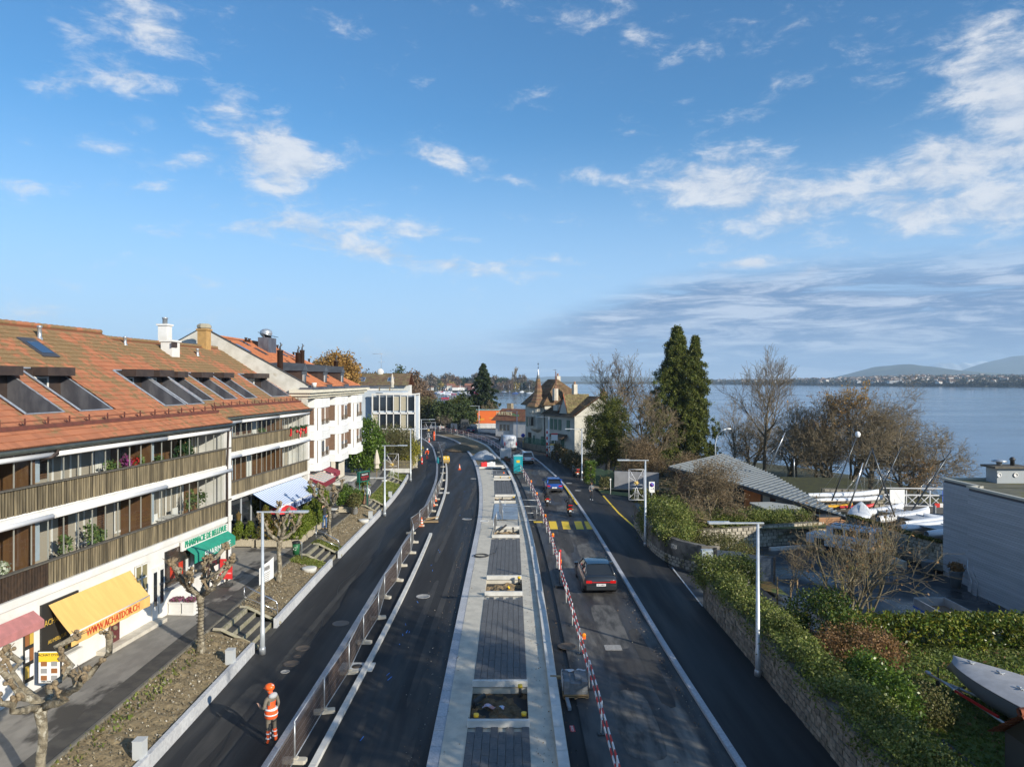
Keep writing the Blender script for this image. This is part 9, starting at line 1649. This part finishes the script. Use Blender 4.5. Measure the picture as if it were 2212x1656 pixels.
baretree('multi_stem_tree','many stemmed young bare tree in the foreground between ivy and parking yard',(15.4,32.7,-.2),28,bark=BARKG,leaves=DRY,twig=BARKG,leafn=300,leafs=.08,h=5.4,r=.085,first=.2,up=.3,twigr=.0085,levels=3,kids_=(6,5,4),lens=(.55,.55,.55),spread=.7,stem=7,wob=.14)
baretree('multi_stem_tree','slim bare saplings beside the off road car',(18.6,37.0,-.6),38,bark=BARKG,h=5.6,r=.05,first=.2,up=.5,twigr=.006,levels=3,kids_=(9,6,4),spread=.38,stem=4,leaves=DRY,leafn=200,leafs=.09)
st=baretree('staked_sapling','young bare tree tied between three timber stakes',(13.5,34.7,.1),29,h=4.2,r=.045,first=.45,up=.35,twigr=.006,levels=3,kids_=(12,7,5),spread=.65)
sk_=thing('tree_stakes','three timber stakes with cross bars round the young tree','stakes',(13.5,34.7,.1)); 
for a in(0.4,2.5,4.6): obj('stake',G().tube([(.55*math.cos(a),.45*math.sin(a),0),(.55*math.cos(a),.45*math.sin(a),1.75)],.04,6),PALLET,sk_)
for a,b in((0.4,2.5),(2.5,4.6),(4.6,.4)): obj('cross_bar',G().tube([(.55*math.cos(a),.45*math.sin(a),1.6),(.55*math.cos(b),.45*math.sin(b),1.6)],.03,4),PALLET,sk_)
# trees standing just outside the frame on the right, whose shade stripes the street
for (x,y,h,sd,l) in ((14.5,6.5,12,41,'tall bare garden tree nearest the stone wall'),(19.5,9.5,13.5,42,'second tall bare garden tree from the stone wall')):
    baretree('garden_tree',l,(x,y,0),sd,h=h,r=.26,first=.25,up=.3,twigr=.035,levels=4,kids_=(11,8,6,4),spread=.75,lens=(.6,.55,.5,.5))
# ================================================================ FAR LEFT TREES AND THE BAY
def mass(name,lab,x,y,z,rx,ry,rz,seed,m,n=9000,size=.3,cz=None,trunk=True,clump=.6,cn=120,inner=.5,cat='tree'):
    t=thing(name,lab,cat,(x,y,z)); 
    if trunk: obj('trunk',G().tube([(0,0,0),(0,0,(cz or rz))],[rx*.07+.1,.1],6),BARK,t)
    obj('crown',leafmesh('crown',cloud(n,ellip(rx,ry,rz,cz or rz,inner),seed,clump,cn),size,m,asp=1.8),None,t); return t
x,y,_=at(731,790,130); mass('oak_tree','golden brown oak rising behind the roofs on the left',x-.5,y,7.,4.3,4,4.6,51,OAKB,16000,.24,cz=5.2,clump=.55,cn=190)
x,y,_=at(708,790,150); baretree('bare_tree','thin bare poplar above the roofs left of the golden oak',(x,y,5),52,h=13,r=.12,first=.2,up=1.,twigr=.02,levels=3,kids_=(16,6,4),spread=.28,twig=TWIGD)
BRM=leafmat('twig_mass',[(.17,.11,.07),(.13,.09,.06),(.22,.14,.08)],.1); GRM=leafmat('far_green',[(.03,.05,.018),(.05,.075,.02),(.08,.10,.03)],.1); WIL=leafmat('willow_gold',[(.35,.26,.05),(.28,.22,.05),(.42,.30,.08)],.2); BRG=leafmat('grey_twig_mass',[(.15,.125,.095),(.20,.165,.12),(.11,.09,.07)],.1)
LT=[(800,846,175,4.8,7.0,BRG,'grey brown bare crown behind the tiled house'),(840,848,165,5.,6.6,BRM,'reddish brown crown right of the roof aerial'),(872,850,180,4.6,7.2,BRM,'brown crown behind the modern building'),(905,862,190,4.6,6.0,BRM,'brown crown at the bay edge left of the willow'),(866,838,200,3.,8.5,GRM,'narrow dark green tree on the left skyline'),(893,843,205,3.2,8.2,BRM,'tall red brown crown at the left bay edge')]
for i,(px,py,Y,r_,h,m_,l) in enumerate(LT): x,y,z=at(px,py,Y); mass('distant_tree',l,x,y,-1,r_,r_,(z+1)/2+h*.35,60+i,m_,5000,.34,clump=.55,cn=110)
for i,(px,py,Y,rx,rz_,m_,l) in enumerate(((960,905,168,3.8,2.2,GRM,'dark green round shrub tree left of the orange building'),(985,898,192,4.2,2.9,YEW,'dark yew mass before the bay'),(1012,893,192,4.6,3.4,YEW,'tall yew mass behind the orange building'),(1040,900,192,4.5,3.0,YEW,'yew mass right of the spruce foot'),(930,905,172,3.2,2.6,OLIVE,'olive shrub behind the far left lamp'),(1003,905,170,3.0,2.2,GRM,'low green shrub beside the orange building'))): x,y,z=at(px,py,Y); mass('evergreen_tree',l,x,y,z-rz_*.6-1.4,rx,3,rz_+1.2,80+i,m_,6000,.26,trunk=False,clump=.5,cn=120,cat='tree')
x,y,_=at(918,880,185); baretree('bare_tree','bare yellowish tree between the modern building and the bay',(x,y,-1),91,h=9,r=.14,first=.2,up=.3,twigr=.02,levels=3,kids_=(12,8,6),spread=.6,leaves=OLIVE,leafn=1500,leafs=.2)
x,y,_=at(1090,890,175); baretree('bare_tree','wide bare tree with pale twigs right of the spruce',(x,y,-2),92,h=9.5,r=.18,first=.12,up=.15,twigr=.02,levels=4,kids_=(9,7,6,4),spread=.8,leaves=DRY,leafn=500,leafs=.16)
x,y,_=at(958,915,166); mass('weeping_tree','small weeping tree beside the far lamp',x,y,0,1.8,1.8,1.2,93,BRG,2500,.16,cz=2.2,clump=.25,cn=60)
# hoardings and clutter at the far curve
for i,(px,py,Y,w,h,m_,l) in enumerate(((985,921,180,3.5,1.2,SIGNW,'white stall with red awning at the far curve'),(1003,917,185,3.,1.6,RED,'red roofed stall at the far curve'),(955,917,182,2.2,1.0,mat('green_canopy',(.05,.35,.15),rough=.6),'green canopy beyond the far white car'),(970,919,182,1.6,1.2,GALV,'grey cabinet at the far curve'))):
    x,y,z=at(px,py,Y); tag(obj('market_stall',G().box((0,0,h/2+.6),(w,1.5,h)).prism([(-w*.6,-1),(w*.6,-1),(w*.6,1),(-w*.6,1)],h+.6,h+.75),m_,loc=(x,y,0)),l,'stall')
hoard=thing('site_hoarding','dark mesh hoarding with white plates along the far side of the curve','fence',(-19,168.5,0),-.75)
for i in range(7): obj('hoarding_panel',G().box((1.1+2.2*i,0,.9),(2.1,.05,1.6)),clothmat('dark_netting',(.05,.06,.07)) if 'dn' not in MC else MC['dn'],hoard) if i%3 else obj('hoarding_panel',G().box((1.1+2.2*i,0,.9),(2.1,.05,1.6)),GALV,hoard)
g2=thing('dark_truck','dark van or truck front facing the camera beside the orange building','truck',(*at(1002,925,165)[:2],0),.3); obj('cab',G().box((0,0,1.3),(2.0,2.2,1.6)).box((0,-.2,2.3),(1.7,1.6,.6)),mat('truck_dark',(.03,.035,.04),rough=.4),g2); obj('windscreen',G().box((0,-1.12,1.7),(1.6,.05,.6)),DGLASS,g2); [obj('wheel',G().wheel((s*.85,-.5,.4),.4,.3,'x'),RUBBER,g2) for s in(-1,1)]; obj('number_plate',G().box((0,-1.13,.6),(.5,.02,.12)),PLATE,g2)
# bay boats
def boatmesh():
    pass
SAILH=hullmesh(7,1.1,1.2).mesh('hull',[HW]); RH=hullmesh(7,1.1,1.2).mesh('hull',[mat('red_hull',(.45,.03,.04),rough=.4)]); BH=hullmesh(7,1.1,1.2).mesh('hull',[mat('blue_hull',(.04,.08,.25),rough=.4)]); CB=G().box((0,.3,1.35),(1.3,2.4,.5)).mesh('cabin',[mat('boat_cabin',(.65,.66,.68),rough=.4)]); CBB=G().box((0,.3,1.35),(1.5,3,.4)).mesh('boat_cover',[mat('blue_cover',(.05,.12,.35),rough=.7)]); MS=G().tube([(0,.5,1),(0,.5,10)],.11,5).mesh('mast',[MASTL]); 
rb_=random.Random(3); big=[(961,861,RH,1,'red hulled sailing boat moored alone in the near bay'),(966,852,SAILH,0,'white motor cruiser with red band behind the red boat'),(995,850,SAILH,1,'white boat with a blue cover in the middle of the bay'),(1008,848,SAILH,0,'white boat next to the blue covered one'),(1145,850,SAILH,1,'white yacht with two bare masts at the bay mouth'),(1127,847,SAILH,1,'white yacht moored left of the bay mouth'),(1113,850,BH,1,'small blue yacht near the wide bare tree'),(1165,845,SAILH,1,'white yacht at the outer edge of the moorings'),(1098,846,SAILH,0,'broad white motor boat right of the spruce'),(1160,843,SAILH,1,'white yacht in front of the tree clump')]
NUM=['nearest','second','third','fourth','fifth','sixth','seventh','eighth','ninth','tenth']
def bayboat(px,py,hm,ms,lab,grp=None,s=1.):
    x,y=gp(px,py,LZ); t=thing('moored_boat',lab,'boat',(x,y,LZ-.25),rb_.uniform(-1.6,1.6),grp); t.scale=(s,)*3; obj('hull',hm,None,t); obj('cabin',rb_.choice((CB,CB,CBB)),None,t)
    if ms: obj('mast',MS,None,t)
for b_ in big: bayboat(*b_,s=1.15)
for i in range(70):
    px=rb_.choice([rb_.uniform(935,1035),rb_.uniform(1075,1170),rb_.uniform(940,1000)]); py=rb_.uniform(845.6,852) if px<1040 else rb_.uniform(843.5,848); hm_=rb_.choice((SAILH,SAILH,SAILH,BH,RH)); ms_=rb_.random()<.55; cn_='white' if hm_ is SAILH else 'blue' if hm_ is BH else 'red'; bayboat(px,py,hm_,ms_,'small %s boat %s moored in the crowded bay %s'%(cn_,'with a mast' if ms_ else 'without a mast','left of the spruce' if px<1040 else 'right of the spruce'),'%s boats moored in the bay'%cn_,rb_.uniform(.7,1.1))
# far bank trees, houses
bank=[(870,838,650,13,BRM),(895,838,700,15,BRG),(912,840,760,12,BRM),(930,838,900,20,BRG),(942,834,930,14,GRM),(955,840,940,14,BRM),(968,832,950,22,BRG),(982,834,950,18,BRM),(1000,838,960,14,GRM),(1008,836,960,15,GRM),(1018,840,950,12,BRG),(1035,822,950,24,BRG),(1050,824,955,22,BRG),(1070,828,960,18,BRG),(1085,832,950,16,GRM),(1093,834,950,14,BRG),(1105,838,945,12,BRM),(1125,828,945,19,BRG),(1132,840,940,9,GRM),(1116,842,940,9,WIL),(1041,838,935,13,WIL),(1060,840,935,10,BRM),(1148,836,930,12,BRG),(1155,838,930,10,GRM),(1100,841,930,9,BRM),(1080,841,930,9,BRM),(975,841,930,9,WIL),(950,841,930,9,WIL)]
desc={id(BRM):'reddish brown bare tree',id(BRG):'grey brown bare tree',id(GRM):'dark green tree',id(WIL):'golden willow'}
seen={}
ORD=['first','second','third','fourth','fifth','sixth','seventh','eighth','ninth']
for i,(px,py,Y,h,m_) in sorted(enumerate(bank),key=lambda q:q[1][0]):
    x,_,_=at(px,py,Y); d=desc[id(m_)]; w='left of the bay' if px<925 else 'at the left end of the far bank' if px<990 else 'on the far bank left of the spruce' if px<1030 else 'behind the spruce' if px<1075 else 'on the far bank right of the spruce'; key=(d,w); seen[key]=seen.get(key,0)+1
    mass('distant_tree','%s %s, %s from left'%(d,w,ORD[seen[key]-1]),x,Y,-1,h*.48,h*.4,h*.5,100+i,m_,2600,1.0,cz=h*.52,clump=1.3,cn=70,trunk=True)
x,_,_=at(1121,838,945); baretree('poplar','narrow bare poplar standing alone on the tip of the far bank',(x-6,945,-1),140,h=34,r=.4,first=.1,up=1.,twigr=.14,levels=3,kids_=(22,6,4),spread=.25,twig=BRG if False else TWIG)
HSE=[(1015,845,930,12,6,mat('dark_chalet',(.12,.04,.03),rough=.8),'dark red chalet on the far bank beside the willow'),(1000,846,930,14,4,WHITE,'long white house on the far bank left of the chalet'),(915,842,920,16,5,mat('house_white',()),'white house at the left of the far bank'),(905,838,920,12,5,mat('house_white',()),'upper white house at the left of the far bank'),(975,842,930,10,6,CREAM,'cream house under the far bank trees'),(962,838,960,14,7,mat('brick_house',(.35,.13,.07),rough=.9),'house with orange roof on the far bank'),(928,843,925,12,4,mat('house_white',()),'low white boathouse on the far bank'),(985,845,925,8,4,WHITE,'small white hut on the far bank')]
RFM=mat('far_roof',(.26,.11,.06),rough=.9)
for px,py,Y,w,h,m_,l in HSE:
    x,_,_=at(px,py,Y); t=thing('distant_house',l,'house',(x,Y-8,-1)); obj('wall',G().box((0,0,h/2),(w,8,h)),m_,t); obj('roof',G().add([(-w*.55,-4.6,h),(w*.55,-4.6,h),(w*.55,4.6,h),(-w*.55,4.6,h),(-w*.5,0,h*1.5),(w*.5,0,h*1.5)],[(0,1,5,4),(1,2,5),(2,3,4,5),(3,0,4)]),RFM,t)
# the wooded far shore with scattered houses (too many and too small to pick apart)
FS=[]
for _ in range(5200):
    px=rnd.uniform(1480,2500); sy=float(np.interp(px,[s[0] for s in SH],[s[1] for s in SH])); Y=(CZ-LZ)*F/(sy-HZ)+rnd.random()**1.5*1100+6; hh=float(np.interp(px,[s[0] for s in SH],[s[2] for s in SH])); v=((Y-(CZ-LZ)*F/(sy-HZ))/2600)**.667; FS.append(((px-CX)/F*Y,Y,-2+hh*min(1,v*1.6),rnd.uniform(6,14)))
P=[]; 
for x,y,z,h in FS:
    for _ in range(16): P.append((x+rnd.gauss(0,h*.33),y+rnd.gauss(0,h*.3),z+abs(rnd.gauss(h*.5,h*.25))))
obj('far_shore_wood',leafmesh('far_shore_wood',np.array(P),3.6,leafmat('far_wood',[(.045,.04,.025),(.07,.055,.03),(.03,.04,.02),(.09,.07,.04)],0),asp=1.4),kind='stuff')
g=G(); 
for _ in range(230):
    px=rnd.choice([rnd.gauss(1850,130),rnd.uniform(1500,2300),rnd.gauss(1950,90)]); sy=float(np.interp(px,[s[0] for s in SH],[s[1] for s in SH])); Y0=(CZ-LZ)*F/(sy-HZ); Y=Y0+rnd.random()**1.3*1300+4; hh=float(np.interp(px,[s[0] for s in SH],[s[2] for s in SH])); v=((Y-Y0)/2600)**.667; z=-2+hh*min(1,v*1.6); w=rnd.uniform(8,18); x=(px-CX)/F*Y; h=rnd.uniform(5,9); g.box((x,Y,z+h/2+5),(w,w*.7,h),rnd.uniform(0,3),0); g.prism([(x-w*.5,Y-w*.4),(x+w*.5,Y-w*.4),(x+w*.5,Y+w*.4),(x-w*.5,Y+w*.4)],z+h+5,z+h+7,1)
obj('far_shore_houses',g,[mat('far_white',(.62,.60,.56),rough=.9),mat('far_roof_dull',(.16,.10,.075),rough=.9)],kind='stuff')
tag(obj('contrail',G().tube([at(1338,293.5,9000),at(1500,296,9000)],[6,14],6),mat('vapour',(.9,.9,.9),rough=1)),'short white contrail in the upper sky','contrail') if False else None
